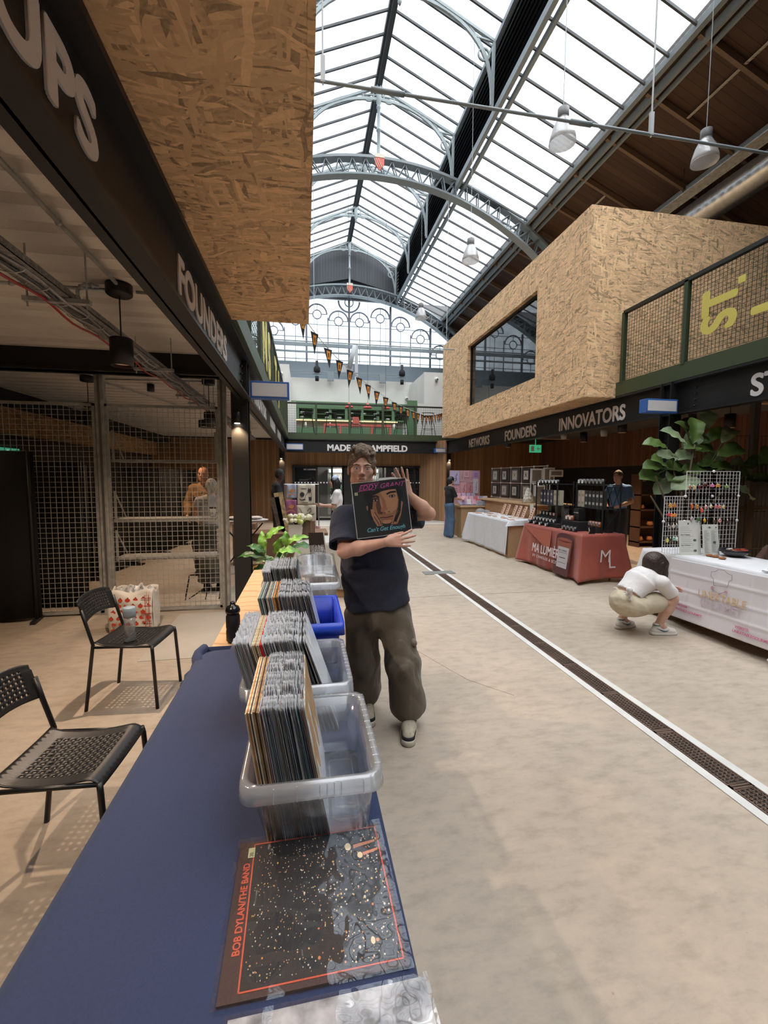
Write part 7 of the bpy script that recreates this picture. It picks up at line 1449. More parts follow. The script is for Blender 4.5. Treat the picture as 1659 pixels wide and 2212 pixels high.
def head(s, c, S, F, U, k=1.0, jaw=1.0):
    A = (S, F, U); g = lambda x, y, z: c+S*x*k+F*y*k+U*z*k
    s.ell(g(0, -.012, .030), (.073*k, .093*k, .092*k), A, .02); s.ell(g(0, .018, -.040), (.059*k*jaw, .068*k, .078*k), A, .03); s.ell(g(0, .055, -.096), (.028*k*jaw, .024*k, .020*k), A, .025)
    for e in (-1, 1):
        s.ell(g(.040*e, .050, -.022), (.022*k, .024*k, .022*k), A, .02); s.ell(g(.046*e*jaw, .012, -.070), (.018*k, .03*k, .022*k), A, .025)
        s.ell(g(.078*e, -.010, -.010), (.008*k, .018*k, .030*k), A, .006); s.cap(g(.012*e, .080, .020), g(.045*e, .068, .020), .009*k, .007*k, .012)
    s.cap(g(0, .080, .012), g(0, .102, -.026), .007*k, .0095*k, .010)
    for e in (-1, 1): s.ell(g(.011*e, .089, -.031), (.0065*k, .009*k, .007*k), A, .008); s.ell(g(.031*e, .096, .002), (.019*k, .014*k, .012*k), A, .012, 'sub'); s.ell(g(.031*e, .067, .001), (.017*k, .016*k, .012*k), A, .006)
    for e in (-1, 1): s.ell(g(.031*e, .0790, .0125), (.0175*k, .0095*k, .0060*k), A, .003); s.ell(g(.031*e, .0755, -.0120), (.016*k, .0085*k, .0050*k), A, .003)
    s.cap(g(-.020, .079, -.058), g(.020, .079, -.058), .006*k, .006*k, .007); s.cap(g(-.016, .079, -.068), g(.016, .079, -.068), .008*k, .008*k, .007)
    s.ell(g(0, .095, -.0625), (.022*k, .006*k, .0016*k), A, .003, 'sub')
def face_parts(root, c, S, F, U, k, brow, lip, eyes=(.06, .09, .12), lid=False, gl=False):
    g = lambda x, y, z: Vector(c+S*x*k+F*y*k+U*z*k)
    for e in (-1, 1):
        b = B(); b.ball(g(.031*e, 0.0702, .0003), .0150*k, 12); eo = build('eye', b, mat('eye_white', (.55, .5, .46), .3), root); b = B(); b.ball(g(.0305*e, .0808, .0003), .0060*k, 8); build('iris', b, mat('iris_%d' % int(eyes[2]*100), eyes, .2), eo)
        b = B(); b.tube([g(.013*e, .0905, .018), g(.030*e, .089, .0235), g(.050*e, .074, .018)], [.0032*k, .0038*k, .0018*k], 6); build('eyebrow', b, brow, root)
    b = B(); b.tube([g(-.027, .0765, -.062), g(-.009, .0850, -.0595), g(0, .0852, -.0602), g(.009, .0850, -.0595), g(.027, .0765, -.062)], [.0012*k, .0036*k, .0034*k, .0036*k, .0012*k], 6); b.tube([g(-.022, .0775, -.064), g(0, .0850, -.0680), g(.022, .0775, -.064)], [.0012*k, .0048*k, .0012*k], 6); build('lips', b, lip, root)
def hand(s, w, d, back, tside, curl=.25, spread=.12, k=1.0, th=.6, fr=None):
    """w wrist, d pointing direction, back = back-of-hand normal, tside = direction of the thumb"""
    d, back = nz_(d), nz_(back); t = nz_(tside-d*np.dot(tside, d)); kn = []
    s.cap(w, w+d*.03*k, .024*k, .026*k, .012, F=back, q=.7)
    for i, o in enumerate((.030, .010, -.010, -.028)):
        p = w+d*(.088-.004*abs(i-1))*k+t*o*k; s.cap(w+d*.02*k+t*o*.6*k, p, .0145*k, .0115*k, .010); kn.append(p)
    L_ = ((.043, .025, .020), (.047, .029, .021), (.044, .027, .020), (.034, .020, .018))
    for i, p in enumerate(kn):
        c = curl[i] if isinstance(curl, (list, tuple)) else curl; sp = spread*(1.5-i)
        dd = nz_(d+t*sp); ang = 0; q = p; r = (.0092, .0095, .0090, .0080)[i]*k
        for j, l in enumerate(L_[i]):
            ang += c*(1.0, 1.2, .9)[j]; v = dd*math.cos(ang)-back*math.sin(ang); q2 = q+v*l*k; s.cap(q, q2, r*(1-.06*j), r*(.94-.08*j), .003); q = q2
    p = w+d*.028*k+t*.026*k-back*.008*k; v1 = nz_(d*.75+t*th-back*.25); p2 = p+v1*.038*k; v2 = nz_(d*.95+t*th*.45-back*.3); p3 = p2+v2*.028*k; s.cap(w+d*.012*k+t*.01*k, p, .016*k, .0145*k, .010); s.cap(p, p2, .0135*k, .0105*k, .006); s.cap(p2, p3, .0105*k, .0092*k, .003); s.cap(p3, p3+v2*.020*k, .0092*k, .0075*k, .003)
def wrink(a=.003, f=26, seed=0, vert=.55):
    rs = np.random.RandomState(seed); K = rs.randn(8, 3)*np.array([1, 1, vert]); K /= np.linalg.norm(K, axis=1)[:, None]; ph = rs.rand(8)*6.28
    def fn(X, Y, Z):
        o = 0; m = .5+.5*np.sin(X*8+ph[0])*np.sin(Z*7+ph[1])
        for i in range(8):
            q = K[i]*f*(.9+i*.35); r = np.sin(X*q[0]+Y*q[1]+Z*q[2]+ph[i]+1.6*np.sin(X*6+Z*8*(i % 2)+ph[i]+Y*5)); o = o+(.65*r-.5*(np.abs(r)**.7-.55))*a/(1+i*.3)*(m if i > 2 else .8)
        return o*.8
    return fn
STD = dict(head=(0, .03, 1.645), neck=(0, -.01, 1.47), shR=(.175, -.01, 1.405), shL=(-.175, -.01, 1.405), elR=(.215, -.03, 1.12), elL=(-.215, -.03, 1.12), wrR=(.20, .09, .90), wrL=(-.20, .09, .90), chest=(0, 0, 1.27), waist=(0, .0, 1.08), pelvis=(0, 0, .95),
           hipR=(.09, 0, .92), hipL=(-.09, 0, .92), knR=(.10, .025, .50), knL=(-.10, .025, .50), anR=(.10, -.01, .085), anL=(-.10, -.01, .085), toR=(.12, .16, .03), toL=(-.12, .16, .03))
def figure(label, J, S, F, k=1.0, h=.009, skc=None, top=None, slv=.75, bottom='trousers', bcol=None, hair=None, hairc=(.05, .03, .02), shoe=None, female=False, base=(0, 0, 0), group=None, headF=None, headU=(0, 0, 1), fat=1.0, hands=None, bag=1.0, topcut=None, eyes=(.06, .04, .03), facep=True, jaw=1.0, seed=1, hk=1.0, wf=26, skirt_len=None, wr=.003, sleeve_bag=1.0):
    """J joints (world, numpy); S side axis to the person's right, F facing axis"""
    root = thing('person', label, 'person', base, group); S, F = nz_(S), nz_(F); hU = nz_(headU); hF = nz_(np.array(headF if headF is not None else F, float)); hF = nz_(hF-hU*np.dot(hF, hU)); hS = np.cross(hF, hU)
    up = nz_(J['neck']-J['pelvis']); F2 = nz_(F-up*np.dot(F, up)); b = Sdf(); w = fat*k
    # torso
    b.cap(J['pelvis'], J['waist'], .135*w, .118*w*(.92 if female else 1), .05, F=F2, q=.72); b.cap(J['waist'], J['chest'], .118*w*(.92 if female else 1), .15*w*(.9 if female else 1), .05, F=F2, q=.68)
    b.cap(J['chest'], J['neck']-up*.07*k, .15*w*(.9 if female else 1), .10*w, .05, F=F2, q=.66)
    if female:
        for e in (-1, 1): b.ell(J['chest']+S*.065*e*k+F2*.075*k, (.058*k, .055*k, .055*k), None, .03)
    b.cap(J['neck']-up*.06*k, J['head']-hU*.07*k, .062*k, .054*k*(.88 if female else 1), .03)
    kb = k; k = k*hk; head(b, J['head'], hS, hF, hU, k, jaw); k = kb
    for q in 'RL':
        sh, el, wr_ = J['sh'+q], J['el'+q], J['wr'+q]; b.cap(J['neck']-up*.05*k, sh, .05*w, .052*w, .04); b.cap(sh, el, .050*w, .038*w, .03); b.cap(el, el+(wr_-el)*.35, .039*w, .040*w, .02); b.cap(el+(wr_-el)*.35, wr_, .040*w, .025*k, .02)
        hd = (hands or {}).get(q)
        if hd is None: d = nz_(wr_-el); hd = dict(d=d, back=(S if q == 'R' else -S), t=F2 if abs(np.dot(F2, d)) < .9 else up, curl=.35, spread=.05)
        hand(b, wr_, npv(hd['d']), npv(hd['back']), npv(hd['t']), hd.get('curl', .3), hd.get('spread', .1), k*.98, hd.get('th', .6))
        hp, kn, an, to = J['hip'+q], J['kn'+q], J['an'+q], J['to'+q]; b.cap(hp, kn, .085*w, .056*w, .04); b.cap(kn, kn+(an-kn)*.35, .056*w, .058*w, .03); b.cap(kn+(an-kn)*.35, an, .058*w, .036*k, .03); b.cap(an, to+(an-to)*.2-np.array([0, 0, .02*k]), .038*k, .030*k, .02)
    bo = sbuild('body', b, h, skc, root)
    # top
    if top is not None:
        g = Sdf(); e = .016*k*bag; tb = J['pelvis'] if topcut is None else topcut
        g.cap(tb-up*.03, J['waist'], .148*w*bag, .138*w*bag, .05, F=F2, q=.76); g.cap(J['waist'], J['chest'], .138*w*bag, .152*w+e, .05, F=F2, q=.72); g.cap(J['chest'], J['neck']-up*.075*k, .152*w+e, .105*w+e*.4, .04, F=F2, q=.70)
        if female:
            for e_ in (-1, 1): g.ell(J['chest']+S*.065*e_*k+F2*.080*k, (.066*k, .062*k, .062*k), None, .03)
        g.cap(J['neck']-up*.045*k-F2*.008, J['neck']-up*.02*k-F2*.004, .074*k, .064*k, .02)
        for q in 'RL':
            sh, el, wr_ = J['sh'+q], J['el'+q], J['wr'+q]; g.cap(J['neck']-up*.055*k, sh, .058*w, .060*w*sleeve_bag, .04); sb = sleeve_bag
            if slv <= 1: en = sh+(el-sh)*slv; ad = nz_(el-sh); g.cap(sh, en+ad*.03, .060*w*sb, .068*w*sb, .02, cut=(en, ad, .068*w*sb-.011))
            else: en = el+(wr_-el)*(slv-1); g.cap(sh, el, .062*w*sb, .054*w*sb, .03); g.cap(el, en, .054*w*sb, .040*w*sb, .02)
        g.plane(tb, -up, .006)
        g.ell(J['neck']+up*.035*k+F2*.012, (.066*k, .066*k, .05*k), None, .006, 'sub')
        sbuild('top', g, h*.9, top, root, wrink(wr, wf, seed), 1)
    # bottom
    if bottom:
        g = Sdf(); wh = 1+max(0, bag-1)*.55
        g.cap(J['pelvis']+up*.06*k, J['pelvis']-up*.02*k, .135*w*wh, .150*w*wh, .04, F=F2, q=.76)
        for q in 'RL':
            hp, kn, an = J['hip'+q], J['kn'+q], J['an'+q]
            if bottom == 'trousers':
                wd = 1.0 if bag <= 1 else bag*.9; g.cap(hp, kn, .097*w, .082*w*wd, .04); g.cap(kn, an+(kn-an)*(.06 if bag <= 1 else .16), .082*w*wd, (.076 if bag <= 1 else .086)*w*wd, .04)
            elif bottom == 'wide': g.cap(hp, kn, .100*w, .085*w, .04); g.cap(kn, an, .085*w, .10*w, .04)
            elif bottom == 'shorts': g.cap(hp, hp+(kn-hp)*.72, .108*w, .098*w, .04)
        if bottom == 'skirt':
            c2 = (J['anR']+J['anL'])/2; L2 = skirt_len or .8; en = J['pelvis']+(c2-J['pelvis'])*L2; g.cap(J['pelvis'], J['pelvis']+(en-J['pelvis'])*.4, .150*w, .165*w, .05, F=F2, q=.85); g.cap(J['pelvis']+(en-J['pelvis'])*.4, en, .165*w, .20*w, .05, F=F2, q=.9); g.plane(en, (0, 0, -1), .006)
        sbuild({'trousers': 'trousers', 'wide': 'trousers', 'shorts': 'shorts', 'skirt': 'skirt'}[bottom], g, h, bcol, root, wrink(wr*1.7, wf*.9, seed+5, .16), 1)
    # shoes
    if shoe is not None:
        for q in 'RL':
            an, to = J['an'+q].copy(), J['to'+q].copy(); d = to-an; d[2] = 0; d = nz_(d); zf = min(an[2]-.085*k, to[2]-.03*k); sd = np.cross(d, [0, 0, 1]); g = Sdf(); a = an.copy(); a[2] = zf
            g.cap(a-d*.035*k+[0, 0, .045*k], a+d*.10*k+[0, 0, .042*k], .040*k, .040*k, .02); g.cap(a+d*.08*k+[0, 0, .036*k], a+d*.165*k+[0, 0, .032*k], .042*k, .036*k, .02); g.cap(a+[0, 0, .05*k], a-d*.005+[0, 0, .09*k], .040*k, .042*k, .02)
            g.plane(a+[0, 0, .012*k], (0, 0, -1), .004); so = sbuild('shoe', g, min(h, .006), shoe[0], root, None, 1)
            g = Sdf(); g.cap(a-d*.04*k+[0, 0, .012*k], a+d*.10*k+[0, 0, .012*k], .046*k, .048*k, .01); g.cap(a+d*.09*k+[0, 0, .012*k], a+d*.175*k+[0, 0, .012*k], .048*k, .040*k, .01); g.plane(a+[0, 0, .024*k], (0, 0, 1), .003); g.plane(a+[0, 0, .001], (0, 0, -1), .003); sbuild('sole', g, .006, shoe[1], so, None, 1)
    # hair
    k = k*hk; c = J['head']; A = (hS, hF, hU); gp_ = lambda x, y, z: c+hS*x*k+hF*y*k+hU*z*k
    if hair and hair != 'bald':
        g = Sdf(); g.ell(gp_(0, -.016, .033), (.081*k, .101*k, .096*k), A, .02)
        if hair in ('short', 'curly'): g.ell(gp_(0, -.045, -.02), (.070*k, .06*k, .07*k), A, .03)
        if hair == 'curly':
            rs = np.random.RandomState(3)
            for i in range(90):
                a, t_ = rs.rand()*6.28, rs.rand()*1.2; q = gp_(.078*math.sin(t_)*math.cos(a), -.006+.090*math.sin(t_)*math.sin(a), .046+.084*math.cos(t_)); g.ell(q, (rs.uniform(.013, .022)*k, rs.uniform(.013, .024)*k, .016*k), A, .007)
        if hair in ('long', 'ponytail', 'bun', 'pony'): g.ell(gp_(0, -.035, -.02), (.078*k, .075*k, .09*k), A, .03)
        if hair == 'bun': g.ell(gp_(0, -.115, .045), (.035*k, .035*k, .04*k), A, .012); g.cap(gp_(0, -.12, .06), gp_(.02, -.15, .12), .012*k, .005*k, .01)
        if hair == 'long': g.cap(gp_(0, -.06, -.02), c+hU*(-.26*k)-hF*.07*k, .075*k, .055*k, .03); g.cap(gp_(.055, .0, .0), c+hS*.07*k-hU*.22*k, .03*k, .025*k, .02); g.cap(gp_(-.055, .0, .0), c-hS*.07*k-hU*.22*k, .03*k, .025*k, .02)
        if hair == 'ponytail': g.cap(gp_(0, -.11, .05), c-hU*.25*k-hF*.16*k, .03*k, .018*k, .02)
        # open the face
        g.ell(gp_(0, .125, -.016), (.064*k, .085*k, .094*k), A, .012, 'sub'); g.ell(gp_(0, .07, -.09), (.085*k, .08*k, .06*k), A, .012, 'sub')
        if hair in ('short', 'curly'):
            for e in (-1, 1): g.ell(gp_(.085*e, .03, -.045), (.03*k, .05*k, .055*k), A, .01, 'sub')
        sbuild('hair', g, min(h, .006), hairc if not isinstance(hairc, tuple) else mat('hair_%d' % int(hairc[0]*1000), hairc, .6, noise=(40, .45, (1, 1, .3)), bump=(90, .6)), root, wrink(.004 if hair == 'curly' else .0018, 60 if hair == 'curly' else 45, seed), 1)
    if facep: face_parts(root, c, hS, hF, hU, k, mat('brow_brown', (.10, .055, .03), .7) if not isinstance(hairc, tuple) or hairc[0] > .1 else mat('brow_dark', (.02, .014, .01), .7), mat('lip_'+skc.name, tuple(x*y for x, y in zip(skc.node_tree.nodes['Principled BSDF'].inputs['Base Color'].default_value[:3], (.85, .55, .55))), .45), eyes)
    return root
def stand(x, y, z, ang, k=1.0, **ov):
    """ang = compass of facing, 0 = +y, positive turns left"""
    F = np.array([-math.sin(ang), math.cos(ang), 0]); S = np.array([math.cos(ang), math.sin(ang), 0]); J = {}
    for n_, v in STD.items(): v = ov.get(n_, v); J[n_] = np.array([x, y, z])+(S*v[0]+F*v[1]+np.array([0, 0, v[2]]))*k
    return J, S, F
SKA = skin('skin_fair', (.62, .36, .27)); SKB = skin('skin_light', (.62, .38, .29)); SKD = skin('skin_dark', (.075, .038, .025)); SKR = skin('skin_ruddy', (.50, .24, .15))
# ------------------------------------------------------------------ the man with the record
def A3(px, py, Y): return npv(at(px, py, Y=Y))
J = dict(head=A3(782, 1013, 2.70), neck=A3(790, 1096, 2.74), shR=A3(745, 1122, 2.70), shL=A3(848, 1112, 2.76), elR=A3(744, 1191, 2.56), wrR=A3(834, 1171, 2.43), elL=A3(926, 1110, 2.63), wrL=A3(882, 1068, 2.57),
         chest=A3(796, 1160, 2.74), waist=A3(808, 1235, 2.74), pelvis=A3(816, 1305, 2.74), hipR=A3(782, 1322, 2.75), hipL=A3(852, 1320, 2.72), knR=A3(782, 1425, 2.82), knL=A3(869, 1430, 2.64), anR=A3(789, 1532, 2.89), anL=A3(884, 1566, 2.64), toR=A3(795, 1560, 2.76), toL=A3(882, 1606, 2.47))
J['anR'][2] = .09; J['anL'][2] = .09; J['toR'][2] = .03; J['toL'][2] = .03
Fm = nz_([-.10, -1, 0]); Sm = nz_([-1, .10, 0])
NAVY = mat('navy_tshirt', (.014, .018, .036), .85, sheen=.06, noise=(60, .15), bump=(9, .25)); OLV = mat('olive_brown_trousers', (.12, .098, .072), .75, sheen=.15, noise=(5, .22, (1, 1, .4)), bump=(7, .4))
CUR = mat('hair_curly_brown', (.17, .115, .075), .75, noise=(55, .55), bump=(70, .9))
hd = {'R': dict(d=(1, -.15, .10), back=(-.05, -1, -.2), t=(0, .2, 1), curl=(.16, .10, .12, .18), spread=.17, th=.15), 'L': dict(d=(-.40, -.03, 1), back=(.1, -.5, .05), t=(-1, 0, .1), curl=(.16, .08, .03, .02), spread=.19, th=.9)}
# back of the left hand faces away from the viewer: fingers rise behind the sleeve and the first two fold over it
hd['L']['back'] = (.05, 1, .05)
man = figure('man in a navy t-shirt and baggy olive trousers holding up a record to the camera', J, Sm, Fm, .97, .0048, SKA, NAVY, .80, 'trousers', OLV, 'curly', CUR, None, base=(J['pelvis'][0], J['pelvis'][1], 0), fat=1.08, hands=hd, bag=1.36, topcut=J['pelvis']+np.array([0, 0, .005]), eyes=(.10, .13, .15), seed=4, wr=.0075, hk=1.09, wf=30, sleeve_bag=1.30, headF=(-.13, -1, -.04), headU=(.03, 0, 1), jaw=.97)
b = Sdf(); c = J['head']; U_ = np.array([0, 0, 1.]); hF_ = nz_([-.13, -1, -.04]); hS_ = nz_(np.cross(hF_, U_))
b.cap(c+(hF_*.085-U_*.051-hS_*.016)*1.1, c+(hF_*.085-U_*.051+hS_*.016)*1.1, .0020, .0020, .002); sbuild('moustache', b, .0022, mat('stubble_brown', (.30, .17, .11), .8), man, wrink(.001, 200), 0)
# shoes of the man: pale suede with black guard and laces
PALS = mat('pale_suede', (.45, .40, .30), .85, noise=(40, .2)); SOLW = mat('cream_sole', (.52, .47, .38), .6); BLKS = mat('black_suede', (.015, .014, .013), .85)
for q, nm in (('L', 'left'), ('R', 'right')):
    an, to = J['an'+q], J['to'+q]; d = to-an; d[2] = 0; d = nz_(d); a = np.array([an[0], an[1], 0.]); g = Sdf(); sd = np.cross(d, [0, 0, 1])
    g.cap(a-d*.04+[0, 0, .05], a+d*.10+[0, 0, .052], .042, .042, .02); g.cap(a+d*.09+[0, 0, .045], a+d*.175+[0, 0, .036], .044, .038, .02); g.cap(a+[0, 0, .055], a-d*.01+[0, 0, .115], .042, .046, .02); g.ell(a-d*.01+[0, 0, .135], (.034, .036, .03), None, .005, 'sub'); g.plane(a+[0, 0, .022], (0, 0, -1), .003); so = sbuild('shoe', g, .004, PALS, man)
    g = Sdf(); g.cap(a-d*.045+[0, 0, .014], a+d*.10+[0, 0, .014], .048, .050, .01); g.cap(a+d*.09+[0, 0, .014], a+d*.19+[0, 0, .014], .050, .043, .01); g.plane(a+[0, 0, .034], (0, 0, 1), .003); g.plane(a+[0, 0, .001], (0, 0, -1), .003); sbuild('sole', g, .0045, SOLW, so)
    g = Sdf(); g.cap(a+d*.10+[0, 0, .042], a+d*.182+[0, 0, .034], .0475, .0405, .02); g.plane(a+[0, 0, .050], (0, 0, 1), .003); g.plane(a+[0, 0, .03], (0, 0, -1), .003); sbuild('toe_guard', g, .004, BLKS, so)
    b = B()
    for i in range(5):
        p = a+d*(.035+.022*i)+np.array([0, 0, .105-.0045*i]); b.tube([Vector(p-sd*.024-[0, 0, .010]), Vector(p+d*.006+[0, 0, .002]), Vector(p+sd*.024-[0, 0, .010])], .0035, 5)
        if i < 4: b.tube([Vector(p-sd*.022-[0, 0, .010]), Vector(p+d*.022+sd*.022-[0, 0, .012])], .003, 5)
    build('laces', b, mat('lace_cream', (.55, .50, .42), .8), so)
    b = B(); b.tube([Vector(a+d*.02-sd*.044*1+[0, 0, .05]), Vector(a+d*.06-sd*.046+[0, 0, .065]), Vector(a+d*.10-sd*.046+[0, 0, .045])], .004, 5); build('side_stripe', b, mat('lace_cream'), so)
g = Sdf(); pc_ = J['hipL']+(J['knL']-J['hipL'])*.82+np.array([.066, 0, 0]); g.ell(pc_, (.034, .075, .105), None, .01); sbuild('cargo_pocket', g, .0055, OLV, man, wrink(.003, 45, 3), 1)
g = Sdf(); g.cap(pc_+[.004, -.055, .08], pc_+[.004, .055, .08], .024, .024, .006, F=(1, 0, 0), q=.9); sbuild('pocket_flap', g, .005, OLV, man)
# ------------------------------------------------------------------ record held in his hands
def heldlp():
    BL_, BR_, TL_ = Vector(A3(772, 1164, 2.50)), Vector(A3(889.5, 1149.5, 2.485)), Vector(A3(762, 1046, 2.53))
    u = (BR_-BL_).normalized(); v = (TL_-BL_); v = (v-u*v.dot(u)).normalized(); S = .322; o = BL_
    t = thing('record', 'record EDDY GRANT Can\'t Get Enough held up by the man in navy', 'record', o+u*S/2+v*S/2)
    f = Pl(o+u*.004+v*.004, u, v); W = .314; Q = lambda pts, dx=0, dy=0: [(x*W+dx, y*W+dy) for x, y in pts]
    b = B(); b.poly([f.p(0, 0, -.004), f.p(W, 0, -.004), f.p(W, W, -.004), f.p(0, W, -.004)], f.n*.004); build('jacket', b, mat('jacket_black', (.018, .022, .024), .5), t)
    sk1 = mat('portrait_mid', (.33, .15, .075), .6); sk2 = mat('portrait_light', (.47, .24, .13), .6); sk3 = mat('portrait_shadow', (.10, .045, .03), .6); dk = mat('portrait_black', (.006, .006, .007), .5); lp = mat('portrait_lip', (.34, .13, .09), .6)
    b = B(); f.poly(b, Q([(.30, .72), (.40, .80), (.80, .84), (.84, .60), (.80, .42), (.72, .28), (.62, .20), (.50, .21), (.40, .32), (.33, .50)]), .0003); face = build('portrait', b, sk1, t)
    b = B(); f.poly(b, Q([(.50, .80), (.80, .83), (.82, .62), (.78, .46), (.66, .38), (.60, .48), (.58, .64)]), .0008); f.ell(b, .60*W, .42*W, .055*W, .035*W, .0008); f.ell(b, .57*W, .24*W, .09*W, .04*W, .0008); f.ell(b, .50*W, .60*W, .02*W, .10*W, .0012, rot=.1); build('lit_side', b, sk2, face)
    b = B(); f.poly(b, Q([(.44, .74), (.50, .66), (.49, .50), (.47, .44), (.52, .42), (.50, .38), (.42, .40), (.40, .55)]), .0012); f.ell(b, .545*W, .405*W, .018*W, .010*W, .0014, 10); f.ell(b, .63*W, .415*W, .018*W, .010*W, .0014, 10); f.poly(b, Q([(.33, .64), (.46, .62), (.45, .70), (.35, .72)]), .001); build('face_shadow', b, sk3, face)
    b = B(); f.ell(b, .56*W, .325*W, .115*W, .022*W, .0016); f.ell(b, .57*W, .295*W, .095*W, .024*W, .0016); build('mouth', b, lp, face)
    b = B(); f.line(b, Q([(.44, .318), (.50, .326), (.57, .315), (.70, .332)]), .004, .0021); f.line(b, Q([(.62, .745), (.70, .775), (.80, .775)]), .010, .0016); f.line(b, Q([(.33, .725), (.42, .735), (.47, .70)]), .010, .0016)
    for x, y in ((.40, .655), (.72, .70)): f.ell(b, x*W, y*W, .060*W, .026*W, .0016)
    build('brow_and_lash', b, dk, face)
    for x, y in ((.40, .652), (.72, .697)):
        b = B(); f.ell(b, x*W, y*W, .044*W, .017*W, .0021); e = build('eye_print', b, mat('eye_print', (.42, .33, .26), .5), face); b = B(); f.ell(b, x*W, y*W, .019*W, .018*W, .0026); build('iris_print', b, dk, e)
    # hands and locks at the sides
    b = B(); f.poly(b, Q([(.29, .50), (.33, .50), (.46, .30), (.48, .175), (.38, .175), (.30, .34)]), .0009); f.poly(b, Q([(.86, .62), (.91, .56), (.84, .32), (.76, .175), (.64, .175), (.68, .26), (.80, .46)]), .0009); f.ell(b, .24*W, .52*W, .018*W, .05*W, .0009, rot=.2); build('hand_print', b, mat('portrait_hand', (.42, .20, .12), .6), face)
    b = B(); f.line(b, Q([(.36, .44), (.44, .28), (.46, .19)]), .004, .0016); f.line(b, Q([(.34, .36), (.40, .24), (.42, .19)]), .004, .0016); f.line(b, Q([(.82, .50), (.73, .30), (.68, .19)]), .004, .0016)
    for P in ([(.22, .80), (.28, .60), (.26, .42), (.30, .30)], [(.28, .84), (.33, .66), (.30, .50)], [(.84, .84), (.86, .62), (.82, .40), (.72, .22)], [(.88, .80), (.90, .66)]): f.line(b, Q(P), .016, .0014)
    f.poly(b, Q([(.22, .76), (.34, .84), (.86, .90), (.88, .82), (.60, .83), (.34, .74)]), .0012); build('lock_print', b, dk, face)
    mg = mat('print_magenta', (.70, .10, .42), .5); cy = mat('print_cyan', (.20, .62, .78), .5)
    text('lettering', 'EDDY GRANT', .040, mg, t, f.p(.035, .272, .0005), u, f.n, .0003, -.0001, 1.05, 'LEFT', 1.02, .35); text('lettering', "Can't Get Enough", .034, cy, t, f.p(.055, .026, .0005), u, f.n, .0003, .0003, .92, 'LEFT', 1, .3)
    b = B(); f.line(b, [(.03, .266), (.10, .270), (.15, .264)], .0025, .0005); f.line(b, [(.05, .300), (.16, .306)], .002, .0005); build('lettering_flourish', b, mg, t)
    k = B(); f.poly(k, [(.010, .245), (.028, .245), (.028, .262), (.010, .262)], .0012); k = build('price_sticker', k, mat('sticker_green'), t); text('price', '10', .012, BLK, k, f.p(.012, .249, .0018), u, f.n, .0002)
    g = Pl(o, u, v); b = B(); b.grid(lambda x, y: g.p(S*x, S*y, .0045+.0006*math.sin(x*11+y*6)), 20, 20); b.grid(lambda x, y: g.p(S*x, S*y, -.001), 4, 4); build('plastic_outer', b, clear('sleeve_film', (.95, .95, .95), .015, .12, .08, (10, .6)), t)
    b = B(); e_ = mat('sleeve_edge', (.50, .51, .50), .3)
    for p, q in (((0, 0), (S, 0)), ((S, 0), (S, S)), ((S, S), (0, S)), ((0, S), (0, 0))): b.bar(g.p(*p, .003), g.p(*q, .003), .0035, .0025)
    build('sleeve_seam', b, e_, t)
    b = B(); b.poly([g.p(.15, S, 0), g.p(.30, S, 0), g.p(.24, S+.012, 0), g.p(.17, S+.014, 0)], g.n*.001); build('sleeve_lip', b, mat('lip_white', (.68, .68, .68), .4), t)
heldlp()
# ------------------------------------------------------------------ crouching woman
def P_(x, y, z): return np.array([x, y, z], float)
Jc = dict(head=P_(3.515, 3.86, .735), neck=P_(3.43, 3.88, .64), shR=P_(3.47, 3.72, .575), shL=P_(3.45, 4.04, .575), elR=P_(3.62, 3.74, .42), elL=P_(3.66, 4.06, .44), wrR=P_(3.745, 3.86, .40), wrL=P_(3.755, 4.0, .44), chest=P_(3.36, 3.88, .56), waist=P_(3.25, 3.88, .455), pelvis=P_(3.20, 3.88, .36),
          hipR=P_(3.23, 3.80, .315), hipL=P_(3.23, 3.97, .315), knR=P_(3.63, 3.755, .385), knL=P_(3.58, 4.08, .385), anR=P_(3.56, 3.83, .10), anL=P_(3.32, 4.06, .11), toR=P_(3.72, 3.80, .03), toL=P_(3.47, 4.09, .03))
TEEW = mat('white_tshirt', (.72, .69, .68), .85, sheen=.2, bump=(12, .3)); SHB = mat('beige_shorts', (.52, .45, .33), .85, bump=(14, .35), noise=(12, .08))
HB = mat('hair_dark_brown', (.035, .018, .012), .45, noise=(10, .8, (1, 1, .35)), bump=(60, .5))
wo = figure('woman in a white t-shirt and beige shorts crouching by the white stall', Jc, (0, -1, 0), (1, 0, 0), .93, .0065, SKB, TEEW, .80, None, None, None, HB, None, True, (3.4, 3.9, 0), headF=(.95, .12, -.55), headU=(.3, 0, 1), fat=1.02, bag=1.0, topcut=Jc['waist']-nz_(Jc['neck']-Jc['pelvis'])*.02, seed=9, wr=.004, sleeve_bag=1.15, facep=False)
g = Sdf(); g.ell((3.205, 3.88, .34), (.135, .172, .135), None, .04)
for q in 'RL': hp, kn = Jc['hip'+q], Jc['kn'+q]; g.cap(hp, hp+(kn-hp)*.60, .102, .098, .05)
g.plane((3.27, 3.88, .43), nz_([.45, 0, 1]), .01, (3.0, 3.5, .40), (3.31, 4.3, .7)); sbuild('shorts', g, .0065, SHB, wo, wrink(.006, 30, 13), 1)
b = B(); b.tube([Vector((3.155+.015*math.sin(i), 3.76+.027*i, .458+.008*math.sin(i*.9))) for i in range(10)], .012, 6, flat=.5); build('waistband', b, SHB, wo)
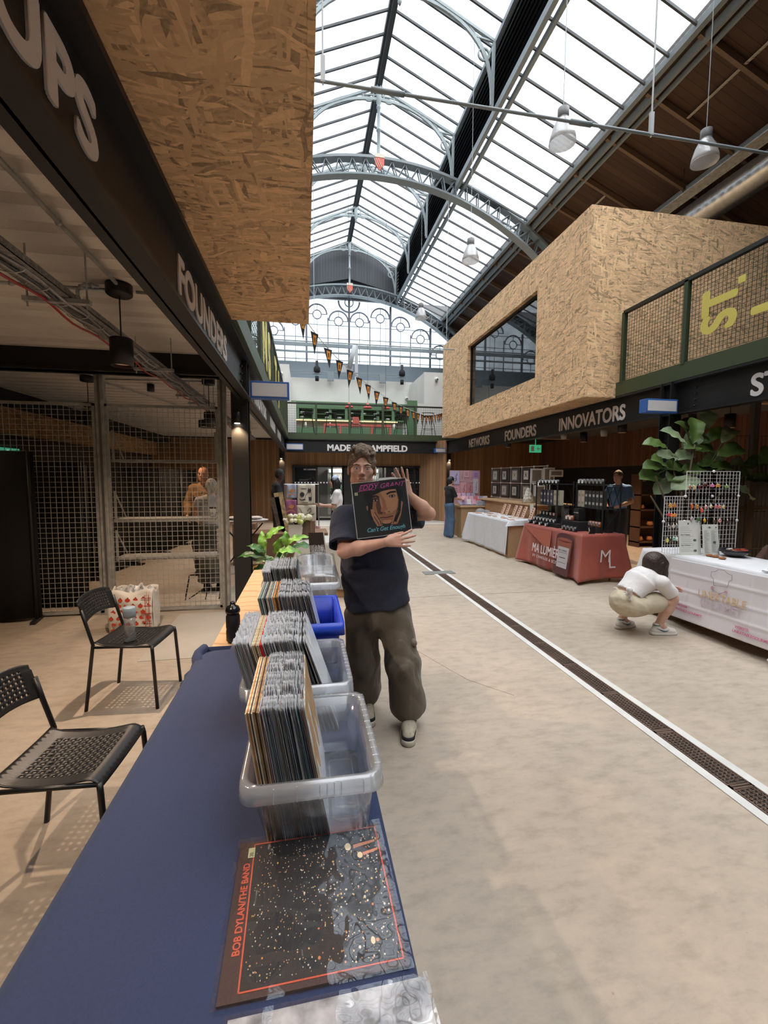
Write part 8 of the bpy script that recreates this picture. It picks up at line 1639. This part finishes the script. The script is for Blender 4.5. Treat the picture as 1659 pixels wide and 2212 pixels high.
g = Sdf(); c = Jc['head']; g.ell(c+[-.012, 0, .018], (.112, .094, .104), None, .03); g.cap(c+[-.03, 0, .01], c+[-.10, 0, -.10], .085, .055, .04); g.cap(c+[.04, -.055, .0], c+[.045, -.085, -.22], .048, .018, .03); g.cap(c+[.045, .055, .0], c+[.075, .05, -.20], .052, .025, .03); g.cap(c+[.0, -.06, .0], c+[.01, -.085, -.13], .045, .03, .03)
sbuild('hair', g, .0055, HB, wo, wrink(.0035, 34, 2), 1)
g = Sdf()
for e in (0, 1): g.cap((3.15, 3.76, .48), (3.115-.02*e, 3.73-.03*e, .47+.05*e), .014, .030, .01)
g.cap((3.15, 3.765, .48), (3.14, 3.74, .41), .012, .016, .008); sbuild('shirt_knot', g, .0055, TEEW, wo, wrink(.003, 50))
WSH = mat('white_leather', (.66, .64, .60), .45); TEAL = mat('teal_trim', (.03, .09, .10), .5)
for q, s_ in (('R', -1), ('L', -1)):
    an, to = Jc['an'+q], Jc['to'+q]; d = to-an; d[2] = 0; d = nz_(d); a = np.array([an[0], an[1], 0.])-d*.01; sd = np.cross(d, [0, 0, 1]); g = Sdf()
    g.cap(a-d*.03+[0, 0, .045], a+d*.09+[0, 0, .045], .036, .038, .02); g.cap(a+d*.08+[0, 0, .040], a+d*.155+[0, 0, .034], .040, .034, .02); g.cap(a+[0, 0, .05], a-d*.005+[0, 0, .095], .037, .040, .02); g.ell(a+[0, 0, .118], (.03, .03, .028), None, .005, 'sub'); g.plane(a+[0, 0, .02], (0, 0, -1), .003); so = sbuild('shoe', g, .0045, WSH, wo)
    g = Sdf(); g.cap(a-d*.035+[0, 0, .014], a+d*.09+[0, 0, .014], .041, .043, .01); g.cap(a+d*.08+[0, 0, .014], a+d*.165+[0, 0, .014], .043, .037, .01); g.plane(a+[0, 0, .030], (0, 0, 1), .003); g.plane(a+[0, 0, .001], (0, 0, -1), .003); sbuild('sole', g, .0045, mat('sole_white', (.60, .57, .52), .6), so)
    b = B(); n3 = -sd if q == 'R' else -sd; n3 = n3 if n3[1] < 0 else -n3
    b.tube([Vector(a+d*x+n3*o+[0, 0, z]) for x, z, o in ((.100, .062, .036), (.075, .048, .0405), (.045, .046, .040), (.0, .062, .039), (-.03, .075, .035))], [.002, .006, .0075, .005, .002], 6); build('swoosh_stripe', b, TEAL, so)
    b = B(); b.tube([Vector(a+d*(-.005)+n3*(.037*math.cos(t_))+d*.037*math.sin(t_)+[0, 0, .102]) for t_ in np.linspace(-1.4, 1.4, 8)], .006, 6); build('collar_trim', b, TEAL, so)
# ------------------------------------------------------------------ people farther away
K_ = lambda c, n_, **kw: mat(n_, c, .8, bump=(10, .3), **kw)
HBK = mat('hair_black', (.012, .010, .010), .45, bump=(60, .4)); TRN = (mat('trainer_white', (.62, .58, .52), .6), mat('sole_white', (.6, .57, .52), .6)); BSH = (BLKS, BLKS)
# woman in jeans at the pink stall
J1, S1, F1 = stand(3.80, 11.22, 0, R(-80), .93, elR=(.20, .10, 1.14), elL=(-.20, .10, 1.14), wrR=(.12, .34, 1.10), wrL=(-.10, .36, 1.12), head=(0, .05, 1.635))
figure('woman in a black t-shirt and blue jeans looking at prints on the pink stall', J1, S1, F1, .93, .0095, SKB, K_((.010, .010, .012), 'black_tshirt'), .85, 'wide', K_((.075, .135, .23), 'blue_denim', noise=(4, .35, (1, 1, .4))), 'bun', HBK, TRN, True, (3.80, 11.22, 0), headF=F1+np.array([0, 0, -.25]), seed=3)
b = B(); b.poly([Vector((4.08, 11.2, 1.02)), Vector((4.14, 11.06, 1.02)), Vector((4.2, 11.06, 1.12)), Vector((4.12, 11.2, 1.12))], (0, .004, 0)); tag(build('held_print', b, mat('sprint0', (.66, .36, .42), .5)), 'pink print held by the woman in jeans', 'print')
# man in blue at the candle stall
J2, S2, F2 = stand(6.05, 7.9, 0, R(120), 1.0, elR=(.26, .05, 1.14), elL=(-.26, .05, 1.14), wrR=(.10, .30, 1.06), wrL=(-.10, .30, 1.04), head=(0, .08, 1.64))
o_ = at(1335, 1100, Y=7.9); dx = o_.x-6.05; J2 = {k_: v+np.array([dx, 0, 0]) for k_, v in J2.items()}
figure('man in a blue t-shirt looking down behind the candle stall', J2, S2, F2, 1.0, .0095, SKB, K_((.13, .28, .58), 'blue_tshirt'), .78, 'trousers', K_((.02, .02, .025), 'dark_trousers'), 'short', (.12, .09, .07), BSH, False, (o_.x, 7.9, 0), fat=1.08, headF=F2+np.array([0, 0, -.35]), seed=8)
# woman in white top, black skirt, blue headscarf
J3, S3, F3 = stand(.62, 8.75, 0, R(78), .92, elR=(.19, .04, 1.13), elL=(-.19, .04, 1.13), wrR=(.13, .30, 1.12), wrL=(-.12, .32, 1.14), head=(0, .06, 1.63))
w3 = figure('woman in a white top and long black skirt with a pale blue headscarf', J3, S3, F3, .92, .009, SKB, TEEW, .85, 'skirt', K_((.010, .010, .011), 'black_skirt'), 'long', HBK, TRN, True, (.62, 8.75, 0), headF=F3+np.array([0, 0, -.3]), skirt_len=.86, seed=5)
g = Sdf(); c = J3['head']; g.cap(c+np.array([.0, -.07, .085]), c+np.array([.01, .07, .085]), .045, .045, .03); g.cap(c+np.array([.03, 0, .10]), c+np.array([.10, 0, .02]), .05, .035, .03); sbuild('headscarf', g, .008, mat('scarf_blue', (.42, .50, .66), .7, noise=(30, .4)), w3)
# man in black with glasses
J4, S4, F4 = stand(-.62, 9.9, 0, R(-75), 1.0, elR=(.22, .02, 1.14), elL=(-.22, .02, 1.14), wrR=(.18, .20, .95), wrL=(-.18, .20, .95), head=(0, .08, 1.66))
m4 = figure('man in a black t-shirt and glasses standing by the timber wall at the far left', J4, S4, F4, 1.0, .0095, SKD, K_((.010, .010, .012), 'black_tshirt'), .8, 'trousers', K_((.012, .012, .013), 'black_trousers'), 'short', (.012, .010, .009), BSH, False, (-.62, 9.9, 0), headF=F4+np.array([.1, -.45, .0]), seed=7)
hf = nz_(F4+np.array([.1, -.45, 0])); hs = nz_(np.cross(hf, [0, 0, 1])); b = B()
for e in (-1, 1): cc = J4['head']+hf*.098+hs*.033*e; b.tube([Vector(cc+hs*.026*math.cos(a)+np.array([0, 0, .018*math.sin(a)])) for a in np.linspace(0, 6.28, 11)], .003, 5); b.tube([Vector(cc+hs*.026*e), Vector(J4['head']+hs*.078*e-hf*.01)], .003, 5)
build('glasses', b, BLK, m4)
# man in the orange jacket
J5, S5, F5 = stand(-1.62, 7.6, 0, R(172), 1.0, elR=(.27, .02, 1.15), elL=(-.27, .04, 1.15), wrR=(.20, .24, .98), wrL=(-.12, .26, 1.02), head=(0, .07, 1.64))
m5 = figure('balding man in an orange brown jacket beyond the mesh fence, looking down', J5, S5, F5, 1.0, .0085, SKR, K_((.20, .105, .040), 'orange_brown_jacket', noise=(7, .3)), 1.85, 'trousers', K_((.03, .028, .025), 'dark_trousers2'), None, (.10, .07, .05), BSH, False, (-1.62, 7.6, 0), headF=F5+np.array([0, 0, -.35]), fat=1.15, bag=1.18, sleeve_bag=1.2, seed=12, wr=.009, wf=34)
b = B(); c = J5['chest']+F5*.125; b.tube([Vector(c+np.array([-.17, .02, .03])), Vector(c+np.array([-.02, -.005, -.02]))], .018, 6, flat=.4); b.tube([Vector(J5['chest']+F5*.128+np.array([0, 0, .10])), Vector(J5['waist']+F5*.12)], .008, 6); build('black_panel', b, BLKM, m5)
g = Sdf(); g.cap(J5['neck']-S5*.07-F5*.03+np.array([0, 0, -.02]), J5['neck']+S5*.07-F5*.03+np.array([0, 0, -.02]), .045, .045, .03); g.cap(J5['neck']+S5*.07-F5*.03, J5['neck']+F5*.07+S5*.03+np.array([0, 0, -.06]), .035, .022, .02); g.cap(J5['neck']-S5*.07-F5*.03, J5['neck']+F5*.07-S5*.03+np.array([0, 0, -.06]), .035, .022, .02); sbuild('hood', g, .009, mat('orange_brown_jacket'), m5, wrink(.003, 30))
# grey haired woman from behind
J6, S6, F6 = stand(-1.30, 6.45, 0, R(-8), .90, head=(0, .05, 1.63), elR=(.22, .0, 1.13), wrR=(.20, .14, .92), elL=(-.22, .0, 1.13), wrL=(-.16, .2, 1.0))
m6 = figure('grey haired woman seen from behind in a pale top and long olive skirt', J6, S6, F6, .90, .0085, SKA, K_((.42, .40, .38), 'pale_grey_top'), .35, 'skirt', K_((.085, .085, .06), 'olive_skirt', noise=(3, .35, (6, 6, .2))), 'ponytail', (.42, .36, .28), BSH, True, (-1.3, 6.45, 0), fat=1.12, skirt_len=.93, facep=False, seed=21, wr=.005)
b = B(); b.box((-1.12, 6.25, .55), (-1.0, 6.6, .62)); b.tube([(-1.05, 6.5, .6), (-1.02, 6.52, .3), (-1.05, 6.48, .02)], .03, 6)
t = thing('stool', 'black thin legged stool just behind the mesh fence below the grey haired woman', 'stool', (-1.3, 6.0, 0)); b = B()
for x in (-1.5, -1.25, -1.08): b.tube([(x, 6.0, .32), (x-.05, 5.95, 0)], .009, 6)
b.tube([(-1.5, 6.0, .32), (-1.08, 6.0, .32)], .009, 6); b.tube([(-1.5, 5.95, .02), (-1.3, 5.95, .16)], .009, 6); build('stool_frame', b, BLK, t)
# bare hint of a seated visitor at the right edge
g = thing('person', 'partly hidden seated person in brown behind the white stall at the right edge', 'person', (5.15, 4.0, 0)); p = at(1700, 1140, Y=4.2); s = Sdf(); cc = npv(p); s.cap(cc+[.05, .05, -.62], cc+[.05, .05, -.32], .17, .16, .05, F=(0, 1, 0), q=.7); s.cap(cc+[.05, .05, -.25], cc+[.03, .0, -.05], .06, .05, .03)
head(s, cc+np.array([.03, 0, 0]), np.array([0, -1., 0]), np.array([-1., 0, 0]), np.array([0, 0, 1.]), .95); s.cap(cc+[.05, .24, -.3], cc+[-.05, .3, -.5], .05, .04, .03); s.cap(cc+[.05, -.16, -.3], cc+[-.05, -.2, -.5], .05, .04, .03); s.cap(cc+[-.05, -.2, -.5], cc+[-.2, -.1, -.42], .04, .03, .02); sbuild('body', s, .012, SKA, g); s = Sdf(); s.cap(cc+[.05, .05, -.64], cc+[.05, .05, -.30], .185, .18, .05, F=(0, 1, 0), q=.75); s.cap(cc+[.05, .22, -.3], cc+[-.02, .27, -.45], .065, .06, .03); s.cap(cc+[.05, -.14, -.3], cc+[-.02, -.18, -.45], .065, .06, .03); sbuild('top', s, .012, K_((.20, .12, .09), 'brown_top'), g, wrink())
s = Sdf(); s.ell(cc+[.045, 0, .03], (.10, .085, .10), None, .02); sbuild('hair', s, .01, HBK, g, wrink(.002, 40)); b = B(); b.box((cc[0]-.15, 3.9, 0), (cc[0]+.3, 4.5, cc[2]-.62)); tag(build('seat_box', b, CHIP), 'chipboard seat block behind the white stall', 'seat')
